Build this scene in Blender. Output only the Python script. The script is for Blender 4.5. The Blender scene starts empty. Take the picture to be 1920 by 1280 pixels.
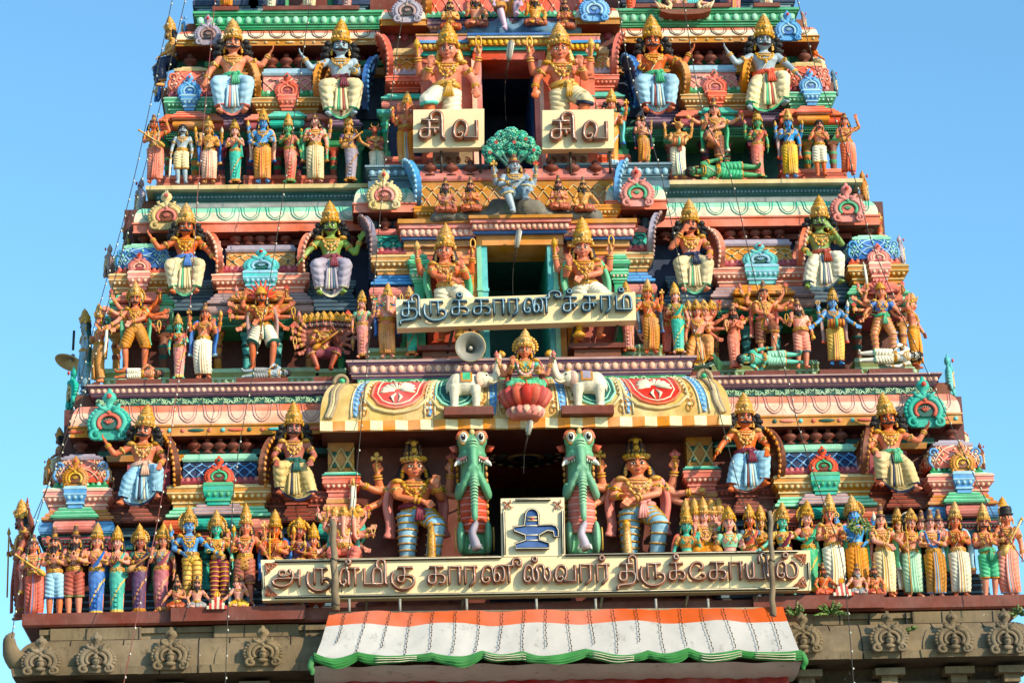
import bpy, math, random
from math import sin, cos, pi, radians, sqrt, atan2, hypot
from mathutils import Vector as V, Matrix, noise as mnoise
random.seed(7)
SC = bpy.context.scene
COL = SC.collection
# ------------------------------------------------------------------ camera
CZ = 1.6
FPX = 5200.0
YAW, PITCH, ROLL = 0.0631, radians(18), -0.0333
CAM = V((-2.658, -40.0, CZ))
_fw = V((sin(YAW) * cos(PITCH), cos(YAW) * cos(PITCH), sin(PITCH)))
_r0 = V((cos(YAW), -sin(YAW), 0)); _u0 = _r0.cross(_fw)
_r = _r0 * cos(ROLL) + _u0 * sin(ROLL); _u = _u0 * cos(ROLL) - _r0 * sin(ROLL)
cd = bpy.data.cameras.new('camera'); co = bpy.data.objects.new('camera', cd); COL.objects.link(co)
m = Matrix((_r, _u, -_fw)).transposed().to_4x4(); m.translation = CAM
co.matrix_world = m
cd.sensor_width = 36; cd.lens = 36 * FPX / 1920; cd.clip_end = 3000; cd.clip_start = 0.5
SC.camera = co
# ------------------------------------------------------------------ light
SUN_EL, SUN_AZ = radians(27), radians(48)     # azimuth from the facade's normal (-Y) towards +X
w = bpy.data.worlds.new('World'); SC.world = w; w.use_nodes = True
nt = w.node_tree; bg = nt.nodes['Background']
sky = nt.nodes.new('ShaderNodeTexSky'); sky.sky_type = 'NISHITA'; sky.sun_disc = False
sky.sun_elevation = SUN_EL; sky.sun_rotation = pi - SUN_AZ
sky.air_density = 1.0; sky.dust_density = 0.6; sky.ozone_density = 2.0
tint = nt.nodes.new('ShaderNodeMix'); tint.data_type = 'RGBA'; tint.blend_type = 'MULTIPLY'; tint.inputs['Factor'].default_value = 1
nt.links.new(sky.outputs[0], tint.inputs['A']); tint.inputs['B'].default_value = (.92, 1.4, 1.47, 1)
nt.links.new(tint.outputs['Result'], bg.inputs[0]); bg.inputs[1].default_value = 0.15
sd = bpy.data.lights.new('sun', 'SUN'); so = bpy.data.objects.new('sun', sd); COL.objects.link(so)
sd.energy = 5.0; sd.angle = radians(0.5); sd.color = (1.0, 0.84, 0.62)
sdir = V((sin(SUN_AZ) * cos(SUN_EL), -cos(SUN_AZ) * cos(SUN_EL), sin(SUN_EL)))
so.rotation_euler = sdir.to_track_quat('Z', 'Y').to_euler(); so.location = sdir * 60
SC.view_settings.view_transform = 'Standard'; SC.view_settings.look = 'None'
SC.view_settings.exposure = 0.28; SC.view_settings.gamma = 1.0


def P(px, py, Y):
    """the point of the vertical plane y = Y that lies behind a pixel of the 1920 x 1280 photograph"""
    d = _fw + _r * ((px - 960) / FPX) + _u * ((640 - py) / FPX)
    return CAM + d * ((Y - CAM.y) / d.y)


def MPP(px, py, Y):
    return (P(px + .5, py, Y) - P(px - .5, py, Y)).length
# ------------------------------------------------------------------ materials
MATS = {}


def lin(h):
    h = h.lstrip('#')
    out = []
    for i in (0, 2, 4):
        c = int(h[i:i + 2], 16) / 255
        out.append(c / 12.92 if c <= .04045 else ((c + .055) / 1.055) ** 2.4)
    return out


def nd(t, kind, **kw):
    n = t.nodes.new(kind)
    for k, v in kw.items():
        if hasattr(n, k): setattr(n, k, v)
        else: n.inputs[k].default_value = v
    return n


def paint(name, hexc, rough=.58, var=.24, wear=.27, scale=5, bump=.12, engrave=0, ecol=(.16, .07, .015), wearcol=(.16, .12, .09), spec=.35, metal=0):
    m = bpy.data.materials.new(name); m.use_nodes = True
    t = m.node_tree; b = t.nodes['Principled BSDF']; L = t.links.new
    c = lin(hexc)
    tc0 = nd(t, 'ShaderNodeTexCoord'); oi = nd(t, 'ShaderNodeObjectInfo'); ad = nd(t, 'ShaderNodeVectorMath', operation='MULTIPLY_ADD')
    L(oi.outputs['Random'], ad.inputs[0]); ad.inputs[1].default_value = (17, 23, 11); L(tc0.outputs['Object'], ad.inputs[2])
    tc = ad; tc.outputs[0].name
    n1 = nd(t, 'ShaderNodeTexNoise', Scale=scale, Detail=5.0, Roughness=.62); L(tc.outputs[0], n1.inputs['Vector'])
    r1 = nd(t, 'ShaderNodeValToRGB'); L(n1.outputs['Fac'], r1.inputs[0])
    r1.color_ramp.elements[0].position = .3; r1.color_ramp.elements[1].position = .72
    r1.color_ramp.elements[0].color = [x * (1 - var) for x in c] + [1]
    r1.color_ramp.elements[1].color = [min(.9, x * (1 + var * .7) + .012) for x in c] + [1]
    mp = nd(t, 'ShaderNodeMapping'); mp.inputs['Scale'].default_value = (3.2, 3.2, .9); L(tc.outputs[0], mp.inputs[0])
    n2 = nd(t, 'ShaderNodeTexNoise', Scale=scale * 1.3, Detail=7.0, Roughness=.72); L(mp.outputs[0], n2.inputs['Vector'])
    r2 = nd(t, 'ShaderNodeValToRGB'); L(n2.outputs['Fac'], r2.inputs[0])
    r2.color_ramp.elements[0].position = .56; r2.color_ramp.elements[1].position = .74
    r2.color_ramp.elements[0].color = (0, 0, 0, 1); r2.color_ramp.elements[1].color = (wear * 2.4,) * 3 + (1,)
    mx = nd(t, 'ShaderNodeMix', data_type='RGBA'); L(r2.outputs[0], mx.inputs['Factor'])
    L(r1.outputs[0], mx.inputs['A']); mx.inputs['B'].default_value = tuple(wearcol) + (1,)
    n4 = nd(t, 'ShaderNodeTexNoise', Scale=scale * .3, Detail=3.0); L(tc.outputs[0], n4.inputs['Vector'])
    hs = nd(t, 'ShaderNodeHueSaturation'); L(mx.outputs['Result'], hs.inputs['Color'])
    mr = nd(t, 'ShaderNodeMapRange'); L(n4.outputs['Fac'], mr.inputs[0]); mr.inputs[1].default_value = .3; mr.inputs[2].default_value = .7; mr.inputs[3].default_value = .84; mr.inputs[4].default_value = 1.12; L(mr.outputs[0], hs.inputs['Saturation'])
    mr2 = nd(t, 'ShaderNodeMapRange'); L(n4.outputs['Fac'], mr2.inputs[0]); mr2.inputs[1].default_value = .3; mr2.inputs[2].default_value = .7; mr2.inputs[3].default_value = 1.08; mr2.inputs[4].default_value = .92; 
    rv = nd(t, 'ShaderNodeMath', operation='MULTIPLY_ADD'); L(oi.outputs['Random'], rv.inputs[0]); rv.inputs[1].default_value = .2; rv.inputs[2].default_value = .86
    rm_ = nd(t, 'ShaderNodeMath', operation='MULTIPLY'); L(rv.outputs[0], rm_.inputs[0]); L(mr2.outputs[0], rm_.inputs[1]); L(rm_.outputs[0], hs.inputs['Value'])
    out = hs.outputs['Color']; hsock = n2.outputs['Fac']
    if engrave:
        vo = nd(t, 'ShaderNodeTexVoronoi', feature='DISTANCE_TO_EDGE', Scale=engrave); L(tc.outputs[0], vo.inputs['Vector'])
        r3 = nd(t, 'ShaderNodeValToRGB'); L(vo.outputs['Distance'], r3.inputs[0])
        r3.color_ramp.elements[0].position = .03; r3.color_ramp.elements[1].position = .13
        r3.color_ramp.elements[0].color = (1,) * 4; r3.color_ramp.elements[1].color = (0, 0, 0, 1)
        mf = nd(t, 'ShaderNodeMath', operation='MULTIPLY'); L(r3.outputs[0], mf.inputs[0]); mf.inputs[1].default_value = .7
        m2 = nd(t, 'ShaderNodeMix', data_type='RGBA'); L(mf.outputs[0], m2.inputs['Factor']); L(out, m2.inputs['A'])
        m2.inputs['B'].default_value = tuple(ecol) + (1,); out = m2.outputs['Result']
        bp0 = nd(t, 'ShaderNodeBump', Strength=.22, Distance=.02); L(vo.outputs['Distance'], bp0.inputs['Height'])
        L(bp0.outputs[0], b.inputs['Normal'])
    elif bump:
        bp = nd(t, 'ShaderNodeBump', Strength=bump, Distance=.03); L(hsock, bp.inputs['Height']); L(bp.outputs[0], b.inputs['Normal'])
    if name in ('stone', 'darkstone', 'maroon', 'rock'):
        n5 = nd(t, 'ShaderNodeTexNoise', Scale=9.0, Detail=6.0, Roughness=.7); L(tc0.outputs['Object'], n5.inputs['Vector'])
        r5 = nd(t, 'ShaderNodeValToRGB'); L(n5.outputs['Fac'], r5.inputs[0]); r5.color_ramp.elements[0].position = .66; r5.color_ramp.elements[1].position = .72
        m5 = nd(t, 'ShaderNodeMix', data_type='RGBA'); L(r5.outputs[0], m5.inputs['Factor']); L(out, m5.inputs['A']); m5.inputs['B'].default_value = (.34, .31, .26, 1) if name != 'maroon' else (.2, .08, .05, 1); out = m5.outputs['Result']
    L(out, b.inputs['Base Color'])
    b.inputs['Roughness'].default_value = rough; b.inputs['Specular IOR Level'].default_value = spec; b.inputs['Metallic'].default_value = metal
    MATS[name] = m
    return m


PAL = dict(
    white='dbcfb4', cream='dcc79a', lightblue='8fb9cf', skyblue='4f95cf', blue='2a66b0', navy='15244a', deepblue='24508f', darkblue='1a2f52', teal='2fae9a', aqua='58b7b8',
    darkteal='12584f', seagreen='45a878', mint='8fcfae', green='2f8a55', palegreen='9fc6a0', olive='7d8a4a', leafgreen='44691f', darkgreen='123f30',
    salmon='dd7659', coral='d65a41', red='c4362c', maroon='70301f', darkmaroon='5c2a20', canopy='d6b068', brown='7a4024', darkbrown='3a2015', pink='d97f74', palepink='e6b096',
    magenta='a84452', mauve='a8847f', lilac='a196a6', purple='5c3a62', slate='4a6678', steel='6f8a98', greyblue='5f7f95', grey='8d8d8d', darkgrey='333336',
    orange='dd8a2a', ochre='bd7c26', yellow='dfae32', sand='cdb27a', black='131112', wine='7c2438', rust='a24a2a', brick='a8452f')
for k_, v_ in PAL.items(): paint(k_, v_)
for k_, v_ in dict(skin_orange='d0683c', skin_salmon='d87c55', skin_pink='dc8e78', skin_gold='d9964a', skin_blue='3f8fd0', skin_grey='94a3ae', skin_green='3f9a5e', skin_teal='44ad94',
                   skin_olive='73903c', skin_dark='a2513a', skin_purple='9a4658', skin_mauve='c7a1b6', skin_bull='d8d2c4', skin_steel='8da3b2').items():
    paint(k_, v_, rough=.42, var=.2, wear=.06, scale=4, bump=.05, spec=.4)
paint('gold', 'd89a24', rough=.4, var=.25, wear=.05, scale=9, engrave=42, spec=.5)
paint('goldplain', 'd39a2a', rough=.42, var=.25, wear=.06, scale=6, spec=.5)
paint('goldbig', 'd39a2a', rough=.42, var=.25, wear=.06, scale=3, engrave=9, spec=.5)
paint('hair', '171314', rough=.6, var=.3, wear=.02); paint('hairbrown', '6a4230', rough=.6)
paint('eyewhite', 'ddd6c8', var=.02, wear=0, bump=0); paint('iris', '0a0808', var=0, wear=0, bump=0); paint('lip', 'a02a24', var=.05, wear=0, bump=0)
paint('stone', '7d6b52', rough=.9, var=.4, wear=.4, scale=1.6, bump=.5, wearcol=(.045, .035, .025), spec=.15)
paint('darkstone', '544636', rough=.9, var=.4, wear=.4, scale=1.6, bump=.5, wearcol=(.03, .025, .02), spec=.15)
paint('board', 'e8d0a4', rough=.4, var=.05, wear=.06, scale=1.2, bump=.02, wearcol=(.3, .22, .12))
paint('neonframe', '96502f', rough=.35, var=.15, wear=.1, spec=.5); paint('neontube', 'b9a392', rough=.15, var=.1, wear=0, spec=.8)
paint('steelframe', '33505f', rough=.3, var=.3, wear=.1, spec=.6); paint('metalgrey', '8d8a80', rough=.45, var=.15, wear=.3, wearcol=(.2, .09, .04))
paint('pipe', '3a2a22', rough=.6); paint('wood', '7d6a52', rough=.8, var=.4, wear=.5, scale=3, bump=.5)
paint('clothorange', 'c8551f', rough=.8, var=.1, wear=.1, scale=2, wearcol=(.3, .1, .04)); paint('clothwhite', 'b9b3ad', rough=.85, var=.08, wear=.4, scale=1.6, wearcol=(.2, .18, .15))
paint('clothgreen', '2c7a36', rough=.75, var=.2, wear=.05, scale=3); paint('clothred', '8f1f1a', rough=.8)
paint('cable', '2e2a26', rough=.7, bump=0); paint('cablered', '7a3a34', rough=.7, bump=0); paint('bulb', 'c9c4b0', rough=.2, bump=0, spec=.6)
paint('asphalt', '8c8272', rough=.95, var=.2, scale=.6); paint('rock', '6f675c', rough=.85, var=.5, wear=.4, scale=2.2, bump=.5, wearcol=(.1, .16, .1)); paint('bluerock', '5a84a4', rough=.8, var=.35, wear=.3, scale=2.2, bump=.4)
paint('beast', '68a680', rough=.5, var=.25, wear=.1, scale=4); paint('ornament', '9a8468', rough=.7, var=.3, wear=.3)
# ------------------------------------------------------------------ mesh builder
class M:
    def __init__(s):
        s.v = []; s.f = []; s.mi = []; s.sm = []; s.keys = []; s.T = None; s.post = None

    def key(s, k):
        if k not in s.keys: s.keys.append(k)
        return s.keys.index(k)

    def add(s, vs, fs, k, smooth=True):
        n = len(s.v)
        for p in vs:
            p = V(p)
            if s.T is not None: p = s.T @ p
            if s.post: p = s.post(p)
            s.v.append(p)
        flip = s.T is not None and s.T.determinant() < 0
        for i, f in enumerate(fs):
            s.f.append(tuple(n + j for j in (reversed(f) if flip else f)))
            s.mi.append(s.key(k[i] if isinstance(k, list) else k)); s.sm.append(smooth)

    def bx(s, x0, x1, y0, y1, z0, z1, k):
        vs = [(x, y, z) for z in (z0, z1) for y in (y0, y1) for x in (x0, x1)]
        s.add(vs, [(0, 2, 3, 1), (4, 5, 7, 6), (0, 1, 5, 4), (2, 6, 7, 3), (0, 4, 6, 2), (1, 3, 7, 5)], k, False)

    def ell(s, c, r, k, n=10, m=7, R=None):
        if not hasattr(r, '__len__'): r = (r, r, r)
        vs = []; c = V(c)
        for j in range(1, m):
            a = pi * j / m
            for i in range(n):
                b = 2 * pi * i / n
                p = V((r[0] * sin(a) * cos(b), r[1] * sin(a) * sin(b), r[2] * cos(a)))
                vs.append(c + (R @ p if R is not None else p))
        top = V((0, 0, r[2])); bot = V((0, 0, -r[2]))
        vs += [c + (R @ top if R is not None else top), c + (R @ bot if R is not None else bot)]
        fs = []
        for j in range(m - 2):
            for i in range(n):
                a = j * n + i; b = j * n + (i + 1) % n
                fs.append((a, a + n, b + n, b))
        T = len(vs) - 2
        for i in range(n):
            fs.append((T, i, (i + 1) % n)); q = (m - 2) * n
            fs.append((T + 1, q + (i + 1) % n, q + i))
        s.add(vs, fs, k)

    def tube(s, pts, r, k, n=8, flat=1.0, closed=False, up=None, tw=0):
        """swept tube; r a number or one per point; flat squeezes the section's second axis"""
        pts = [V(p) for p in pts]; N = len(pts)
        if not hasattr(r, '__len__'): r = [r] * N
        vs = []; u = None
        for i, p in enumerate(pts):
            a = pts[(i - 1) % N] if (closed or i > 0) else p
            b = pts[(i + 1) % N] if (closed or i < N - 1) else p
            d = (b - a)
            d = d.normalized() if d.length > 1e-9 else V((0, 0, 1))
            if up is not None: u = V(up) - d * d.dot(V(up))
            elif u is None:
                h = V((0, 1, 0)) if abs(d.y) < .9 else V((1, 0, 0)); u = h - d * d.dot(h)
            else: u = u - d * d.dot(u)
            if u.length < 1e-6: u = V((1, 0, 0)) - d * d.x
            u.normalize(); w_ = d.cross(u)
            for j in range(n):
                t = 2 * pi * j / n + tw
                vs.append(p + w_ * (r[i] * cos(t)) + u * (r[i] * flat * sin(t)))
        fs = []
        for i in range(N if closed else N - 1):
            for j in range(n):
                a = i * n + j; b = i * n + (j + 1) % n; c = ((i + 1) % N) * n
                fs.append((a, b, c + (j + 1) % n, c + j))
        if not closed: fs += [tuple(range(n - 1, -1, -1)), tuple((N - 1) * n + j for j in range(n))]
        s.add(vs, fs, k)

    def lathe(s, prof, k, c=(0, 0, 0), n=14, sx=1, sy=1, R=None, smooth=True):
        c = V(c); vs = []
        for (r, z) in prof:
            for j in range(n):
                t = 2 * pi * j / n; p = V((r * sx * cos(t), r * sy * sin(t), z)); vs.append(c + (R @ p if R is not None else p))
        fs = []; ks = []
        for i in range(len(prof) - 1):
            for j in range(n):
                fs.append((i * n + j, i * n + (j + 1) % n, (i + 1) * n + (j + 1) % n, (i + 1) * n + j)); ks.append(k[i] if isinstance(k, list) else k)
        fs += [tuple(range(n - 1, -1, -1)), tuple((len(prof) - 1) * n + j for j in range(n))]; ks += [ks[0], ks[-1]]
        s.add(vs, fs, ks, smooth)

    def rect(s, x0, x1, yf, yb, prof, smooth=False, back=False):
        """stack of rectangles: prof = [(z, overhang, key)], the key colours the band above that row; overhang grows front and both ends"""
        vs = []
        for (z, o, k) in prof:
            vs += [(x0 - o, yf - o, z), (x1 + o, yf - o, z), (x1 + o, yb, z), (x0 - o, yb, z)]
        fs = []; ks = []
        for i in range(len(prof) - 1):
            for j in range(4):
                a = i * 4 + j; b = i * 4 + (j + 1) % 4
                fs.append((a, b, b + 4, a + 4)); ks.append(prof[i][2])
        fs += [(3, 2, 1, 0), tuple(len(vs) - 4 + j for j in range(4))]; ks += [prof[0][2], prof[-2][2]]
        s.add(vs, fs, ks, smooth)

    def grid(s, fn, nu, nv, k, smooth=True, thick=None):
        vs = [fn(i / nu, j / nv) for j in range(nv + 1) for i in range(nu + 1)]
        fs = []; ks = []
        for j in range(nv):
            for i in range(nu):
                a = j * (nu + 1) + i; fs.append((a, a + 1, a + nu + 2, a + nu + 1))
                ks.append(k(((i + .5) / nu), (j + .5) / nv) if callable(k) else k)
        s.add(vs, fs, ks, smooth)

    def prism(s, pts, y0, y1, k, bend=None):
        n = len(pts)
        vs = [(x, y0, z) for x, z in pts] + [(x, y1, z) for x, z in pts]
        if bend: vs = [bend(V(p)) for p in vs]
        fs = [tuple(range(n)), tuple(range(2 * n - 1, n - 1, -1))]
        fs += [(i, i + n, (i + 1) % n + n, (i + 1) % n) for i in range(n)]
        s.add(vs, fs, k, False)

    def build(s, name, parent=None, loc=None):
        if not s.v: return None
        me = bpy.data.meshes.new(name)
        me.from_pydata(s.v, [], s.f)
        for k in s.keys: me.materials.append(MATS[k])
        me.polygons.foreach_set('material_index', s.mi); me.polygons.foreach_set('use_smooth', s.sm)
        me.update()
        o = bpy.data.objects.new(name, me); COL.objects.link(o)
        if parent is not None: o.parent = parent
        if loc is not None: o.location = loc
        return o


def thing(name, label, cat, loc=(0, 0, 0), group=None, rz=0, scale=1):
    o = bpy.data.objects.new(name, None); COL.objects.link(o)
    o.location = loc; o.rotation_euler = (0, 0, rz); o.scale = (scale,) * 3; o.empty_display_size = .1
    return tag(o, label, cat, group)


def tag(o, label, cat, group=None):
    o['label'] = label; o['category'] = cat
    if group: o['group'] = group
    return o


def fixn(o):
    """make the face directions of a closed mesh agree"""
    import bmesh
    b = bmesh.new(); b.from_mesh(o.data); bmesh.ops.recalc_face_normals(b, faces=b.faces); b.to_mesh(o.data); b.free()
    return o


def arc(cx, cz, r, a0, a1, n=12, rz=None):
    rz = rz or r
    return [(cx + r * cos(radians(a0 + (a1 - a0) * i / n)), cz + rz * sin(radians(a0 + (a1 - a0) * i / n))) for i in range(n + 1)]


def spiral(cx, cz, r0, r1, a0, a1, n=16):
    return [(cx + (r0 + (r1 - r0) * i / n) * cos(radians(a0 + (a1 - a0) * i / n)), cz + (r0 + (r1 - r0) * i / n) * sin(radians(a0 + (a1 - a0) * i / n))) for i in range(n + 1)]


def smooth_path(pts, n=6):
    """Catmull-Rom through the points"""
    pts = [V(p) for p in pts]; out = []
    for i in range(len(pts) - 1):
        p0 = pts[max(i - 1, 0)]; p1 = pts[i]; p2 = pts[i + 1]; p3 = pts[min(i + 2, len(pts) - 1)]
        for j in range(n):
            t = j / n
            out.append(.5 * ((2 * p1) + (p2 - p0) * t + (2 * p0 - 5 * p1 + 4 * p2 - p3) * t * t + (3 * p1 - p0 - 3 * p2 + p3) * t ** 3))
    out.append(pts[-1])
    return out
# ------------------------------------------------------------------ the temple tower
TOWER = thing('temple_tower', 'towering stepped temple gateway painted in many colours and crowded with stucco figures', 'temple tower', (0, 4, 0))
TOWER.location = (0, 0, 0)


def W(px, py, Y):
    p = P(px, py, Y); return p.x, p.z


def part(name, parent=None):
    o = bpy.data.objects.new(name, None); COL.objects.link(o); o.parent = parent or TOWER; o.empty_display_size = .1
    return o


def span(pa, pb, py, Y, s):
    a, b = W(pa, py, Y)[0], W(pb, py, Y)[0]
    return (a, b) if s > 0 else (-b, -a)


def eggrow(m, x0, x1, y, z, r, k, gap=2.5, flat=.55):
    n = max(1, int((x1 - x0) / (r * gap)))
    for i in range(n): m.ell((x0 + (x1 - x0) * (i + .5) / n, y, z), (r * .95, r * flat, r * 1.15), k, 8, 5)


def cornice(m, x0, x1, yf, yb, z0, z1, c, c2=None, egg=None, lip=.1):
    h = z1 - z0; c2 = c2 or c
    pr = [(0, .0, c), (.2, 0, c2), (.2, .025, c2), (.27, .025, c), (.27, .01, c), (.34, .015, c), (.44, lip * .55, c), (.58, lip * .9, c2), (.6, lip, c2), (.66, lip, c), (.66, lip * .92, c), (.84, lip * .92, c2), (.84, lip * 1.05, c2), (.9, lip * 1.05, c2), (1, lip * .7, c)]
    m.rect(x0, x1, yf, yb, [(z0 + t * h, o, k) for t, o, k in pr])
    if egg: eggrow(m, x0 - lip * .5, x1 + lip * .5, yf - lip * .66, z0 + h * .5, h * .1, egg)


def plates(m, x0, x1, yf, yb, z0, z1, c, c2, n=3):
    pr = []; h = (z1 - z0) / n
    for i in range(n):
        z = z0 + i * h; o = .05 * (n - 1 - i)
        pr += [(z, o, c2), (z + h * .2, o, c), (z + h * .2, o + .03, c), (z + h * .72, o + .03, c2), (z + h * .72, o + .012, c2), (z + h * .98, o + .012, c)]
    m.rect(x0, x1, yf, yb, pr)


def cushion(m, x0, x1, yf, yb, z0, z1, c, b=.07, c2=None):
    pr = []
    for i in range(13):     # bulging band cut by fine grooves
        t = i / 12; o = b * sqrt(max(0, 1 - (2 * t - 1) ** 2 * .9)) - b * .3
        pr += [(z0 + (z1 - z0) * t, o, c), (z0 + (z1 - z0) * (t + .055), o + .002, c2 or c), (z0 + (z1 - z0) * (t + .06), o - .014, c2 or c)] if i % 3 == 1 and i < 12 else [(z0 + (z1 - z0) * t, o, c)]
    m.rect(x0, x1, yf, yb, pr)


def petals(m, x0, x1, yf, yb, z0, z1, c, c2):
    m.rect(x0, x1, yf, yb, [(z0, .07, c), (z0 + (z1 - z0) * .3, .085, c), (z1, .0, c)])
    n = max(3, int((x1 - x0 + .14) / .085))
    for i in range(n):
        x = x0 - .07 + (x1 - x0 + .14) * (i + .5) / n
        m.ell((x, yf - .055, z0 + (z1 - z0) * .45), (.04, .03, (z1 - z0) * .55), c2 if i % 2 else c, 7, 5)


def lattice_roof(par, name, x0, x1, yf, yb, z0, z1, c, rib, stud, top):
    """wagon-vaulted roof running along x, with a raised diamond lattice and studs"""
    m = M(); D = min(.42, (yb - yf) * .5); h = z1 - z0; zt = z0 + h * .72

    def S(u, v, o=0):
        a = radians(-18 + 88 * v); return V((x0 + (x1 - x0) * u, yf + D * .34 - (D * .34 + o) * cos(a) + (D * .5) * v ** 2, z0 + (zt - z0) * (.18 + sin(a)) / 1.12 + o * sin(a)))
    m.grid(lambda u, v: S(u, v), 12, 8, c)
    m.bx(x0 + .004, x1 - .004, yf + D * .36, yb, z0, zt - .006, c)
    if top:
        m.rect(x0, x1, yf + D * .3, yb, [(zt - .012, 0, top), (zt + .02, .02, top), (zt + h * .1, .02, 'cream'), (zt + h * .1, -.01, top), (zt + h * .22, -.01, top), (z1, -.05, top)])
    n = max(2, int(round((x1 - x0) / .2)))
    for i in range(-2, n):
        for q in (0, 1):
            pts = []
            for t in [j / 8 for j in range(9)]:
                u = (i + (t * 2 if q else 2 - t * 2)) / n
                if -.001 <= u <= 1.001: pts.append(S(min(max(u, 0), 1), .06 + .9 * t, .008))
            if len(pts) > 1: m.tube(pts, .012, rib, 4, tw=.785)
    for i in range(n):
        for v_, du in ((.28, .5), (.53, 0), (.53, 1), (.76, .5)):
            u = (i + du) / n
            if .01 < u < .99: m.ell(S(u, v_, .012), (.026, .016, .024), stud, 6, 5)
    return m.build(name, par)


def dome_roof(par, x0, x1, yf, yb, z0, z1, c, rib, stud, cap, vol):
    m = M(); cx = (x0 + x1) / 2; hw = (x1 - x0) / 2; hd = min(hw, (yb - yf) / 2); cy = yf + hd; h = z1 - z0; zt = z0 + h * .8

    def S(a, v, o=0):
        t = radians(-38 + 128 * v); r = (.80 + .2 * cos(t)) if v < .45 else (1 - .36 * ((v - .297) / .703) ** 2.2)
        e = .42; ca, sa = cos(a), sin(a)
        return V((cx + (hw * r + o) * math.copysign(abs(ca) ** e, ca), cy + (hd * r + o) * math.copysign(abs(sa) ** e, sa), z0 + (zt - z0) * v + o * max(0, v - .5)))
    m.grid(lambda u, v: S(2 * pi * u, v), 40, 9, c)
    m.rect(cx - hw * .62, cx + hw * .62, cy - hd * .62, cy + hd * .62, [(zt - .02, .04, cap), (zt + .02, .05, cap), (zt + .02, .0, cap), (zt + h * .1, .0, cap), (zt + h * .1, -.05, cap), (z1, -.08, cap)])
    N = 20
    for i in range(N):
        for q in (1, -1):
            m.tube([S(2 * pi * (i + q * t * 2) / N + .001, .08 + .86 * t, .008) for t in [j / 7 for j in range(8)]], .011, rib, 4, tw=.785)
        for v_, du in ((.3, 0), (.52, .5), (.75, 0)): m.ell(S(2 * pi * (i + du) / N, v_, .012), .024, stud, 6, 5)
    o = m.build('dome', par); 
    for s in (-1, 1):   # volutes curling at the corners
        m = M()
        for a0 in (-.78, ):
            c_ = S(-pi / 2 + s * .72, .62, .0)
            m.tube([c_ + V((p[0] * s, -.03, p[1])) for p in spiral(0, 0, .012, .085, 90, 620, 22)], [.014 + .01 * i / 22 for i in range(23)], vol, 6)
            m.tube(smooth_path([c_ + V((s * .05, -.02, -.06)), c_ + V((s * .06, -.03, -.16)), c_ + V((s * .0, -.03, -.24))], 4), [.03, .03, .028, .026, .024, .02, .018, .014, .008], vol, 6)
        m.build('volute', par)
    return o


def gable(par, cx, y, z0, w, h, c, c2, cin, head='knob', name='gable_arch', face=None):
    """ornamental horseshoe gable plaque: arch band, scalloped rim, volutes, finial"""
    m = M(); s = w / 2.0; q = h / 3.0   # drawn on a 2 x 3 grid, base centre at the origin

    def pt(x, z, d=0): return V((cx + x * s, y - d * s, z0 + z * q))
    oval = [(-.55, .12)] + arc(0, .95, .92, 212, -32, 18) + [(.55, .12)]
    out = [(cx + x * s, z0 + z * q) for x, z in [(-.72, 0)] + arc(0, .95, .86, 215, -35, 18) + [(.72, 0)]]
    m.prism(out, y, y + .22 * s, c)
    for i, (x, z) in enumerate(oval):
        m.ell(pt(x, z, .02), (.15 * s, .14 * s, .15 * q), c, 6, 5)
    m.tube([pt(x, z, .1) for x, z in [(-.6, .15)] + arc(0, .95, .74, 215, -35, 16) + [(.6, .15)]], .15 * s, c, 7, .8)
    m.tube([pt(x, z, .16) for x, z in arc(0, .9, .5, 222, -42, 14)], .1 * s, c2, 6, .8)
    m.prism([(cx + x * s, z0 + z * q) for x, z in arc(0, .86, .36, 235, -55, 12)], y - .14 * s, y, cin)
    for e in (-1, 1):
        m.tube([pt(e * (.62 + p[0]), .22 + p[1], .12) for p in spiral(0, 0, .06, .3, 0, 480, 18)], [(.06 + .05 * i / 18) * s for i in range(19)], c, 6)
        m.tube([pt(e * x, z, .14) for x, z in ((.12, 1.66), (.38, 1.78), (.5, 1.98), (.36, 2.02))], [.12 * s, .11 * s, .07 * s, .03 * s], c, 6)
    m.lathe([(.2 * s, 1.65 * q), (.3 * s, 1.75 * q), (.2 * s, 1.95 * q), (.16 * s, 2.1 * q), (.3 * s, 2.25 * q), (.34 * s, 2.45 * q), (.26 * s, 2.68 * q), (.1 * s, 2.8 * q), (.12 * s, 2.88 * q), (.02 * s, 3 * q)], c, (cx, y + .02, z0), 10, 1, .6)
    m.ell(pt(0, 2.45, .24), (.13 * s, .08 * s, .15 * q), (c if c == 'stone' else 'red' if c != 'coral' else 'darkteal'), 7, 5)
    m.ell(pt(0, 1.5, .2), (.12 * s, .1 * s, .13 * q), c2, 7, 5)
    for i in range(5):
        a = -.9 + .45 * i; m.tube([pt(0, .85, .16), pt(.3 * sin(a), .85 + .32 * cos(a), .2)], [.05 * s, .02 * s], c2, 5)
    if face:
        m.ell(pt(0, .75, .2), (.2 * s, .16 * s, .3 * q), c, 9, 7); m.lathe([(.2 * s, 0), (.16 * s, .15 * q), (.05 * s, .35 * q)], c, pt(0, .95, .2), 8)
        m.ell(pt(0, .35, .2), (.28 * s, .14 * s, .18 * q), c, 9, 6)
        m.tube([pt(-.07, .8, .37), pt(.0, .68, .4), pt(.07, .8, .37)], .03 * s, c, 5)
    return m.build(name, par)


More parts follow.
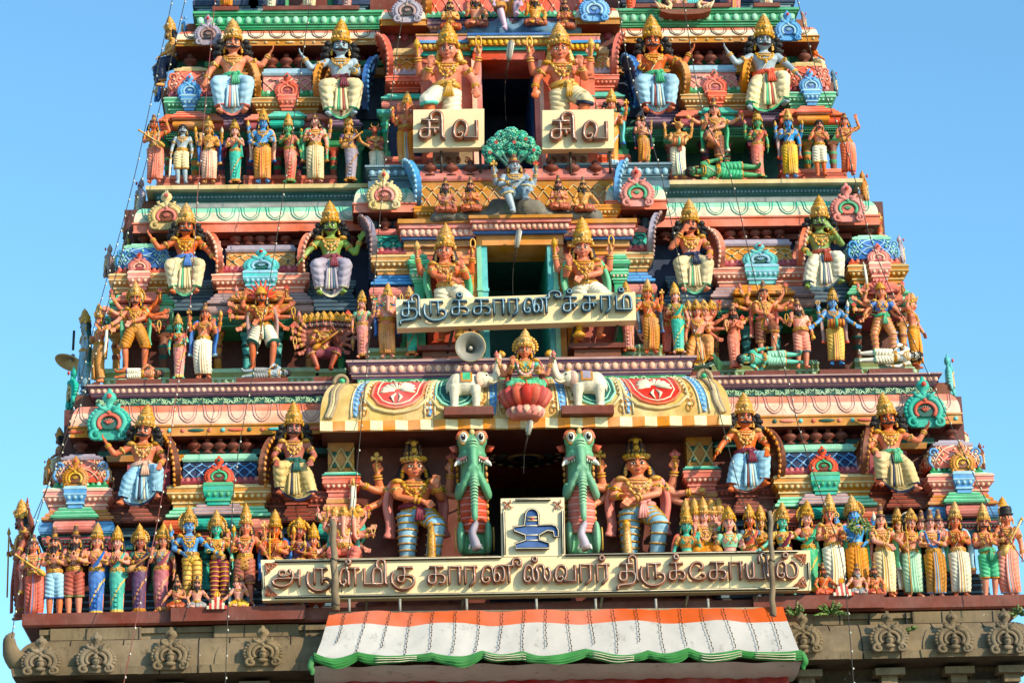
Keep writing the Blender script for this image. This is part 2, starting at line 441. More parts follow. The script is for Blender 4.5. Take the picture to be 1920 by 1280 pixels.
def crescent(par, x, s, yf, z0, z1, c, edge):
    """horseshoe end-gable of a vaulted roof, seen edge-on; flares outwards (s = +-1) at the top"""
    m = M(); h = z1 - z0; ym = yf + .28

    def pt(a, r, off):
        y = ym - r * cos(a) * .52; z = z0 + h * (.42 + r * (.60 if sin(a) > 0 else .46) * sin(a)); t = max(0, (z - z0) / h)
        return V((x + s * (.17 * t ** 2.2 - .02 * sin(t * 3)) + off, y, z))
    A = [radians(-70 + 320 * i / 26) for i in range(27)]
    for o0, o1, k in ((-.045, .045, c),):
        vs = []
        for a in A: vs += [pt(a, 1, o0), pt(a, 1, o1), pt(a, .5, o1), pt(a, .5, o0)]
        fs = []
        for i in range(26):
            for j in range(4): fs.append((i * 4 + j, i * 4 + (j + 1) % 4, i * 4 + 4 + (j + 1) % 4, i * 4 + 4 + j))
        fs += [(0, 1, 2, 3), (107, 106, 105, 104)]
        m.add(vs, fs, k, False)
    for i, a in enumerate(A):
        m.ell(pt(a, 1.0, s * .05), (.025, .035, .035), edge, 6, 5)
        if i % 2 == 0: m.ell(pt(a, .8, s * -.05), (.014, .03, .03), edge, 6, 4)
    return fixn(m.build('end_gable', par))


def baluster(par, x, y, z0, z1, c='maroon', name='baluster'):
    m = M(); h = z1 - z0
    m.lathe([(r * h, z0 + z * h) for r, z in ((.3, 0), (.3, .08), (.16, .12), (.14, .2), (.34, .3), (.44, .46), (.36, .6), (.16, .68), (.2, .72), (.12, .78), (.2, .84), (.16, .92), (.05, 1.0))], c, (x, y, 0), 12)
    return m.build(name, par)


def pilaster(par, x, y, z0, z1, c, c2, r=.075):
    m = M(); h = z1 - z0
    m.bx(x - r * 1.2, x + r * 1.2, y - r * 1.2, y + r, z0, z0 + .12 * h, c)
    m.lathe([(r * q, z0 + t * h) for q, t in ((1, .12), (1.05, .16), (.8, .2), (.78, .55), (.95, .58), (.95, .61), (.75, .63), (1.0, .7), (1.15, .74), (.85, .79), (1.25, .85))], [c, c, c, c2, c2, c, c, c2, c, c], (x, y, 0), 12)
    m.rect(x - r, x + r, y - r, y + r, [(z0 + .85 * h, .01, c), (z0 + .9 * h, .03, c2), (z0 + .93 * h, .06, c2), (z0 + h, .06, c)])
    return m.build('pilaster', par)


def kapota(x, Yf, Yb, zf0, zf1, zc1, D, cf, c_low, c_top, cline, pet=.36, jewel=None, soffit='maroon', xs=None, name='curved_cornice'):
    """big curved cornice across the face (half-width x), with painted petals in relief"""
    par = part(name); xa, xb = xs or (-x, x)
    m = M(); h = zf1 - zf0
    m.rect(xa, xb, Yf, Yb, [(zf0, -.02, soffit), (zf0, 0, cf), (zf0 + h * .14, 0, cf), (zf0 + h * .14, -.012, cf), (zf0 + h * .86, -.012, cf), (zf0 + h * .86, .012, cf), (zf1, .012, cf)])
    N = 10
    T = [i / N for i in range(N + 1)]

    def oz(t): a = radians(90 * t); return (-.015 - D * (1 - cos(a)), zf1 + .01 + (zc1 - zf1 - .01) * sin(a))
    m.rect(xa, xb, Yf, Yb, [(oz(t)[1], oz(t)[0], c_low if t < .3 else ('cream' if t < .3 and 0 else (c_low if t < .4 else c_top))) for t in T], smooth=False)
    n = max(1, int(round((xb - xa) / pet)))

    def K(xx, t, o=.008): q = oz(t); return V((xx, Yf - q[0] - o * cos(radians(90 * t)), q[1] + o * sin(radians(90 * t))))
    w_ = (xb - xa - .2) / n
    for i in range(n):
        cx = xa + .1 + w_ * (i + .5)
        U = [(-.42, .98)] + [(-.42 + .02 * j, .9 - .16 * j) for j in range(5)] + [(-.26, .16), (-.12, .07), (0, .05), (.12, .07), (.26, .16)] + [(.34 + .02 * j, .26 + .16 * j) for j in range(5)] + [(.42, .98)]
        m.tube([K(cx + a * w_, max(.02, t)) for a, t in U], .0075, cline, 5)
        m.tube([K(cx + a * w_ * .72, max(.05, t * .9 + .08)) for a, t in U[2:-2]], .0045, cline, 4)
    if jewel:
        n = int((xb - xa) / .2); zc = (zf0 + zf1) / 2
        for i in range(n):
            xx = xa + (xb - xa) * (i + .5) / n; k = jewel[i % len(jewel)]
            if i % 3: m.ell((xx, Yf + .008, zc), (h * .2, .025, h * .2), k, 8, 5)
            else: m.ell((xx, Yf + .008, zc), (h * .75, .025, h * .15), k, 10, 5)
    m.build('cornice_band', par)
    return par


def bead_cornice(x, Yf, Yb, z0, z1, c, egg, c2, name='bead_cornice', xs=None, r=None):
    m = M(); h = z1 - z0; xa, xb = xs or (-x, x)
    m.rect(xa, xb, Yf, Yb, [(z0, -.05, c2), (z0 + .12 * h, -.05, c), (z0 + .12 * h, -.03, c), (z0 + .25 * h, -.03, c2), (z0 + .25 * h, .0, c2), (z0 + .3 * h, .0, c), (z0 + .3 * h, -.03, c), (z0 + .74 * h, -.01, c), (z0 + .74 * h, .02, c2), (z0 + .86 * h, .03, c2), (z0 + .86 * h, .05, c), (z1, .05, c)])
    eggrow(m, xa, xb, Yf + .012, z0 + .52 * h, r or h * .2, egg, 2.6)
    return m.build(name, TOWER)


def vine_frieze(xa, xb, yf, yb, z0, z1, c, c2):
    par = part('scroll_frieze'); m = M(); m.bx(xa, xb, yf, yb, z0, z1, c); m.build('frieze_band', par)
    m = M(); h = (z1 - z0) * .4; zc = (z0 + z1) / 2; L = h * 3.2; n = int((xb - xa) / L)
    for i in range(n):
        x = xa + (i + .5) * (xb - xa) / n; s = 1 if i % 2 else -1
        m.tube([V((x + p[0], yf - .006, zc + s * p[1])) for p in spiral(0, 0, h * .15, h * .85, 0, 500, 20)], [.006 + .008 * j / 20 for j in range(21)], c2, 5)
        m.tube([V((x + t * L * .5, yf - .006, zc + s * h * sin(t * pi))) for t in [-1 + j / 5 for j in range(11)]], .012, c2, 5)
        for a in (-.5, .5): m.ell((x + a * L * .7, yf - .004, zc - s * h * .4), (h * .35, .012, h * .2), c2, 6, 4)
    m.build('vine', par)
    return par
# ------------------------------------------------------------------ tiers, measured on the left half and mirrored about x = 0
def Z(px, py, Y): return P(px, py, Y).z


def bay(name, s, px, Y, Yb, cor, cor_c, blk, blk_c, pl, pl_c, cu, cu_c, roof=None, dome=None, gab=None, pet=None, eggc=None):
    """one miniature pavilion: cushion, plates, cornice with a projecting middle block, petals, roof, gable.  All numbers are pixels of the left half."""
    eggc = eggc or cor_c[1]
    par = part(name); cx = (px[0] + px[1]) / 2
    z = lambda py, y=Y: Z(cx, py, y)
    X = lambda a, b, py, y=Y: span(a, b, py, y, s)
    m = M(); x0, x1 = X(px[0], px[1], cor[0]); xi = .05
    cornice(m, x0 + .06, x1 - .06, Y, Yb, z(cor[1]), z(cor[0]), cor_c[0], cor_c[1], eggc, .1)
    m.rect(x0 + .06, x1 - .06, Y + .01, Yb, [(z(cor[0]) - .01, .04, cor_c[2]), (z(cor[0]) + .03, .02, cor_c[2])])
    m.build('cornice', par)
    if blk:
        b0, b1 = X(blk[0], blk[1], cor[0]); m = M()
        cornice(m, b0 + .05, b1 - .05, Y - .13, Y - .012, z(cor[1]), z(cor[0]) + .01, blk_c[0], blk_c[1], blk_c[1], .06); m.build('middle_block', par)
    if pl:
        p0, p1 = X(pl[2], pl[3], pl[0]); m = M()
        plates(m, p0 + .12, p1 - .12, Y + .02, Yb, z(pl[1]), z(pl[0]) - .004, pl_c[0], pl_c[1])
        if blk:
            w_ = (b1 - b0) * .2; plates(m, b0 - w_, b1 + w_, Y - .1, Y + .05, z(pl[1]) + .003, z(pl[0]) - .007, pl_c[2], pl_c[3])
        m.build('stepped_plate', par)
    if cu:
        p0, p1 = X(cu[2], cu[3], cu[0]); m = M(); d = (cu[1] - cu[0])
        cushion(m, p0 + .08, p1 - .08, Y - .02, Yb, z(cu[1]), z(cu[0]) - .004, cu_c[0], .09, cu_c[0])
        if blk:
            w_ = (b1 - b0) * .3; cushion(m, b0 - w_, b1 + w_, Y - .12, Y, z(cu[1]) + .003, z(cu[0]) - .007, cu_c[1], .09)
        zz = z(cu[1]); q = (z(cu[0]) - zz)
        cornice(m, p0 + .14, p1 - .14, Y + .02, Yb, zz - q * 1.1, zz - .003, cu_c[2], cu_c[3], cu_c[3], .07)
        m.build('base_moulding', par)
    if roof:   # px0, px1, y top, y bottom, colours: skin, rib, stud, top
        r0, r1 = X(roof[0], roof[1], roof[3]); zb = z(pet[1]) if pet else z(roof[3])
        if pet:
            m = M(); petals(m, r0 + .02, r1 - .02, Y + .03, Yb, z(cor[0]) + .03, z(pet[0]), pet[2], pet[3]); m.build('lotus_band', par); zb = z(pet[0]) + .002
        lattice_roof(par, 'vaulted_roof', r0, r1, Y + .04, Yb, zb, z(roof[2], Y + .2), *roof[4])
    if dome:
        r0, r1 = X(dome[0], dome[1], dome[3])
        m = M(); petals(m, r0 + .1, r1 - .1, Y + .1, Yb, z(cor[0]) + .03, z(pet[0]), pet[2], pet[3]); m.build('lotus_band', par)
        dome_roof(par, r0, r1, Y, Yb, z(pet[0]) - .02, z(dome[2], Y + .3), *dome[4])
    if gab:
        g0, g1 = X(gab[0], gab[1], gab[3]); gable(par, (g0 + g1) / 2, Y - .1, z(gab[3], Y - .1), g1 - g0, z(gab[2], Y - .1) - z(gab[3], Y - .1), *gab[4])
    return par


def recess(s, pa, pb, Y, Yb, rows, blk=None):
    """plain stepped masonry between two pavilions, under a seated guardian"""
    m = M(); x0, x1 = span(pa, pb, rows[0][0], Y, s); c = (pa + pb) / 2
    for y0, y1, kind, c1, c2 in rows:
        z0, z1 = Z(c, y1, Y), Z(c, y0, Y) - .003
        if kind == 'c': cornice(m, x0, x1, Y, Yb, z0, z1, c1, c2, c2, .06)
        else: plates(m, x0, x1, Y, Yb, z0, z1, c1, c2, 4)
        if blk:
            b0, b1 = span(blk[0], blk[1], y0, Y, s)
            (cornice if kind == 'c' else plates)(m, b0, b1, Y - .12, Y + .02, z0 + .003, z1 - .003, blk[2], blk[3])
    m.build('recessed_moulding', TOWER)


# cores: the solid masonry behind everything
m = M()
HW = {0: 7.0, 1: 6.2, 2: 5.45, 3: 4.8}
ZL = {0: Z(40, 1150, 0), 1: Z(168, 722, 1), 2: Z(275, 348, 2), 3: Z(368, 26, 3)}
for t in (0, 1, 2, 3):
    y = t + 1.3; z1 = ZL[t + 1] - .3 if t < 3 else ZL[3] + 4.2
    col = ('darkmaroon', 'darkmaroon', 'darkteal', 'maroon')[t]
    for sx in (-1, 1):
        ci = (2.35, 1.75, 1.3, .8)[t]
        a, b = sorted((sx * ci, sx * HW[t])); m.bx(a, b, y, 14 - y, ZL[t] - .6, z1, col)
    m.bx(-(2.35, 1.75, 1.3, .8)[t], (2.35, 1.75, 1.3, .8)[t], y + 2.6, 14 - y, ZL[t] - .6, z1, 'black')  # middle block in black: the darkness inside the doorways put into its colour
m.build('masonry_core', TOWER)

# ---------------- ledges carrying the rows of figures
m = M(); zb = ZL[0]
m.rect(-7.42, 7.42, 0, 13.5, [(zb - .2, -.03, 'maroon'), (zb - .17, 0, 'maroon'), (zb, 0, 'maroon'), (zb + .004, -.02, 'maroon')])
for s in (-1, 1):
    a, b = sorted((s * 3.3, s * 5.25)); m.rect(a, b, -.16, -.004, [(zb - .19, 0, 'maroon'), (zb + .01, 0, 'maroon'), (zb + .012, 0, 'maroon')])
m.build('ledge_slab', TOWER)
z1 = ZL[1]
for s in (-1, 1):
    a, b = sorted((s * 2.62, s * 6.6)); bead_cornice(0, 1.0, 12.9, Z(200, 743, 1), Z(200, 722, 1), 'mauve', 'palepink', 'purple', xs=(a, b))
    a, b = sorted((s * 2.7, s * 6.5)); vine_frieze(a, b, 1.1, 12, Z(200, 761, 1.1), Z(200, 743, 1) - .003, 'darkteal', 'palegreen')
    for pa, pb in ((217, 302), (317, 397), (443, 540), (588, 650)):
        x0, x1 = span(pa, pb, 718, 1.0, s); m = M(); m.rect(x0, x1, .96, 1.7, [(z1 - .02, 0, 'maroon'), (z1 + .07, .0, 'maroon'), (z1 + .075, -.01, 'maroon')]); m.build('figure_slab', TOWER)
z2 = ZL[2]
m = M(); m.rect(-5.84, 5.84, 2.0, 12, [(z2 - .09, -.03, 'ornament'), (z2 - .07, 0, 'sand'), (z2, 0, 'ornament'), (z2 + .004, -.02, 'ornament')]); m.build('ledge_slab', TOWER)
for s in (-1, 1):
    a, b = sorted((s * 1.9, s * 5.68)); bead_cornice(0, 2.15, 12, Z(290, 377, 2.15), z2 - .093, 'slate', 'steel', 'darkteal', xs=(a, b))
    m = M(); a, b = sorted((s * 1.9, s * 5.6)); m.bx(a, b, 2.22, 12, Z(290, 390, 2.2), Z(290, 377, 2.15) - .004, 'grey'); m.build('plain_frieze', TOWER)
z3 = ZL[3]
for s in (-1, 1):
    a, b = sorted((s * 1.75, s * 5.1)); zq = Z(370, 57, 3.0)
    bead_cornice(0, 2.95, 12, zq, z3, 'seagreen', 'mint', 'green', xs=(a, b))
    for pa, pb in ((398, 448), (493, 674)):
        x0, x1 = span(pa, pb, 24, 2.9, s); m = M(); m.rect(x0, x1, 2.86, 3.6, [(z3 - .0, 0, 'maroon'), (z3 + .07, .0, 'brown'), (z3 + .075, -.01, 'brown')]); m.build('figure_slab', TOWER)
    for pa, pb in ((375, 470), (480, 520), (640, 680)):
        x0, x1 = span(pa, pb, 24, 3.3, s); m = M(); cornice(m, x0, x1, 3.45, 4.2, z3, z3 + .28, 'slate', 'steel', 'steel', .05); plates(m, x0, x1, 3.5, 4.1, z3 + .29, z3 + .8, 'darkblue', 'slate'); m.build('pedestal', TOWER)
    for pp in (460, 535, 620): pilaster(TOWER, s * abs(W(pp, 10, 3.6)[0]), 3.7, z3, z3 + 1.4, 'green', 'darkteal')

# ---------------- tier 0
Y = .55; Yb = 1.6
for s in (-1, 1):
    s_ = -s    # span(): +1 keeps the left half, -1 mirrors it
    bay('corner_pavilion', s_, (87, 207), Y, Yb, (917, 957), ('pink', 'palepink', 'mint'), (123, 163), ('skyblue', 'lightblue'), (953, 978, 80, 213), ('ochre', 'salmon', 'seagreen', 'mint'),
        (977, 1002, 70, 217), ('skyblue', 'pink', 'magenta', 'darkteal'), dome=(97, 205, 853, 905, ('coral', 'palepink', 'sand', 'lilac', 'skyblue')), gab=(118, 166, 853, 917, ('ochre', 'yellow', 'brown')), pet=(901, 917, 'green', 'mint'))
    bay('vaulted_pavilion', s_, (318, 503), Y, Yb, (910, 952), ('ochre', 'sand', 'pink'), (383, 437), ('teal', 'seagreen'), (947, 972, 313, 507), ('mint', 'seagreen', 'mauve', 'lilac'),
        (972, 996, 303, 515), ('salmon', 'teal', 'maroon', 'coral'), roof=(342, 481, 850, 896, ('navy', 'skyblue', 'lightblue', 'mint')), gab=(384, 438, 853, 912, ('coral', 'seagreen', 'maroon')), pet=(894, 910, 'magenta', 'pink'))
    for pp, d in ((334, -1), (492, 1)):
        crescent(TOWER, s * abs(W(pp, 870, Y)[0]), -d * s, Y - .12, Z(pp, 915, Y), Z(pp, 817, Y), 'brown', 'orange')
    recess(s_, 207, 318, .85, 1.6, ((921, 957, 'c', 'maroon', 'brick'), (957, 985, 'p', 'brown', 'maroon')), (245, 277, 'maroon', 'brick'))
    recess(s_, 503, 613, .85, 1.6, ((921, 957, 'c', 'maroon', 'brick'), (957, 985, 'p', 'brown', 'maroon')), (538, 575, 'maroon', 'brick'))
    recess(s_, 95, 630, .98, 1.6, ((980, 1010, 'p', 'slate', 'darkgrey'), (1010, 1032, 'c', 'darkteal', 'blue')))
    m = M()      # fluted plinth behind the legs of the lowest row
    for i in range(9):
        zz = zb + .03 + i * .055; a, b = sorted((s * 2.9, s * 7.05)); m.bx(a, b, .66 + i * .018, 1.1, zz, zz + .04, 'greyblue' if i % 2 else 'darkgrey')
    m.build('fluted_plinth', TOWER)
    for pp, c in ((95, 'green'), (200, 'darkteal'), (243, 'magenta'), (290, 'green'), (385, 'teal'), (440, 'green'), (535, 'wine'), (590, 'darkteal')):
        pilaster(TOWER, s * abs(W(pp, 1080, .8)[0]), .88, zb + .5, Z(pp, 1025, .8), c, 'darkteal' if c != 'darkteal' else 'wine', .07)
    # neck with balusters, behind the guardians
    zn0, zn1 = Z(300, 858, 1.2), Z(135, 820, .8)
    m = M(); a, b = sorted((s * 2.9, s * 6.45)); m.bx(a, b, 1.25, 2, zn0 - .9, zn1 + .2, 'darkmaroon'); m.bx(a, b, 1.02, 1.25, zn0 - .02, zn0 + .07, 'darkteal'); eggrow(m, a, b, 1.24, zn1 - .05, .07, 'wine', 2.3)
    m.rect(*sorted((s * 4.95, s * 6.3)), .95, 1.25, [(zn0 - .12, 0, 'ochre'), (zn0 - .03, .02, 'ochre'), (zn0 - .028, .02, 'ochre')]); m.rect(*sorted((s * 5.35, s * 6.0)), 1.0, 1.25, [(zn0 - .8, 0, 'magenta'), (zn0 - .13, 0, 'magenta'), (zn0 - .125, 0, 'pink')])
    m.build('neck_wall', TOWER)
    for pp in (152, 365, 389, 413, 438, 463): baluster(TOWER, s * abs(W(pp, 835, .95)[0]), .95, Z(pp, 850, .95), Z(pp, 819, .95))
kapota(6.86, .75, 3, Z(135, 820, .75), Z(135, 799, .75), Z(150, 759, .82), .17, 'ochre', 'palepink', 'salmon', 'mauve', .38, ('coral', 'darkteal', 'salmon', 'aqua'))
for s in (-1, 1):
    gx = s * abs(W(205, 780, .62)[0]); gable(TOWER, gx, .6, Z(205, 824, .6), .64, Z(205, 727, .6) - Z(205, 824, .6), 'teal', 'coral', 'darkteal')

# ---------------- tier 1
Y = 1.55; Yb = 2.6
for s in (-1, 1):
    s_ = -s
    bay('corner_pavilion', s_, (209, 318), Y, Yb, (515, 549), ('ochre', 'sand', 'orange'), (242, 282), ('pink', 'palepink'), (551, 574, 207, 326), ('seagreen', 'mint', 'salmon', 'pink'),
        (574, 592, 200, 326), ('mint', 'salmon', 'magenta', 'green'), dome=(215, 319, 459, 500, ('blue', 'lightblue', 'mint', 'mint', 'skyblue')), gab=(241, 283, 471, 514, ('pink', 'palepink', 'magenta')), pet=(499, 514, 'coral', 'salmon'))
    bay('vaulted_pavilion', s_, (402, 576), Y, Yb, (514, 549), ('salmon', 'palepink', 'coral'), (457, 520), ('aqua', 'lightblue'), (549, 573, 390, 587), ('mauve', 'lilac', 'orange', 'ochre'),
        (573, 591, 386, 590), ('mauve', 'ochre', 'green', 'darkteal'), roof=(424, 553, 459, 499, ('ochre', 'sand', 'darkteal', 'lilac')), gab=(457, 523, 464, 515, ('aqua', 'lightblue', 'darkteal')), pet=(498, 514, 'magenta', 'pink'))
    for pp, d in ((413, -1), (564, 1)):
        crescent(TOWER, s * abs(W(pp, 480, Y)[0]), -d * s, Y - .12, Z(pp, 514, Y), Z(pp, 436, Y), 'salmon', 'palepink')
    recess(s_, 318, 400, 1.85, 2.6, ((527, 552, 'c', 'slate', 'steel'), (552, 590, 'p', 'slate', 'darkblue')))
    recess(s_, 578, 660, 1.85, 2.6, ((527, 552, 'c', 'slate', 'steel'), (552, 590, 'p', 'slate', 'darkblue')))
    recess(s_, 205, 700, 1.98, 2.6, ((590, 603, 'c', 'green', 'mint'), (603, 616, 'c', 'seagreen', 'green')))
    m = M(); zq = z1 + .08
    for pa, pb in ((200, 310), (395, 590), (600, 655)):
        x0, x1 = span(pa, pb, 700, 1.7, s_); cornice(m, x0, x1, 1.72, 2.2, z1, Z(pa, 692, 1.7), 'olive', 'palegreen', 'palegreen', .07)
    m.build('plinth', TOWER)
    for pp, c in ((218, 'ochre'), (306, 'brown'), (408, 'ochre'), (462, 'aqua'), (520, 'aqua'), (580, 'ochre'), (640, 'green')):
        pilaster(TOWER, s * abs(W(pp, 650, 1.85)[0]), 1.88, z1, Z(pp, 612, 1.85), c, 'brown' if c == 'ochre' else 'darkteal', .075)
    zn0, zn1 = Z(420, 462, 2.2), Z(251, 437, 1.8)
    m = M(); a, b = sorted((s * 2.0, s * 5.6)); m.bx(a, b, 2.25, 3, zn0 - .9, zn1 + .2, 'darkblue'); m.bx(a, b, 2.05, 2.25, zn0 - .04, zn0 + .05, 'maroon'); eggrow(m, a, b, 2.24, zn0 + .13, .09, 'slate', 2.2); m.build('neck_wall', TOWER)
    for pp in (270, 442, 466, 488, 511, 536, 660): baluster(TOWER, s * abs(W(pp, 445, 1.95)[0]), 1.95, Z(pp, 459, 1.95), Z(pp, 434, 1.95))
kapota(6.02, 1.75, 4, Z(251, 437, 1.75), Z(251, 418, 1.75), Z(265, 388, 1.82), .16, 'salmon', 'white', 'mint', 'teal', .4)
for s in (-1, 1):
    gx = s * abs(W(312, 400, 1.65)[0]); gable(TOWER, gx, 1.62, Z(312, 430, 1.62), .56, Z(312, 355, 1.62) - Z(312, 430, 1.62), 'sand' if s < 0 else 'pink', 'pink' if s < 0 else 'seagreen', 'brown' if s < 0 else 'coral')

# ---------------- tier 2
Y = 2.55; Yb = 3.6
for s in (-1, 1):
    s_ = -s
    bay('corner_pavilion', s_, (312, 402), Y, Yb, (185, 213), ('seagreen', 'mint', 'green'), (341, 371), ('skyblue', 'lightblue'), (213, 232, 299, 418), ('salmon', 'ochre', 'coral', 'palepink'),
        (232, 247, 299, 420), ('coral', 'orange', 'darkteal', 'green'), dome=(314, 401, 129, 171, ('coral', 'salmon', 'palepink', 'sand', 'salmon')), gab=(334, 378, 137, 187, ('skyblue', 'lightblue', 'blue')), pet=(169, 184, 'magenta', 'pink'))
    bay('vaulted_pavilion', s_, (476, 601), Y, Yb, (185, 213), ('ochre', 'sand', 'orange'), (522, 554), ('coral', 'salmon'), (213, 230, 460, 616), ('salmon', 'pink', 'teal', 'mint'),
        (230, 246, 462, 612), ('magenta', 'teal', 'green', 'darkteal'), roof=(493, 584, 128, 172, ('pink', 'palepink', 'sand', 'lightblue')), gab=(516, 562, 135, 187, ('coral', 'salmon', 'magenta')), pet=(170, 184, 'green', 'mint'))
    for pp, d in ((484, -1), (593, 1)):
        crescent(TOWER, s * abs(W(pp, 150, Y)[0]), -d * s, Y - .12, Z(pp, 185, Y), Z(pp, 113, Y), 'orange', 'ochre')
    crescent(TOWER, s * abs(W(684, 150, Y)[0]), -s * 1, Y - .1, Z(684, 188, Y), Z(684, 105, Y), 'blue', 'skyblue')
    recess(s_, 402, 472, 2.85, 3.6, ((200, 215, 'c', 'purple', 'mauve'), (215, 245, 'p', 'purple', 'lilac')))
    recess(s_, 603, 660, 2.85, 3.6, ((200, 215, 'c', 'purple', 'mauve'), (215, 245, 'p', 'purple', 'lilac')))
    recess(s_, 300, 740, 2.98, 3.6, ((246, 260, 'c', 'teal', 'seagreen'), (260, 272, 'c', 'green', 'darkteal')))
    m = M()
    for pa, pb in ((300, 415), (462, 545), (560, 625)):
        x0, x1 = span(pa, pb, 340, 2.7, s_); cornice(m, x0, x1, 2.72, 3.2, z2, Z(pa, 330, 2.7), 'brick', 'salmon', 'salmon', .06)
    m.build('plinth', TOWER)
    for pp, c in ((315, 'brown'), (365, 'ochre'), (415, 'wine'), (468, 'wine'), (520, 'magenta'), (560, 'wine'), (625, 'brick'), (672, 'green')):
        pilaster(TOWER, s * abs(W(pp, 300, 2.85)[0]), 2.88, z2, Z(pp, 268, 2.85), c, 'darkblue' if c == 'wine' else 'green', .07)
    zn0, zn1 = Z(500, 131, 3.2), Z(337, 88, 2.8)
    m = M(); a, b = sorted((s * 1.5, s * 4.95)); m.bx(a, b, 3.25, 4, zn0 - .9, zn1 + .2, 'darkblue'); m.bx(a, b, 3.05, 3.25, zn0 + .0, zn0 + .09, 'green'); m.bx(a, b, 3.1, 3.25, zn0 - .15, zn0 - .02, 'ochre'); eggrow(m, a, b, 3.2, zn1 - .1, .085, 'wine', 2.1); m.build('neck_wall', TOWER)
    for pp in (357, 509, 537, 562, 425, 640): baluster(TOWER, s * abs(W(pp, 115, 2.95)[0]), 2.95, Z(pp, 129, 2.95), Z(pp, 101, 2.95))
kapota(5.42, 2.7, 5, Z(337, 87, 2.7), Z(337, 75, 2.7), Z(349, 57, 2.77), .14, 'ochre', 'white', 'salmon', 'brown', .36, ('sand', 'cream'))
for s in (-1, 1):
    gx = s * abs(W(390, 60, 2.6)[0]); gable(TOWER, gx, 2.56, Z(390, 84, 2.56), .44, Z(390, 26, 2.56) - Z(390, 84, 2.56), 'lilac' if s < 0 else 'skyblue', 'mauve' if s < 0 else 'lightblue', 'darkgrey' if s < 0 else 'blue')
# ------------------------------------------------------------------ the projecting middle bay
def XX(pa, pb, py, Y): return W(pa, py, Y)[0], W(pb, py, Y)[0]


def YZ(px, py, z):
    """depth at which the sight line through a pixel reaches height z"""
    d = _fw + _r * ((px - 960) / FPX) + _u * ((640 - py) / FPX)
    return (CAM + d * ((z - CAM.z) / d.z)).y


def boxpx(m, pa, pb, pt, pb_, Y0, Y1, k):
    x0, x1 = XX(pa, pb, (pt + pb_) / 2, Y0); c = (pa + pb) / 2; m.bx(x0, x1, Y0, Y1, Z(c, pb_, Y0), Z(c, pt, Y0), k)


# --- lowest porch: back wall, doorway with a painted ceiling, side piers
m = M(); YP = 1.12; zt = Z(985, 800, .3); zp = zb + .012
xl, xr = XX(668, 1306, 920, YP); da, db = XX(912, 1062, 900, YP); zd = Z(985, 828, YP)
m.bx(xl, da, YP, YP + .35, zp, zt + .5, 'maroon'); m.bx(db, xr, YP, YP + .35, zp, zt + .5, 'maroon'); m.bx(da, db, YP, YP + .35, zd, zt + .5, 'maroon'); m.bx(xl, xr, .05, YP, zb + .005, zp + .03, 'maroon')
m.build('porch_wall', TOWER)
m = M(); m.bx(da - .5, db + .5, YP + .3, YP + 4, zd, zd + .1, 'rust'); m.bx(da - .6, da - .5, YP + .36, YP + 4, zp, zd, 'darkmaroon'); m.bx(db + .5, db + .6, YP + .36, YP + 4, zp, zd, 'darkmaroon'); m.bx(da - .6, db + .6, YP + 4, YP + 4.1, zp, zd, 'black')  # dark walls and black end paint in the shade deep inside the passage
yc = YZ(985, 856, zd)
for r, k in ((.62, 'brown'), (.6, 'greyblue'), (.5, 'brown'), (.46, 'steel'), (.34, 'maroon'), (.3, 'sand'), (.2, 'darkblue')):
    m.lathe([(r, zd - .012 - (.62 - r) * .05), (r, zd - .002)], k, (W(985, 856, yc)[0], yc, 0), 26)
for i in range(16):
    a = i * pi / 8; m.ell((W(985, 856, yc)[0] + .54 * cos(a), yc + .54 * sin(a), zd - .02), (.05, .05, .012), 'cream', 7, 4)
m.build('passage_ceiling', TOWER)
for s in (-1, 1):
    m = M(); x = W(640, 900, .8)[0] * (1 if s < 0 else -1); wd = .2
    cornice(m, x - wd, x + wd, .72, 1.6, Z(640, 930, .72), Z(640, 893, .72), 'coral', 'salmon', 'palepink', .09)
    m.rect(x - wd, x + wd, .72, 1.6, [(Z(640, 893, .72) + .003, .1, 'teal'), (Z(640, 888, .72), .05, 'mint'), (Z(640, 886, .72), .05, 'mint')])
    plates(m, x - wd, x + wd, .74, 1.6, Z(640, 975, .72), Z(640, 931, .72), 'ochre', 'salmon', 3)
    m.bx(x - wd, x + wd, .8, 1.6, Z(640, 885, .72), zt + .3, 'ochre'); m.bx(x - wd - .1, x + wd + .1, .9, 1.6, zp, Z(640, 976, .72), 'maroon')
    m.build('pier', TOWER)
    m = M(); z0, z1_ = Z(640, 882, .75), Z(640, 838, .75)
    for i in range(-1, 3):
        for q in (1, -1): m.tube([(x + q * (-wd + wd * (i + t)), .785, z0 + (z1_ - z0) * t) for t in (0, .5, 1) if abs(-wd + wd * (i + t)) <= wd + .01], .02, 'sand', 4)
    for a in (-.5, .5):
        for b in (.25, .75): m.ell((x + a * wd, .79, z0 + (z1_ - z0) * b), .04, 'darkteal', 6, 5)
    if m.v: m.build('lattice_panel', TOWER)
    cushion_m = M(); cushion(cushion_m, x - wd - .1, x + wd + .1, .74, 1.6, Z(640, 1010, .74), Z(640, 978, .74), 'teal', .08); cushion_m.build('base_moulding', TOWER)

# --- the great curved canopy above the porch
CY0, CY1 = .12, .66; cl_, cr_ = XX(600, 1371, 788, CY0); cz0, cz1 = Z(985, 789, CY0), Z(985, 716, CY1)


def CAN(u, t, o=0):
    """canopy surface: u along the width, t from the lip up to the ridge"""
    a = radians(90) * t; y = CY0 + (CY1 - CY0) * (.18 * t + .82 * (1 - cos(a)) ** 1.0) - .04 * sin(pi * t * 2) * (t < .5)
    z = cz0 + (cz1 - cz0) * sin(a) ** .9
    sh = .32 * (1 - cos(a)); x = cl_ + sh + (cr_ - cl_ - 2 * sh) * u
    return V((x, y - o * cos(a), z + o * sin(a)))


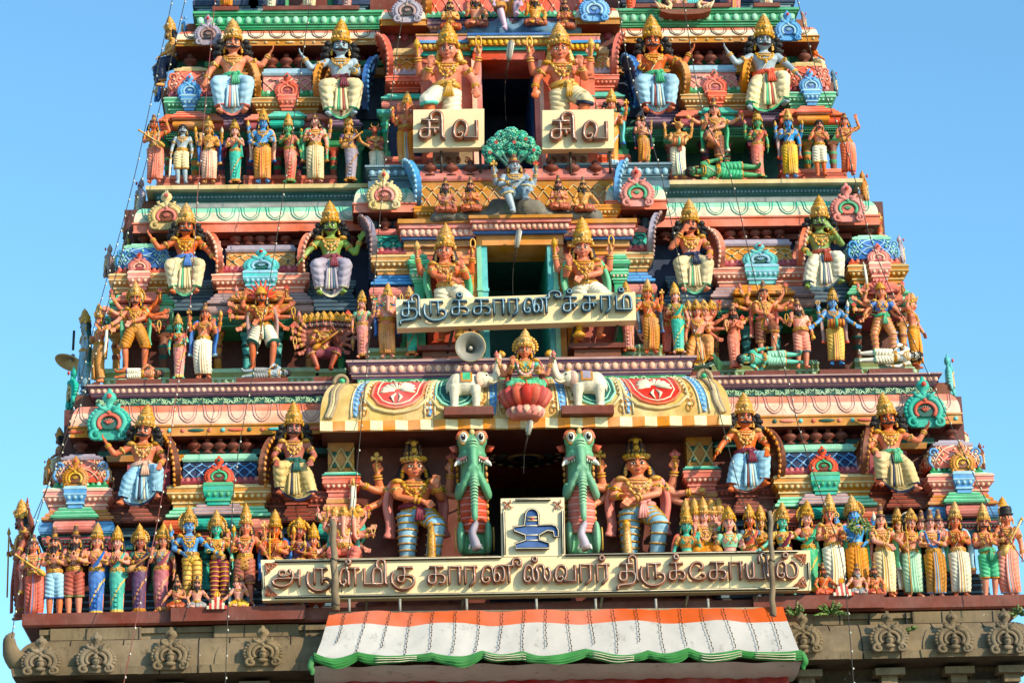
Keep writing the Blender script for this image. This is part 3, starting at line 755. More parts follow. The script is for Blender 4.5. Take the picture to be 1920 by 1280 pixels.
def upx(px): return (W(px, 750, .25)[0] - cl_ - .06) / (cr_ - cl_ - .12)


can = part('porch_canopy')
m = M(); m.grid(lambda u, v: CAN(u, v), 60, 12, 'canopy')
m.bx(cl_ + .02, cr_ - .02, CY0 + .03, 1.6, cz0 - .1, cz0, 'darkmaroon')
m.bx(cl_ + .34, cr_ - .34, CY1 - .02, 1.6, cz0 + .01, cz1 - .003, 'canopy')
for s in (0, 1):
    vs = [CAN(s, t) for t in [i / 12 for i in range(13)]]; vs2 = [V((v.x, 1.6, v.z)) for v in vs]
    m.add(vs + vs2, [(i, i + 1, i + 14, i + 13) for i in range(12)], 'sand', False)
m.build('canopy_vault', can)
m = M(); n = 33; yq = CY0 - .03      # folded eave strip, alternately ochre and cream
for i in range(n):
    x0 = cl_ + (cr_ - cl_) * i / n; x1 = cl_ + (cr_ - cl_) * (i + 1) / n; zt_, zb_ = cz0 + .03, cz0 - .115; o = .03
    a, b = (0, o) if i % 2 else (o, 0)
    m.add([(x0, yq - a, zt_), (x1, yq - b, zt_), (x1, yq - b + .01, zb_), (x0, yq - a + .01, zb_), (x0, yq + .08, zt_), (x1, yq + .08, zt_), (x1, yq + .08, zb_), (x0, yq + .08, zb_)],
          [(0, 3, 2, 1), (0, 1, 5, 4), (3, 7, 6, 2), (4, 5, 6, 7), (0, 4, 7, 3), (1, 2, 6, 5)], 'orange' if i % 2 else 'cream', False)
m.build('eave_strip', can)


def can_tube(m, pts, r, k): m.tube([CAN(u, t, .012) for u, t in pts], r, k, 6)


def can_patch(m, u0, u1, t0, t1, k, o=.014):
    def f(a, b):
        w_ = 1 - .55 * max(0, (.35 - b) / .35) ** 2.2; c = (u0 + u1) / 2; return CAN(c + (u1 - u0) * (a - .5) * w_, t0 + (t1 - t0) * b, o)
    m.grid(f, 10, 10, k)


for c_ in (745, 1228, 855, 1115, 988):   # painted panels
    m = M(); uc = upx(c_); red = c_ in (745, 1228)
    hw = .062 if red else .05
    k1, k2 = ('red', 'white') if red else (('darkteal', 'mint') if c_ != 988 else ('red', 'pink'))
    can_patch(m, uc - hw, uc + hw, .2, .96, k1)
    for sc_, r, k in ((1.08, .022, k2 if not red else 'salmon'), (1.36, .03, 'sand'), (.86, .012, k2)):
        U = [(-1, .97)] + [(-1 + .02 * j, .85 - .12 * j) for j in range(5)] + [(-.62, .24), (-.3, .2), (0, .185), (.3, .2), (.62, .24)] + [(.92 + .02 * j, .37 + .12 * j) for j in range(5)] + [(1, .97)]
        can_tube(m, [(uc + hw * sc_ * a, max(.07, t - .09 * (sc_ - 1) * 2.4)) for a, t in U], r, k)
    if red:
        def PT(q, w_, o): return CAN(uc + w_ / (cr_ - cl_), .46 + q * .78, o)
        for i in range(11):
            a = -1.75 + 3.5 * i / 10; dx, dq = sin(a), cos(a) * .95
            m.tube([PT(.05 * dq, .05 * dx, .02), PT(.16 * dq, .13 * dx, .032), PT(.26 * dq, .22 * dx, .03), PT(.33 * dq, .28 * dx, .02)], [.008, .02, .032, .008], 'white', 6, .5)
        for i in (-1, 1): m.tube([PT(-.08, .02 * i, .02), PT(-.18, .07 * i, .03), PT(-.28, .03 * i, .022)], [.01, .03, .008], 'white', 6, .5)
        m.ell(CAN(uc, .6, .03), .03, 'coral', 8, 6)
    for s in (-1, 1):
        for j in range(9): m.ell(CAN(uc + s * hw * 1.22, .16 + .09 * j, .012), (.035, .02, .03), 'cream', 7, 5)
    for s in (-1, 1):
        for j in range(7):
            for q in (0, 1):
                cc = uc + s * hw * (1.2 + .16 * q); t_ = .12 + .125 * j + .06 * q; m.tube([CAN(cc + .0055 * cos(a), t_ + .045 * sin(a), .016) for a in [i * pi / 5 for i in range(11)]], .008, 'ochre', 4)
    m.build('painted_panel', can)
for c_ in (672, 808, 925, 1052, 1172, 1312):
    m = M(); uc = upx(c_); can_patch(m, uc - .009, uc + .009, .06, .98, 'skyblue', .012)
    for j in range(13): m.ell(CAN(uc, .08 + .07 * j, .018), (.028, .016, .024), 'lightblue', 7, 5)
    for s in (-1, 1): can_tube(m, [(uc + s * .012, .05 + .093 * j) for j in range(11)], .014, 'cream')
    m.build('beaded_band', can)
for s in (-1, 1):   # scrolls that close the canopy's ends
    m = M(); u = .02 if s < 0 else .98; c = CAN(u, .8, .02)
    m.tube([c + V((s * p[0] * -1, -.02 - .03 * (1 - i / 24), p[1])) for i, p in enumerate(spiral(0, 0, .02, .12, 40, 560, 24))], [.018 + .02 * i / 24 for i in range(25)], 'ornament', 8)
    m.ell(c + V((0, -.07, .0)), (.05, .05, .045), 'seagreen', 8, 6)
    for q in range(3): m.tube(smooth_path([CAN(u - s * .006 * q, .72, .02), CAN(u - s * .006 * q, .45, .025), CAN(u - s * (.004 + .006 * q), .22, .025), CAN(u + s * (.006 - .005 * q), .05, .02)], 5), [.03] * 8 + [.028, .028, .026, .026, .028, .03, .034, .036], 'ornament' if q != 1 else 'sand', 6, .5)
    m.build('end_scroll', can)

# --- band that carries the next storey's middle figures
YB1 = .62; xa, xb = XX(655, 1301, 690, YB1); zc_ = Z(978, 672, YB1)
bead_cornice(0, YB1, 1.6, Z(978, 704, YB1), zc_, 'mauve', 'palepink', 'purple', xs=(xa, xb)); vine_frieze(xa + .12, xb - .12, YB1 + .06, 1.6, cz1 - .1, Z(978, 704, YB1) - .003, 'green', 'palegreen')

# --- second storey doorway
YD = 1.15; m = M(); oa, ob = XX(915, 1030, 560, YD); zl = Z(972, 459, YD)
wl, wr = XX(800, 1152, 560, YD)
m.bx(wl, oa - .01, YD + .12, YD + .6, zc_, zl + .2, 'brick'); m.bx(ob + .01, wr, YD + .12, YD + .6, zc_, zl + .2, 'brick'); m.build('door_wall', TOWER)
m = M(); m.bx(oa - .06, oa, YD + .13, YD + 2.2, zc_, zl, 'darkteal'); m.bx(ob, ob + .06, YD + .13, YD + 2.2, zc_, zl, 'teal'); m.bx(oa - .1, ob + .1, YD + 2.2, YD + 2.3, zc_, zl, 'darkteal'); m.bx(oa - .06, ob + .06, YD + .13, YD + 2.2, zl, zl + .08, 'darkteal'); m.build('door_recess', TOWER)  # inside painted dark, right wall lighter teal to stand for its sunlit side
for pa, pb, k, y_ in ((905, 916, 'aqua', -.02), (896, 905, 'mint', -.05), (885, 896, 'orange', 0), (1029, 1039, 'aqua', -.02), (1039, 1048, 'mint', -.05), (1048, 1060, 'orange', 0)):
    m = M(); x0, x1 = XX(pa, pb, 560, YD); m.bx(x0, x1 - .002, YD + y_, YD + .3, zc_ + .002, zl - .004, k)
    if k != 'orange':
        for q in (.45, .62): m.bx(x0 - .012, x1 + .012, YD + y_ - .02, YD + .2, zc_ + q * (zl - zc_), zc_ + q * (zl - zc_) + .05, k)
    m.build('door_post', TOWER)


def lintel(Y, pa, pb, rows, name='lintel'):
    m = M(); c = (pa + pb) / 2
    for (y0, y1, k, o, bead) in rows:
        x0, x1 = XX(pa, pb, y0, Y); z1_, z0 = Z(c, y0, Y), Z(c, y1, Y); m.rect(x0, x1, Y - o, Y + .8, [(z0, o, k), (z1_ - .004, o, k), (z1_ - .002, o, k)])
        if bead: eggrow(m, x0 - o, x1 + o, Y - o * 2 - .006, (z0 + z1_) / 2, (z1_ - z0) * .42, bead, 2.0)
    return m.build(name, TOWER)


lintel(YD - .06, 893, 1056, ((441, 459, 'orange', .0, None), (436, 441, 'blue', .05, None), (425, 436, 'pink', .08, 'palepink'), (419, 425, 'pink', .11, None), (413, 419, 'ochre', .13, None)))
for pa, pb in ((757, 884), (1063, 1180)):
    lintel(YD + .02, pa, pb, ((462, 474, 'orange', -.04, None), (451, 462, 'ochre', .0, None), (447, 451, 'blue', .04, None), (434, 447, 'pink', .06, 'palepink'), (426, 434, 'pink', .08, None), (418, 426, 'ochre', .1, None)))
for pp in (787, 1163, 873, 1072):
    k = 'seagreen' if pp in (787, 1163) else 'orange'
    m = M(); x = W(pp, 560, YD - .05)[0]; yy = YD - .05 if k == 'seagreen' else YD + .02
    cornice(m, x - .1, x + .1, yy, YD + .4, Z(pp, 530, yy), Z(pp, 505, yy), k, 'mint' if k == 'seagreen' else 'sand', 'palepink', .05); plates(m, x - .1, x + .1, yy, YD + .4, Z(pp, 500, yy), Z(pp, 477, yy), k, 'mint' if k == 'seagreen' else 'salmon', 2); m.bx(x - .08, x + .08, yy + .02, YD + .4, zc_, Z(pp, 477, yy), k); m.build('pilaster', TOWER)
for pa, pb in ((785, 908), (1070, 1172)):      # stepped pedestals under the door figures
    m = M(); x0, x1 = XX(pa, pb, 655, .82); zq = zc_
    for i, (a, b, ins) in enumerate(((0, .09, 0), (.09, .22, .06), (.22, .3, -.02))): m.bx(x0 + ins, x1 - ins, .82 + ins, 1.25, zq + a, zq + b - .002, 'maroon' if i != 1 else 'brown')
    m.build('door_pedestal', TOWER)
# vaulted roof above the second doorway
rf = part('middle_roof'); YR = 1.45; x0, x1 = XX(788, 1158, 370, YR)
lattice_roof(rf, 'vaulted_roof', x0, x1, YR, YR + 1.2, Z(972, 388, YR), Z(972, 318, YR + .2), 'ochre', 'sand', 'coral', 'pink')
m = M(); x0, x1 = XX(773, 1166, 395, YR - .15); cornice(m, x0 + .1, x1 - .1, YR - .15, 2.5, Z(972, 414, YR - .15), Z(972, 387, YR - .15), 'ochre', 'orange', 'sand', .08); m.build('cornice', rf)
for pp, s in ((783, -1), (1152, 1)): crescent(rf, W(pp, 340, YR)[0], s, YR - .2, Z(pp, 388, YR), Z(pp, 303, YR), 'skyblue', 'lightblue')
x0, x1 = XX(690, 1255, 320, 1.7); zu = Z(972, 309, 1.7)
for a, b in ((690, 912), (1025, 1255)):
    x0, x1 = XX(a, b, 320, 1.7); c = (a + b) / 2; bead_cornice(0, 1.7, 3, Z(c, 336, 1.7), zu, 'steel', 'lightblue', 'slate', xs=(x0, x1)); m = M(); m.bx(x0, x1, 1.76, 3, Z(c, 350, 1.7), Z(c, 336, 1.7) - .003, 'slate'); m.build('plain_frieze', TOWER)
for pp in (806, 846, 882, 1034, 1074, 1116): baluster(TOWER, W(pp, 315, 1.62)[0], 1.62, Z(pp, 331, 1.62), Z(pp, 300, 1.62))
m = M(); x0, x1 = XX(700, 1250, 360, 1.9); m.bx(x0, x1, 1.9, 2.6, zc_, zu - .2, 'darkmaroon') if 0 else None

# --- third storey doorway
YT = 2.1; m = M(); oa, ob = XX(905, 1003, 200, YT); zl = Z(955, 112, YT); wl, wr = XX(790, 1118, 200, YT)
m.bx(wl, oa - .01, YT + .1, YT + .6, zu + .002, zl + .2, 'salmon'); m.bx(ob + .01, wr, YT + .1, YT + .6, zu + .002, zl + .2, 'salmon'); m.build('door_wall', TOWER)
m = M(); m.bx(oa - .06, oa, YT + .13, YT + 2.4, zu - .2, zl, 'navy'); m.bx(ob, ob + .06, YT + .13, YT + 2.4, zu - .2, zl, 'blue'); m.bx(oa - .1, ob + .1, YT + 2.4, YT + 2.5, zu - .2, zl, 'darkblue'); m.bx(oa - .06, ob + .06, YT + .13, YT + 2.4, zl, zl + .08, 'navy'); m.build('door_recess', TOWER)  # navy inside with a brighter blue right wall: lit side painted by colour
for pa, pb, k, y_ in ((895, 905, 'pink', -.02), (886, 895, 'palepink', -.05), (1003, 1012, 'pink', -.02), (1012, 1020, 'palepink', -.05)):
    m = M(); x0, x1 = XX(pa, pb, 200, YT); m.bx(x0, x1 - .002, YT + y_, YT + .3, zu + .003, zl - .004, k); m.build('door_post', TOWER)
lintel(YT - .06, 886, 1022, ((96, 112, 'coral', .0, None), (90, 96, 'teal', .03, None), (79, 90, 'orange', .06, 'yellow'), (75, 79, 'white', .09, None), (71, 75, 'blue', .1, None)))
for pa, pb in ((786, 884), (1025, 1118)):
    lintel(YT + .02, pa, pb, ((104, 116, 'salmon', -.03, None), (96, 104, 'teal', .0, None), (86, 96, 'orange', .04, 'yellow'), (81, 86, 'skyblue', .06, None), (72, 81, 'pink', .05, None), (69, 72, 'ochre', .06, None)))
for pp in (800, 1108):
    m = M(); x = W(pp, 290, 1.95)[0]; pa, pb = (812, 886) if pp < 900 else (1028, 1102)
    x0, x1 = XX(pa, pb, 295, 1.9); m.bx(x0, x1, 1.9, 2.2, zu + .004, Z(pp, 284, 1.9), 'ornament'); 
    for i in range(4): m.tube([V((x0 + (i + .5) * (x1 - x0) / 4 + p[0], 1.895, (zu + Z(pp, 284, 1.9)) / 2 + p[1])) for p in spiral(0, 0, .012, .06, 0, 480, 16)], .009, 'brown', 5)
    m.bx(x0 - .06, x1 + .06, 1.86, 1.9, zu + .004, zu + .05, 'salmon'); m.build('scroll_panel', TOWER)
rf = part('middle_roof'); YR = 2.75; x0, x1 = XX(805, 1092, 20, YR)
lattice_roof(rf, 'vaulted_roof', x0, x1, YR, YR + 1.2, Z(950, 28, YR), Z(950, -60, YR), 'coral', 'salmon', 'palepink', 'skyblue')
m = M(); petals(m, x0, x1, YR - .04, 3.6, Z(950, 37, YR), Z(950, 25, YR), 'seagreen', 'mint'); x0, x1 = XX(797, 1101, 50, YR - .15); cornice(m, x0 + .1, x1 - .1, YR - .15, 3.6, Z(950, 68, YR - .15), Z(950, 38, YR - .15), 'mauve', 'purple', 'palepink', .08); m.build('cornice', rf)
for pp, s in ((803, -1), (1096, 1)): crescent(rf, W(pp, 10, YR)[0], s, YR - .1, Z(pp, 36, YR), Z(pp, -70, YR), 'orange', 'ochre')

# --- narrow pavilions on either side of the doorways
for s in (-1, 1):
    s_ = -s
    bay('side_pavilion', s_, (700, 776), 1.3, 2.4, (480, 515), ('ochre', 'sand', 'orange'), None, None, (515, 538, 696, 780), ('skyblue', 'blue', 'blue', 'skyblue'), (538, 560, 690, 780), ('pink', 'pink', 'orange', 'teal'),
        roof=(704, 772, 428, 468, ('teal', 'darkteal', 'mint', 'pink')), pet=(464, 480, 'magenta', 'pink'))
    crescent(TOWER, s * abs(W(700, 450, 1.3)[0]), s, 1.2, Z(700, 483, 1.3), Z(700, 403, 1.3), 'lilac', 'mauve')
    a, b = span(662, 780, 390, 1.25, s_); kapota(0, 1.25, 3, Z(715, 398, 1.25), Z(715, 380, 1.25), Z(715, 349, 1.3), .16, 'salmon', 'white', 'mint', 'teal', .36, xs=(a, b))
    m = M(); a, b = span(690, 775, 420, 1.5, s_); m.bx(a, b, 1.62, 2.4, Z(715, 520, 1.5), Z(715, 398, 1.25) - .01, 'darkblue'); eggrow(m, a, b, 1.62, Z(715, 418, 1.5), .08, 'slate', 2.2); m.build('neck_wall', TOWER)
    for pp in (722, 750): baluster(TOWER, s * abs(W(pp, 420, 1.5)[0]), 1.5, Z(pp, 432, 1.5), Z(pp, 406, 1.5))
    gx = s * abs(W(720, 360, 1.15)[0]); gable(TOWER, gx, 1.12, Z(720, 392, 1.12), .54, Z(720, 316, 1.12) - Z(720, 392, 1.12), 'sand' if s < 0 else 'pink', 'pink' if s < 0 else 'seagreen', 'brown' if s < 0 else 'coral')
    m = M(); a, b = span(690, 788, 600, 1.4, s_); m.bx(a, b, 1.42, 2.4, zc_, Z(740, 555, 1.4), 'darkmaroon'); cornice(m, a, b, 1.25, 1.6, zc_ + .003, Z(740, 655, 1.3), 'olive', 'palegreen', 'palegreen', .05); m.build('bay_wall', TOWER)
    pilaster(TOWER, s * abs(W(760, 600, 1.3)[0]), 1.34, Z(740, 655, 1.3), Z(740, 575, 1.3), 'green', 'teal', .07)
    # upper one
    bay('side_pavilion', s_, (727, 792), 2.3, 3.4, (145, 173), ('coral', 'salmon', 'salmon'), None, None, (175, 190, 715, 800), ('teal', 'mint', 'pink', 'pink'), (190, 206, 713, 800), ('pink', 'pink', 'magenta', 'pink'),
        roof=(738, 788, 90, 132, ('ochre', 'sand', 'coral', 'sand')), pet=(130, 145, 'lilac', 'mauve'))
    crescent(TOWER, s * abs(W(731, 100, 2.3)[0]), s, 2.2, Z(731, 146, 2.3), Z(731, 63, 2.3), 'coral', 'salmon')
    a, b = span(713, 800, 40, 2.25, s_); kapota(0, 2.25, 4, Z(755, 48, 2.25), Z(755, 36, 2.25), Z(755, 14, 2.3), .14, 'ochre', 'white', 'salmon', 'brown', .34, xs=(a, b))
    m = M(); a, b = span(722, 795, 70, 2.5, s_); m.bx(a, b, 2.62, 3.4, Z(755, 150, 2.5), Z(755, 48, 2.25) - .01, 'darkmaroon'); eggrow(m, a, b, 2.62, Z(755, 64, 2.5), .08, 'wine', 2.1); m.build('neck_wall', TOWER)
    gx = s * abs(W(763, 20, 2.15)[0]); gable(TOWER, gx, 2.12, Z(763, 42, 2.12), .5, .62, 'lilac' if s < 0 else 'skyblue', 'mauve' if s < 0 else 'lightblue', 'darkgrey' if s < 0 else 'blue')
    m = M(); a, b = span(715, 800, 250, 2.4, s_); m.bx(a, b, 2.42, 3.4, zu, Z(755, 205, 2.4), 'darkblue'); cornice(m, a, b, 2.3, 2.6, zu + .003, Z(755, 295, 2.3), 'brick', 'salmon', 'salmon', .05); m.build('bay_wall', TOWER)
    pilaster(TOWER, s * abs(W(722, 250, 2.3)[0]), 2.36, Z(755, 295, 2.3), Z(755, 208, 2.3), 'green', 'teal', .07)
for pa, pb in ((722, 840), (1145, 1262)):   # low blocks the porch guardians stand on, mostly behind the long sign
    m = M(); x0, x1 = XX(pa, pb, 1090, .5); m.bx(x0, x1, .5, 1.1, zp, Z(985, 1084, .72), 'brown'); m.build('guardian_block', TOWER)
# gable plaques on the side faces, seen edge-on past the corners
for t, (lst) in enumerate((((135, 762, 80, 1.6, 6.75, 'teal', 'aqua'), (88, 905, 50, 1.3, 6.95, 'orange', 'brown')), ((262, 398, 70, 2.6, 5.95, 'lilac', 'ochre'), (203, 515, 62, 2.3, 6.1, 'mauve', 'lilac')), ((345, 66, 42, 3.5, 5.4, 'skyblue', 'mauve'), (297, 186, 50, 3.3, 5.5, 'blue', 'slate')))):
    for (px, py, hp, Y_, xx, c1, c2) in lst:
        z0 = Z(px, py, Y_); h = hp * MPP(px, py, Y_)
        for s in (-1, 1):
            x = abs(W(px, py, Y_)[0]); g = gable(TOWER, 0, 0, 0, h * .8, h, c1 if s < 0 else c2, 'sand', 'maroon', name='side_gable'); g.location = (s * x, Y_, z0); g.rotation_euler = (0, 0, s * pi / 2 * .8)
        for s in (-1, 1):
            m = M(); p, q = sorted((s * (x - .5), s * (x - .06))); m.bx(p, q, Y_ - .2, Y_ + 1.2, z0 - .08, z0 + .12, 'brown')
            m.build('side_shelf', TOWER)
# ------------------------------------------------------------------ stone storey below the painted tower
st = thing('stone_gatehouse', 'weathered grey-brown carved stone storey under the painted temple tower', 'gatehouse')
m = M(); zl0, zl1 = Z(30, 1270, -.35), Z(30, 1253, -.35); zt0 = Z(30, 1207, .1)
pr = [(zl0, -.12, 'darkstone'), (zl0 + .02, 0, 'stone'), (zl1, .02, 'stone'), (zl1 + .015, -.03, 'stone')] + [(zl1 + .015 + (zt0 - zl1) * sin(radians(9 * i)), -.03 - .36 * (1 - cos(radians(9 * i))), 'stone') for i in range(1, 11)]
m.rect(-7.5, 7.5, -.35, 13.8, pr); m.rect(-7.12, 7.12, .12, 13.6, [(zt0 - .02, 0, 'stone'), (zt0 + .12, .0, 'stone'), (zt0 + .12, .05, 'stone'), (zt0 + .2, .05, 'stone'), (zt0 + .2, .0, 'stone'), (zb - .22, 0, 'stone'), (zb - .215, 0, 'stone')])
for s in (-1, 1):       # projecting blocks in the stone cornice
    for pa, pb in ((95, 265), (400, 560)):
        a, b = sorted((s * abs(W(pa, 1200, .1)[0]), s * abs(W(pb, 1200, .1)[0]))); m.rect(a, b, .04, .3, [(zt0 + .03, .0, 'stone'), (zb - .225, .0, 'stone'), (zb - .223, 0, 'stone')])
        m.rect(a, b, -.38, .2, [(z, o - .01, k) for z, o, k in [(q[0] + .001, q[1], q[2]) for q in pr[1:9]]])
for s in (-1, 1):
    for pp, top in ((130, 0), (230, 0), (300, 1), (372, 0), (430, 0), (545, 1)):
        x = s * abs(W(pp, 1230, -.3)[0])
        m.tube([(x, -.35 - q[1] - .004, q[0]) for q in pr[1:]], .009, 'black', 4); m.bx(x + .2, x + .212, .03, .2, zt0 + .02, zb - .23, 'black')
m.build('stone_cornice', st)
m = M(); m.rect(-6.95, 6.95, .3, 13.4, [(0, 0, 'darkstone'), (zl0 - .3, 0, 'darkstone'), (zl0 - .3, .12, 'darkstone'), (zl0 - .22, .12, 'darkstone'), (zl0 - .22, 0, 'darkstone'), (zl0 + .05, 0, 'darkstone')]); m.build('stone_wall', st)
for s in (-1, 1):
    for pp in (1510, 1665, 1795, 1895):
        x = s * W(pp, 1262, .1)[0]; m = M(); zc2 = Z(1665, 1256, .1)
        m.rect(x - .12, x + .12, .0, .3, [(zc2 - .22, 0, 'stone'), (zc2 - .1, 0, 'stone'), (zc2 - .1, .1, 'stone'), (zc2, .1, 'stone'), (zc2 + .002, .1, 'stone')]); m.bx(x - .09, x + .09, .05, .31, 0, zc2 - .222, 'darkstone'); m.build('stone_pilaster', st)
for px_, y0, y1 in ((76, 1190, 1264), (180, 1183, 1260), (320, 1174, 1254), (493, 1171, 1247), (1507, 1146, 1222), (1668, 1143, 1220), (1790, 1143, 1222), (1889, 1139, 1224)):
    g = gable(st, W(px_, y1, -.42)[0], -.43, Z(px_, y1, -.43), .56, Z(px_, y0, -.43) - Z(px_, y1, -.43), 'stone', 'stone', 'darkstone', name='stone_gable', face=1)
for s in (-1, 1):
    m = M(); m.tube(smooth_path([(s * 7.3, -.2, zl1 + .05), (s * 7.5, -.25, zl1 + .2), (s * 7.56, -.25, zl1 + .45), (s * 7.5, -.22, zl1 + .55)], 4), [.16] * 4 + [.14, .13, .11, .1, .09, .07, .05, .04, .02], 'stone', 7); m.build('corner_horn', st)
m = M(); m.bx(-400, 400, -300, 600, -.5, 0, 'asphalt'); g = m.build('ground'); g['kind'] = 'structure'

# ------------------------------------------------------------------ Tamil lettering, drawn stroke by stroke (x to the right, 0..1 = base line to head line)
LOOP = [(.2, .24), (.29, .32), (.37, .2), (.28, .03), (.11, .04), (.02, .3), (.1, .8)]
GL = {
    'ka': (1.0, [[(.1, 1), (.9, 1)], 's', [(.44, 1), (.44, .4), (.4, .1), (.22, .0), (.04, .1), (.04, .4), (.2, .53), (.45, .53), (.72, .53), (.92, .42), (.95, .2), (.82, .02), (.64, .06)]]),
    'ca': (.9, [[(.1, 1), (.85, 1)], 's', [(.44, 1), (.44, .4), (.4, .1), (.22, .0), (.04, .1), (.04, .4), (.2, .53), (.45, .53), (.88, .53)], [(.68, .53), (.68, .28)]]),
    'ta': (.95, [[(.1, 1), (.85, 1)], 's', [(.44, 1), (.44, .4), (.4, .1), (.22, .0), (.04, .1), (.04, .4), (.2, .53), (.45, .53), (.75, .52), (.95, .34), (.92, .02), (.7, -.2), (.2, -.26), (-.08, -.34), (-.1, -.5)]]),
    'va': (1.0, ['s', [(.2, .24), (.29, .32), (.37, .2), (.28, .03), (.11, .04), (.02, .3), (.08, .75), (.28, .98), (.48, .86), (.54, .6), (.5, .3), (.42, .08)], [(.42, .02), (.95, .02), (.95, 1)]]),
    'ra': (.8, [[(0, 0), (0, 1), (.8, 1)], [(.6, 1), (.6, .12), (.3, -.16)]]),
    'aa': (.7, [[(0, 0), (0, 1), (.75, 1)], [(.6, 1), (.6, 0)]]),
    'na': (1.6, ['s', LOOP + [(.3, 1), (.5, .85), (.56, .4), (.62, .06), (.78, .06), (.86, .3), (.78, .56), (.64, .5), (.6, .3)], 's', [(.6, .4), (.66, .85), (.86, 1), (1.04, .85), (1.08, .4), (1.0, .1), (.9, .12)], [(.9, 1), (1.45, 1)], [(1.3, 1), (1.3, 0)]]),
    'ii': (.5, ['s', [(0, 1), (.02, 1.3), (.2, 1.45), (.42, 1.35), (.46, 1.1), (.34, 1.0), (.24, 1.12), (.32, 1.22)]]),
    'i': (.4, ['s', [(-.3, 1), (-.32, 1.3), (-.1, 1.5), (.12, 1.4), (.16, 1.1), (.16, .6), (.17, .1), (.28, 0)]]),
    'ma': (.9, [[(0, 1), (0, .02), (.88, .02)], 's', [(.42, .02), (.42, .6), (.5, .92), (.68, .98), (.85, .8), (.88, .4), (.88, .02)]]),
    'a': (1.1, ['s', [(.42, .62), (.5, .74), (.42, .9), (.28, .88), (.24, .7), (.36, .58), (.56, .62), (.68, .8), (.6, 1.0)], 's', [(.72, .9), (.76, .5), (.64, .12), (.36, -.04), (.08, .06), (.0, .26), (.14, .42), (.5, .44), (1.0, .44)], [(1.0, 1), (1.0, 0)]]),
    'lla': (1.1, ['s', LOOP + [(.28, .98), (.46, .85), (.5, .5), (.5, 0)], [(.5, 1), (1.1, 1)], [(.86, 1), (.86, 0)]]),
    'sa': (1.5, ['s', LOOP + [(.3, 1), (.48, .8), (.5, .3), (.6, .04), (.76, .1), (.78, .5), (.7, .8), (.84, 1), (1.04, .98), (1.12, .7), (1.12, .3), (1.26, .03), (1.42, .2), (1.42, .6), (1.3, .9)]]),
    'ya': (.95, ['s', [(0, .95), (0, .4), (.06, .06), (.2, .0), (.34, .1), (.36, .5), (.36, 1)], [(.2, 0), (.92, 0), (.92, 1)]]),
    'la': (1.05, ['s', LOOP + [(.3, .98), (.46, .8), (.46, .4), (.52, .06), (.72, -.02), (.94, .12), (1.02, .5), (.92, .9), (.74, 1)]]),
    'ee': (.7, ['s', [(.44, .62), (.56, .7), (.56, .92), (.36, 1.04), (.14, .92), (.0, .5), (.1, .12), (.36, .0), (.6, .06), (.66, .24), (.5, .34)]]),
    'ru': (1.15, [[(.34, .12), (.34, 1), (.98, 1)], [(.72, 1), (.72, .12)], 's', [(.08, .86), (.0, .5), (.06, .02), (.36, -.3), (.76, -.3), (1.06, -.06), (1.1, .26), (.92, .42), (.74, .34)]]),
    'ku': (1.1, [[(.3, 1), (1.0, 1)], 's', [(.6, 1), (.6, .4), (.5, .12), (.32, .18), (.3, .4), (.46, .5), (.8, .5), (1.02, .36), (1.02, .0), (.74, -.28), (.34, -.28), (.06, .02), (.0, .4), (.1, .74)]]),
    'dot': (.3, ['s', [(.13 * cos(a), 1.38 + .13 * sin(a)) for a in [i * pi / 5 for i in range(11)]]]),
}


def letter(parent, g, px, py, wpx, hpx, Y, k='neonframe', kt='neontube', hole=None, stroke=1.0, dz=0):
    w0, ops = GL[g]; o = P(px, py, Y); mp = MPP(px, py, Y); sx = wpx * mp / w0; sz = hpx * mp / .955
    m = M(); sm = False; r = .024 * stroke
    for op in ops:
        if op == 's': sm = True; continue
        pts = [V((o.x + x * sx, 0, o.z + (z + dz) * sz)) for x, z in op]
        if sm: pts = smooth_path(pts, 5)
        sm = False
        m.tube([V((p.x, Y - .075, p.z)) for p in pts], r * 1.414, k, 4, tw=.785, up=(0, 1, 0), flat=1.2)
        m.tube([V((p.x, Y - .135, p.z)) for p in pts], r * .26, kt, 5)
        m.tube([V((p.x, Y - .112, p.z)) for p in pts], r * .42, 'black', 4, tw=.785, up=(0, 1, 0), flat=.3)
        for p in (pts[0], pts[-1]): m.tube([(p.x, Y - .06, p.z), (p.x, Y, p.z)], .01, 'black', 5)
    return m.build('letter', parent)


def board(name, label, quad, Y, D, group=None, k='board'):
    """flat sign box: quad = four pixel corners of its front (tl, tr, br, bl)"""
    t = thing(name, label, 'sign', P(*quad[3], Y), group); T = t.location.copy(); t.location = (0, 0, 0)
    m = M(); q = [P(x, y, Y) for x, y in quad]; b = [V((p.x, Y + D, p.z)) for p in q]
    m.add(q + b, [(3, 2, 1, 0), (4, 5, 6, 7), (0, 1, 5, 4), (1, 2, 6, 5), (2, 3, 7, 6), (3, 0, 4, 7)], k, False)
    fixn(m.build('panel', t)); return t


def edge_tubes(t, pts, Y, name='neon_border'):
    m = M()
    for (a, b) in zip(pts, pts[1:]):
        A, B_ = P(*a, Y), P(*b, Y)
        m.tube([A + V((0, -.03, 0)), B_ + V((0, -.03, 0))], .022, 'black', 5); m.tube([A + V((0, -.055, .0)), B_ + V((0, -.055, 0))], .008, 'white', 5)
    m.build(name, t)


def ip(a, b, x): return a[1] + (b[1] - a[1]) * (x - a[0]) / (b[0] - a[0])


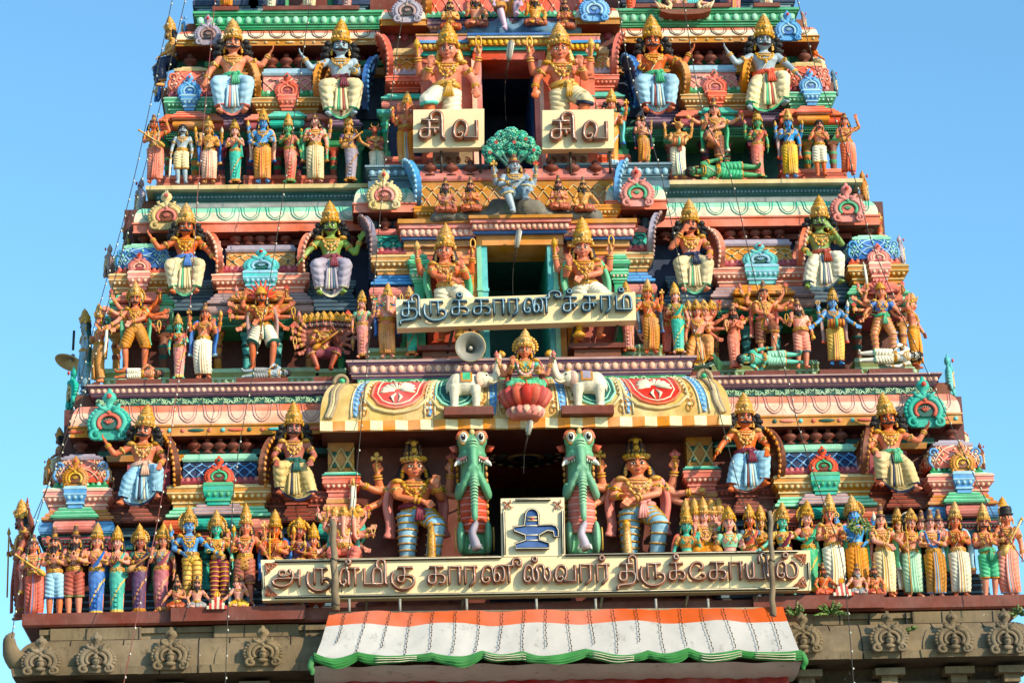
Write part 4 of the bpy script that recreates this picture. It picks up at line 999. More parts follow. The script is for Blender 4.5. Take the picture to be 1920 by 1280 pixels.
# upper pair of boards
for (quad, lets, lab) in ((((775, 206), (908, 204), (908, 276), (775, 278)), ((786, 40), (850, 46)), 'cream sign board left of the dark blue doorway'), (((1017, 207), (1151, 205), (1151, 278), (1017, 280)), ((1032, 40), (1093, 46)), 'cream sign board right of the dark blue doorway')):
    t = board('sign_board', lab + ', short brown raised Tamil word', quad, 1.35, .2, 'small cream sign boards')
    (a, wa), (b, wb) = lets; by = quad[2][1] - 12
    letter(t, 'ca', a, by, wa * .95, 34, 1.35, stroke=1.3); letter(t, 'i', a + wa * .9, by, 17, 34, 1.35, stroke=1.3); letter(t, 'va', b, by, wb, 34, 1.35, stroke=1.3)
    for pp in (quad[3][0] + 52, quad[2][0] - 8):
        m = M(); A = P(pp, quad[2][1] + 4, 1.5); m.tube([A, A + V((0, .0, -.3)), A + V((0, .35, -.55))], .022, 'pipe', 6); m.build('bracket', t)
# middle board
quad = ((742, 562), (1191, 547), (1193, 600), (745, 615)); YS = .42
t = board('sign_board', 'long tilted cream sign board with dark blue-grey raised Tamil letters under the green doorway', quad, YS, .26)
L = (745, 600), (1193, 586)
for g, x, w_ in (('ta', 753, 28), ('i', 781, 11), ('ru', 795, 42), ('ka', 846, 33), ('dot', 862, 9), ('ka', 887, 33), ('aa', 926, 20), ('ra', 954, 20), ('na', 981, 53), ('ii', 1029, 24), ('ca', 1055, 28), ('dot', 1068, 9), ('ca', 1091, 28), ('ra', 1127, 20), ('ma', 1155, 28), ('dot', 1165, 9)):
    letter(t, g, x, ip(*L, x) - 2, w_, 27, YS, 'steelframe', 'lightblue')
for pp in (850, 1080, 1160):
    m = M(); A = P(pp, ip(quad[3], quad[2], pp) + 3, YS + .2); m.tube([A, A + V((-.1, .3, -.35))], .025, 'pipe', 6); m.build('bracket', t)
# big lower board with the emblem panel standing on it
YM = -.3; quad = ((489, 1049), (1519, 1031), (1521, 1106), (492, 1125))
t = board('sign_board', 'very long cream sign board with brown raised Tamil letters across the lowest row of figures', quad, YM, .2)
L = (511, 1101), (1495, 1086)
for g, x, w_ in (('a', 512, 54), ('ru', 576, 45), ('lla', 636, 38), ('dot', 653, 9), ('ma', 683, 34), ('i', 717, 13), ('ku', 734, 44), ('ka', 802, 33), ('aa', 842, 22), ('ra', 872, 23), ('na', 902, 64), ('ii', 961, 17), ('sa', 981, 52), ('dot', 1003, 9), ('va', 1040, 40), ('ra', 1088, 24), ('ra', 1119, 24), ('dot', 1129, 9),
                 ('ta', 1160, 30), ('i', 1188, 12), ('ru', 1201, 45), ('ka', 1253, 31), ('dot', 1268, 9), ('ee', 1292, 30), ('ka', 1328, 33), ('aa', 1368, 23), ('ya', 1399, 33), ('i', 1433, 12), ('la', 1454, 41), ('dot', 1473, 9)):
    letter(t, g, x, ip(*L, x), w_, 30, YM)
edge_tubes(t, [(515, 1053), (940, 1045)], YM); edge_tubes(t, [(1060, 1041), (1495, 1034)], YM); edge_tubes(t, [(515, 1120), (1497, 1103)], YM); edge_tubes(t, [(493, 1072), (494, 1104)], YM); edge_tubes(t, [(1515, 1055), (1516, 1086)], YM)
for cx_, cy_, sx_, sy_ in ((497, 1056, 1, 1), (497, 1117, 1, -1), (1511, 1039, -1, 1), (1512, 1099, -1, -1)):
    m = M(); o = P(cx_, cy_, YM - .03); u = .0082
    for pts in (((0, 0), (22, -1), (12, -8), (4, -18), (0, 0)), ((2, -3), (14, -3), (6, -12), (2, -3)), ((5, -1), (10, -10), (18, -4))):
        m.tube(smooth_path([o + V((sx_ * x * u, 0, sy_ * z * u)) for x, z in pts], 3), .012, 'neonframe', 5)
    m.build('corner_ornament', t)
for pp in (570, 690, 870, 1130, 1290, 1420):
    m = M(); A = P(pp, 1122, -.2); m.tube([A + V((0, 0, .05)), A + V((-.05, .25, -.2))], .02, 'wood', 6); m.build('bracket', t)
quad = ((939, 934), (1058, 932), (1060, 1041), (941, 1043))
t = board('emblem_board', 'square cream board with blue outlined stone pedestal emblem above the long sign', quad, YM - .012, .15); YE = YM - .012
C = P(998, 1000, YE); u = MPP(998, 1000, YE)
SH = [(-32, -28), (-33, -18), (-14, -12), (-14, -2), (-34, 6), (-36, 14), (-15, 16)] + [(-12 + 12 - 12 * cos(radians(a)), 36 + 12 * sin(radians(a))) for a in range(0, 181, 20)] + [(12, 16), (36, 17), (44, 14), (48, 6), (48, -6), (40, -6), (39, 4), (28, 6), (12, -2), (12, -12), (30, -18), (30, -28)]
SH = [(C.x + x * u, C.z + z * u - .02) for x, z in SH]
m = M(); m.prism(SH, YE - .06, YE - .02, 'deepblue'); m.build('emblem', t)
m = M(); m.tube([(x, YE - .065, z) for x, z in SH], .021, 'black', 5, closed=True); m.tube([(x, YE - .085, z) for x, z in SH], .008, 'white', 5, closed=True)
for (a, b, z) in ((-14, 12, -12), (-14, 12, -2), (-15, 12, 16)): m.tube([(C.x + a * u, YE - .066, C.z + z * u - .02), (C.x + b * u, YE - .066, C.z + z * u - .02)], .01, 'white', 5)
for z in (26, 32): m.tube([(C.x - 9 * u, YE - .066, C.z + z * u - .02), (C.x + 9 * u, YE - .066, C.z + z * u - .02)], .014, 'sand', 5)
m.ell((C.x, YE - .07, C.z + 29 * u - .02), .025, 'red', 8, 6); m.build('emblem_outline', t)
edge_tubes(t, [(966, 938), (1032, 937)], YE); edge_tubes(t, [(944, 960), (946, 1040)], YE); edge_tubes(t, [(1054, 958), (1055, 1038)], YE)
for cx_, s in ((952, 1), (1046, -1)):
    m = M(); o = P(cx_, 946, YE - .03)
    for a in (45, 135, 225, 315): m.tube([o, o + V((.06 * cos(radians(a)), 0, .06 * sin(radians(a)))), o + V((.09 * cos(radians(a + 20)), 0, .09 * sin(radians(a + 20))))], [.012, .016, .006], 'neonframe', 5)
    m.build('corner_ornament', t)

# ------------------------------------------------------------------ tricolour awning below the sign
aw = thing('awning', 'orange and white cloth awning edged with green gathered swags under the long sign', 'awning')
A0, A1, B0, B1 = P(617, 1146, -.45), P(1468, 1137, -.45), P(588, 1238, -.98), P(1503, 1229, -.98)


def AW(u, v):
    p = A0.lerp(A1, u).lerp(B0.lerp(B1, u), v); sc_ = abs(sin(u * pi * 5.5))
    e = min(u, 1 - u)
    return p + V((0, -.03 * sin(pi * v) + .012 * mnoise.noise(V((u * 40, v * 5, 2))), -.03 * (1 - sc_) * (1 - v) - .05 * sin(pi * v) + .02 * sin(u * 31) * sin(v * 4) - .02 * mnoise.noise(V((u * 14, v * 3, 0)))))


def awc(u, v): return 'clothorange' if v < .22 else 'clothwhite'
m = M(); m.grid(AW, 150, 30, awc)
for s in (0, 1):    # side flaps
    m.grid(lambda a, b: AW(s, b) + V((0, a * (.8 + .9 * b), -a * .1)), 4, 12, lambda a, b: 'clothorange' if b < .22 else 'clothwhite')
m.build('sloping_cloth', aw)
m = M(); m.grid(lambda u, v: (lambda e: e + V((0, .05 + 1.0 * v, -.07 - .1 * sin(v * pi / 2) - .04 * sin(pi * v) - .03 * mnoise.noise(V((u * 16, v * 2, 4))))))(B0.lerp(B1, u)), 120, 10, 'clothwhite'); m.build('underside_cloth', aw)
m = M(); NS = 9


def SWG(u, v):
    e = AW(u, .97 + .001); uu = u + .022 * sin(u * 17); f = (uu * NS) % 1; k = int(uu * NS) % 3; d = (.085 + .06 * sin(k * 2 + u * 9)) * sin(pi * f) ** .8 + .05 + .03 * mnoise.noise(V((u * 22, 0, 7)))
    return e + V((0, -.03 - .04 * sin(pi * v) + .014 * sin(v * 26 + f * 5), .07 * (1 - sin(pi * f)) * (1 - v) + .03 - d * v))
m.grid(SWG, 180, 12, 'clothgreen')
for i in range(NS):
    if i in (1, 3, 5, 7, 8):
        for v in (.35, .6, .85): m.tube([SWG((i + .12 + .76 * j / 12) / NS, v) + V((0, -.012, 0)) for j in range(13)], .0055, 'white', 5)
m.build('swag', aw)
for s, E in ((-1, B0), (1, B1)):
    m = M()
    m.tube(smooth_path([E + V((0, 0, .06)), E + V((s * .05, .0, -.08)), E + V((s * .02, .03, -.14)), E + V((s * .03, .04, -.2))], 4), [.03, .04, .045, .045, .045, .045, .04, .04, .04, .035, .03, .02, .01], 'clothgreen', 7, .5)
    m.build('corner_tassel', aw)
m = M(); R0, R1 = P(598, 1262, -.35), P(1477, 1262, -.35)
m.grid(lambda u, v: R0.lerp(R1, u) + V((0, .03 * sin(u * 150), -1.2 * v)), 200, 4, 'clothred'); m.tube([R0.lerp(R1, i / 40) + V((0, -.04, -.02 - .02 * (i % 2))) for i in range(41)], .016, 'white', 5); m.build('red_curtain', aw)
m = M(); m.tube([A0 + V((0, .02, -.02)), A1 + V((0, .02, -.02))], .025, 'wood', 7)
for pp in (655, 750, 875, 1006, 1117, 1230, 1328): b_ = P(pp, 1137, -.42); m.tube([b_ + V((0, 0, -.1)), b_ + V((0, 0, .12))], .02, 'metalgrey', 6)
m.build('ridge_pole', aw)
for i in range(20):     # strings of small lamps laid down the awning
    u = .035 + .93 * i / 19; ln = .62 + .3 * abs(sin(i * 1.7)); o = M()
    pts = [AW(u + .002 * sin(i + 5 * v), v) + V((0, -.03, .012)) for v in [ln * j / 14 for j in range(15)]]
    o.tube(pts, .004, 'cable', 5)
    for j, p in enumerate(pts[1:]): o.ell(p + V((.008 * (-1) ** j, -.008, 0)), (.007, .007, .012), 'cable' if j % 2 else 'darkbrown', 6, 5)
    q = o.build('lamp_string'); tag(q, 'dark string of small lamps hanging down the front of the orange and white awning', 'lamp string', 'lamp strings on the awning')

# wooden poles tied in front of the long sign
for (x, y0, y1, lab) in ((627, 973, 1143, 'thick weathered wooden pole standing in front of the long sign, left one'), (1447, 958, 1166, 'thin weathered wooden pole standing in front of the long sign, right one')):
    m = M(); A, B_ = P(x + 3, y1, -.5), P(x - 3, y0, -.5); r0 = .052 if x < 900 else .04
    m.tube([A.lerp(B_, i / 10) + V((.012 * sin(i * 2.3), .01 * cos(i * 1.7), 0)) for i in range(11)], [r0 * (1.15 - .03 * i) for i in range(11)], 'wood', 9)
    for q in (.06, .55): m.tube([A.lerp(B_, q) + V((r0 * 1.2 * cos(a), r0 * 1.2 * sin(a), .02 * sin(2 * a))) for a in [i * pi / 5 for i in range(10)]], .008, 'cable', 5, closed=True)
    tag(m.build('wooden_pole'), lab, 'pole')

# floodlights over the three doorways
for (x, y0, y1, Y, lab) in ((957, 78, 112, 1.75, 'slim floodlight hanging over the dark blue top doorway'), (972, 431, 463, .85, 'slim floodlight hanging over the green middle doorway'), (993, 788, 814, -.05, 'slim floodlight hanging from the checked eave of the canopy')):
    t = thing('floodlight', lab, 'floodlight'); A, B_ = P(x - 3, y1, Y), P(x + 2, y0, Y); d = (B_ - A); R = d.to_track_quat('Z', 'Y').to_matrix(); w_ = .06 if x != 957 else .072
    m = M(); m.lathe([(.02, -.02), (w_, 0), (w_ * 1.1, d.length * .5), (w_ * 1.15, d.length * .92), (w_ * .8, d.length)], 'metalgrey', A, 10, 1, .6, R); m.build('housing', t)
    m = M(); m.tube([A + V((0, -.032, .03)), A.lerp(B_, .9) + V((0, -.036, 0))], w_ * .75, 'skin_bull', 6, .3, up=(0, 1, 0)); m.build('lens', t)
    m = M(); m.tube([A + V((0, .02, 0)), A + V((-.03, .15, -.12)), A + V((-.05, .5, -.22))], .014, 'pipe', 6); m.build('arm', t)
    m = M(); m.tube(smooth_path([A + V((-.04, .4, -.2)), A + V((-.06, .4, -.5)), A + V((-.05, .45, -.9 if Y > 0 else -.4))], 5), .004, 'cable', 5); m.build('wire', t)


def horn(label, C, axis, R0, cin='metalgrey', dp=1):
    t = thing('horn_loudspeaker', label, 'loudspeaker', C); R = V(axis).to_track_quat('Z', 'Y').to_matrix(); r = R0
    m = M(); Rr = R; R = R @ Matrix.Diagonal((1, 1, dp)); m.lathe([(.1 * r, -1.5 * r), (.16 * r, -1.2 * r), (.3 * r, -.8 * r), (.5 * r, -.4 * r), (.75 * r, -.12 * r), (1.0 * r, 0), (1.05 * r, .04 * r), (1.0 * r, .05 * r), (.72 * r, -.1 * r), (.46 * r, -.4 * r), (.25 * r, -.8 * r), (.1 * r, -1.1 * r)], ['metalgrey'] * 6 + ['sand'] + [cin] * 4, (0, 0, 0), 30, R=R); m.build('flare', t)
    m = M(); m.lathe([(.12 * r, -1.0 * r), (.17 * r, -.55 * r), (.14 * r, -.42 * r), (.06 * r, -.36 * r)], 'metalgrey', (0, 0, 0), 14, R=R); m.ell(R @ V((0, 0, -.36 * r)), .07 * r, 'white', 8, 6); m.build('driver', t)
    m = M(); m.tube([R @ V((0, 0, -1.3 * r)) + V((0, 0, .1)), R @ V((0, 0, -1.3 * r)) + V((0, .1, .45))], .02, 'pipe', 6); m.build('bracket', t)
    return t


horn('round grey horn loudspeaker hanging under the tilted sign beside the green doorway', P(882, 650, .22), (-.06, -1, -.12), .225)
horn('brown horn loudspeaker on the tower\'s left edge facing away sideways', P(131, 680, 2.4), (-.3, -.25, -.9), .24, 'sand', .45)

# strings of lamps stretched from the tower's top to the ground
def cab(label, pts, key='cable'):
    w_ = []
    for (x, y) in pts:
        Yc = 2.0 - (y / 345) * .75 if y < 345 else 1.25 - (y - 345) / 375 * .8 if y < 720 else .45 - (y - 720) / 440 * 1.2
        w_.append(P(x, y, Yc - .25))
    pts = smooth_path(w_, 8)
    m = M(); m.tube(pts, .007, key, 5); L = 0
    for a, b in zip(pts, pts[1:]):
        L += (b - a).length
        if L > .22: L = 0; m.ell(b + V((.012, -.01, 0)), (.013, .013, .02), 'bulb', 6, 5)
    tag(m.build('string_light'), label, 'string light', 'strings of lamps down the tower')


cab('string of lamps running down the sky beside the left edge of the tower', [(327, -20), (250, 340), (190, 560), (130, 790), (80, 940), (40, 1080), (22, 1195)])
cab('second string of lamps along the left edge, ending at the lowest left figures', [(352, -20), (275, 300), (205, 560), (150, 760), (62, 975)])
cab('reddish cable crossing the left seated figures down to the stone storey', [(405, -20), (372, 345), (356, 575), (334, 715), (300, 950), (262, 1130), (228, 1300)], 'cablered')
cab('string of lamps passing between the left vaulted pavilions down to the stone storey', [(585, -20), (536, 330), (500, 560), (470, 720), (440, 900), (428, 1130), (422, 1300)])
cab('string of lamps passing left of the doorways down to the thick wooden pole', [(768, -20), (745, 90), (722, 300), (690, 660), (657, 1000), (640, 1110)])
cab('string of lamps passing right of the doorways down to the thin wooden pole', [(1155, -20), (1180, 130), (1240, 330), (1300, 620), (1345, 760), (1390, 930), (1442, 1090)])
cab('string of lamps passing over the right vaulted pavilions to the stone storey', [(1278, -20), (1315, 200), (1369, 330), (1425, 560), (1470, 690), (1500, 810), (1545, 945), (1580, 1060), (1602, 1300)])
cab('string of lamps following the right edge of the tower', [(1490, -20), (1530, 130), (1590, 290), (1640, 470), (1740, 700), (1850, 940), (1925, 1060)])

# plants rooted in the stone joints
def sprig(label, x, y, Y, r, n):
    t = thing('wild_plant', label, 'plant', P(x, y, Y)); random.seed(int(x)); ms = M(); ml = M()
    for i in range(n):
        a = random.uniform(-2.6, 2.6); l = r * random.uniform(.5, 1.1); e = V((sin(a) * l, -.08 - random.random() * .1, cos(a) * l * .7 - .08 * r)); ms.tube([(0, 0, 0), e * .5 + V((0, -.02, .04)), e], [.007, .006, .003], 'leafgreen', 5)
        for q in (.3, .45, .6, .75, .9, 1.0):
            p = e * q; R = Matrix.Rotation(random.uniform(-1, 1), 3, 'X') @ Matrix.Rotation(a + random.uniform(-.8, .8), 3, 'Y'); ml.ell(p, (.016, .004, .032), 'leafgreen' if random.random() < .6 else 'olive', 6, 4, R)
    ms.build('stem', t); ml.build('leaf_spray', t)
sprig('small leafy weed growing from the stone joint under the right brick-red ledge', 1556, 1150, -.1, .26, 16)
sprig('leafy weed growing beside the awning\'s right top corner', 1490, 1152, -.1, .2, 12)
sprig('small weed growing at the right edge of the stone storey', 1908, 1152, -.1, .16, 9)
sprig('tiny weed low on the stone cornice at the right', 1705, 1182, -.25, .07, 6)
# ------------------------------------------------------------------ stucco figures
# Everything below is in figure units: 1 = the height of a standing body, front is -y, the viewer's left is -x.
TORSO = {  # z, rx, ry, y of the axis
    'm': [(.50, .084, .066, 0), (.55, .094, .07, 0), (.60, .082, .06, 0), (.64, .08, .056, -.002), (.69, .093, .064, -.004), (.735, .112, .074, -.004), (.775, .118, .064, 0), (.805, .085, .046, .004), (.83, .045, .037, .004)],
    'f': [(.50, .088, .07, 0), (.545, .1, .076, 0), (.60, .078, .056, 0), (.635, .066, .05, -.002), (.68, .08, .058, -.004), (.73, .094, .066, -.004), (.77, .1, .058, 0), (.80, .074, .043, .004), (.83, .039, .034, .004)],
    'b': [(.50, .09, .08, -.01), (.55, .108, .1, -.025), (.60, .11, .11, -.032), (.645, .1, .092, -.024), (.69, .1, .074, -.01), (.735, .116, .078, -.006), (.775, .12, .066, 0), (.805, .086, .048, .004), (.83, .047, .038, .004)]}


def tq(sex, z):
    L = TORSO[sex]
    z = min(max(z, L[0][0]), L[-1][0])
    for a, b in zip(L, L[1:]):
        if z <= b[0]:
            t = (z - a[0]) / (b[0] - a[0]); return tuple(a[i] + (b[i] - a[i]) * t for i in (1, 2, 3))


def tfront(sex, x, z, off=.004):
    rx, ry, yc = tq(sex, z)
    q = max(0, 1 - (x / rx) ** 2)
    y = yc - ry * sqrt(q) - off
    if sex == 'f' and .68 < z < .775: y -= .03 * max(0, 1 - ((abs(x) - .045) / .045) ** 2) * max(0, 1 - ((z - .728) / .045) ** 2)
    return V((x, y, z))

# arm poses: elbow, wrist, finger direction, palm normal (x is outward for the figure's arm on that side)
ARM = {
    'd': ((.168, .012, .635), (.176, -.025, .505), (0, -.15, -1), (-1, 0, 0)),
    'n': ((.15, -.035, .66), (.03, -.125, .685), (-.12, -.2, 1), (-1, 0, .1)),
    'a': ((.168, -.02, .655), (.135, -.125, .735), (0, -.15, 1), (0, -1, -.1)),
    'v': ((.16, -.015, .655), (.11, -.13, .635), (-.1, -1, -.25), (0, -.4, 1)),
    'u': ((.2, .025, .70), (.222, -.05, .82), (.05, -.1, 1), (0, -1, 0)),
    'U': ((.215, .03, .74), (.235, -.03, .89), (.05, -.1, 1), (0, -1, 0)),
    'r': ((.245, -.01, .82), (.205, -.03, .95), (-.2, -.1, 1), (0, -1, 0)),
    'R': ((.2, -.02, .9), (.09, -.03, 1.0), (-1, -.1, .4), (0, -1, 0)),
    'o': ((.22, -.03, .70), (.32, -.08, .70), (1, -.2, .1), (0, -.6, -1)),
    'h': ((.215, .02, .665), (.115, -.06, .60), (-.6, -.3, -.7), (-.6, 0, 0)),
    'c': ((.115, -.09, .66), (-.05, -.14, .60), (-.8, -.2, -.8), (0, -1, 0)),
    'k': ((.165, -.03, .65), (.05, -.125, .655), (-1, -.2, .1), (0, .3, 1)),
    'e': ((.19, -.03, .665), (.15, -.11, .775), (-.5, -.3, .8), (-.7, -.3, 0)),
    'w': ((.205, 0, .66), (.235, -.06, .55), (.15, -.2, -1), (0, .5, 0)),
    'm': ((.2, -.05, .67), (.085, -.125, .83), (-.6, -.2, .7), (-.4, .8, 0)),
    'p': ((.255, -.03, .70), (.325, -.05, .81), (.5, -.2, .8), (0, -.3, 1)),
    'q': ((.225, -.03, .63), (.27, -.06, .77), (.4, -.25, .7), (0, -.8, .5)),
    'K': ((.19, -.02, .655), (.155, -.17, .555), (0, -.8, -.7), (0, .3, -1)),
    'D': ((.215, -.02, .675), (.27, -.06, .58), (.5, -.3, -.8), (0, -.2, -1)),
    'x': ((.24, -.03, .745), (.335, -.06, .79), (1, -.1, .3), (0, -1, 0)),
    'y': ((.245, -.03, .69), (.345, -.06, .69), (1, -.1, 0), (0, -1, 0)),
    'z': ((.235, -.03, .645), (.32, -.06, .585), (.9, -.1, -.6), (0, -1, 0)),
    's': ((.15, -.06, .66), (.02, -.15, .60), (-.6, -.6, -.6), (0, -.3, 1)),
    'g': ((.15, -.03, .67), (.05, -.16, .72), (-.4, -1, .2), (-.6, 0, .6)),
}
LEGS = {  # knee and ankle for the viewer's left leg, then the right one; hip at (+-.055, 0, .52)
    'stand': (((-.062, -.014, .28), (-.062, .012, .045)), ((.062, -.014, .28), (.062, .012, .045))),
    'apart': (((-.09, -.03, .28), (-.10, .012, .045)), ((.09, -.03, .28), (.10, .012, .045))),
    'sit': (((-.135, -.155, .475), (-.095, -.13, .2)), ((.135, -.155, .475), (.095, -.13, .2))),
    'sitl': (((-.115, -.13, .42), (-.17, -.15, .2)), ((.13, -.16, .50), (.12, -.12, .26))),
    'sitr': (((-.13, -.16, .50), (-.12, -.12, .26)), ((.115, -.13, .42), (.17, -.15, .2))),
    'cross': (((-.165, -.11, .475), (.05, -.175, .465)), ((.165, -.11, .475), (-.05, -.19, .47))),
    'bendr': (((-.06, -.014, .28), (-.06, .012, .045)), ((.125, -.14, .40), (.085, -.07, .045))),
    'bendl': (((-.125, -.14, .40), (-.085, -.07, .045)), ((.06, -.014, .28), (.06, .012, .045))),
    'wide': (((-.135, -.06, .32), (-.115, 0, .045)), ((.135, -.06, .32), (.115, 0, .045))),
    'dancer': (((-.05, -.03, .28), (-.04, .0, .045)), ((.125, -.16, .50), (-.02, -.18, .36))),
    'dancel': (((-.125, -.16, .50), (.02, -.18, .36)), ((.05, -.03, .28), (.04, .0, .045))),
    'ease': (((-.10, -.17, .50), (-.035, -.17, .25)), ((.11, -.13, .60), (.09, -.15, .42))),
    'squat': (((-.16, -.13, .50), (-.08, -.15, .30)), ((.16, -.13, .50), (.08, -.15, .30))),
    'kneel': (((-.15, -.15, .48), (-.10, -.04, .44)), ((.10, -.15, .60), (.10, -.13, .42))),
}
HB = dict(sit=.84, sitl=.84, sitr=.84, cross=.57, ease=.79, squat=.74, kneel=.60)
CH = dict(kirita=.185, tall=.22, jata=.13, bun=.09, matted=.175, none=.015, halo=.185, flame=.16, hat=.05, short=.13, bald=.0, curls=.03)


def hand(B, wr, d, n, side, curl=.35):
    d = V(d).normalized(); n = V(n); n = (n - d * n.dot(d)); n = n.normalized() if n.length > 1e-6 else V((0, -1, 0))
    l = d.cross(n).normalized()
    if l.x * side < 0: l = -l            # l points to the little-finger side (outward)
    R = Matrix((l, -n, d)).transposed()
    if R.determinant() < 0: R = Matrix((-l, -n, d)).transposed()
    B.ell(wr + d * .030, (.025, .0125, .034), SK[0], 9, 7, R)
    for i, ln in enumerate((.044, .052, .048, .037)):
        o = (-1.5 + i) * .0148
        b = wr + d * .05 + l * o
        k1 = b + (d + n * curl * .5 + l * o * 5).normalized() * ln * .5
        k2 = k1 + (d * (1 - curl) + n * curl * 1.5).normalized() * ln * .5
        B.tube([b, k1, k2], [.0082, .0078, .006], SK[0], 6)
    b = wr + d * .012 - l * .02
    B.tube([b, b - l * .018 + d * .016 + n * .006, b - l * .014 + d * .038 + n * .014], [.0095, .0085, .0065], SK[0], 6)

SK = ['skin_orange']


def limb(B, a, b, ra, rb, k, n=10, mid=None):
    a, b = V(a), V(b); d = b - a
    pts = [a - d.normalized() * ra * .4, a, a + d * .3, a + d * .65, b, b + d.normalized() * rb * .4]
    m1 = ra + (rb - ra) * .3 + (mid or 0); m2 = ra + (rb - ra) * .65 + (mid or 0) * .6
    B.tube(pts, [ra * .55, ra, m1, m2, rb, rb * .55], k, n)


def head_skin(B, sex, kind, skin):
    if kind == 'ganesha':
        B.ell((0, -.005, .92), (.074, .07, .078), skin, 12, 9)
        B.tube(smooth_path([(0, -.06, .93), (0, -.095, .88), (.0, -.112, .80), (.004, -.125, .73), (.03, -.135, .69), (.055, -.14, .70)], 5), [.036 - .024 * i / 25 for i in range(26)], skin, 10)
        for s in (-1, 1):
            B.ell((s * .105, .015, .91), (.052, .012, .075), skin, 12, 8, Matrix.Rotation(s * .35, 3, 'Z'))
        return
    if kind == 'bull':
        B.ell((0, 0, .925), (.056, .06, .06), skin, 10, 8)
        B.tube([(0, -.03, .925), (0, -.085, .9), (0, -.125, .875), (0, -.137, .868)], [.05, .042, .034, .022], skin, 10)
        for s in (-1, 1):
            B.tube([(s * .045, 0, .945), (s * .09, .005, .95), (s * .115, .01, .935)], [.012, .02, .004], skin, 7, .5)
        return
    B.ell((0, .004, .928), (.056, .063, .066), skin, 12, 10)
    B.ell((0, -.012, .89), (.046, .048, .044), skin, 12, 9)
    B.ell((0, -.042, .862), (.018, .016, .014), skin, 8, 6)
    B.tube([(0, -.056, .935), (0, -.066, .912), (0, -.07, .9)], [.0075, .01, .0135], skin, 7)
    for s in (-1, 1):
        B.ell((s * .027, -.045, .893), (.019, .016, .016), skin, 8, 6)
        B.ell((s * .058, .008, .905), (.011, .02, .027), skin, 8, 6)


def face_marks(G, sex, kind, opt):
    F = G('mouth')
    st = opt.get('stache'); beard = opt.get('beard')
    if kind == 'ganesha':
        for s in (-1, 1):
            F.ell((s * .04, -.064, .925), (.013, .006, .008), 'eyewhite', 8, 6); F.ell((s * .039, -.069, .925), (.006, .004, .0065), 'iris', 7, 5)
            F.tube([(s * .032, -.068, .87), (s * .045, -.1, .85), (s * .055, -.125, .852)], [.013, .011, .004], 'white', 7)
            F.tube(smooth_path([(s * .022, -.068, .945), (s * .042, -.066, .95), (s * .06, -.052, .94)], 4), .004, 'iris', 5, .6)
        return
    if kind == 'bull':
        for s in (-1, 1):
            F.ell((s * .038, -.045, .935), (.009, .012, .01), 'iris', 7, 5); F.ell((s * .016, -.134, .872), .006, 'lip', 6, 5)
            F.tube(smooth_path([(s * .03, 0, .97), (s * .06, 0, 1.0), (s * .05, -.01, 1.035)], 4), [.012 - .0011 * i for i in range(9)], 'goldplain', 7)
        return
    for s in (-1, 1):
        F = G('eye%d' % s)
        F.ell((s * .0235, -.0545, .918), (.0145, .007, .0082), 'eyewhite', 9, 6)
        F.ell((s * .0225, -.0605, .918), (.0058, .0035, .0068), 'iris', 8, 5)
        F.tube(smooth_path([(s * .0385, -.05, .919), (s * .0235, -.0605, .928), (s * .01, -.0585, .918)], 4), .0026, 'iris', 5, .7)
        F = G('eyebrow%d' % s); bt = .006 if (st or beard) else .004
        F.tube(smooth_path([(s * .008, -.062, .936), (s * .026, -.06, .944), (s * .045, -.047, .937)], 4), [bt * .7, bt, bt, bt, bt, bt, bt * .9, bt * .7, bt * .3], 'iris', 5, .6)
    F = G('mouth'); F.ell((0, -.0595, .876), (.0165, .007, .0045), 'lip', 9, 5); F.ell((0, -.058, .8695), (.0125, .007, .0045), 'lip', 9, 5)
    F = G('forehead_mark'); F.ell((0, -.0625, .951), (.0055, .004, .009), 'red', 7, 5)
    if st:
        F = G('moustache')
        for s in (-1, 1):
            F.tube(smooth_path([(0, -.069, .886), (s * .022, -.068, .88), (s * .044, -.057, .882), (s * .062, -.045, .9)], 5), [.006, .008, .0095, .0105, .011, .011, .0105, .0095, .0085, .0075, .0065, .005, .0045, .0035, .0025, .0015], 'hair', 7, .7)
    if beard:
        F = G('beard'); k = 'grey' if beard == 'g' else 'hair'
        for s in (-1, 1):
            F.tube(smooth_path([(0, -.066, .885), (s * .024, -.063, .876), (s * .036, -.05, .858)], 4), [.004, .006, .007, .008, .008, .008, .008, .007, .006], k, 6, .7)
            F.tube(smooth_path([(s * .05, -.02, .905), (s * .046, -.035, .87), (s * .024, -.055, .835), (s * .01, -.065, .79)], 4), [.006, .008, .01, .012, .014, .016, .018, .018, .017, .016, .014, .011, .006], k, 7)
        F.tube([(0, -.052, .855), (0, -.062, .81), (0, -.07, .765), (0, -.072, .74)], [.022, .027, .02, .004], k, 8)


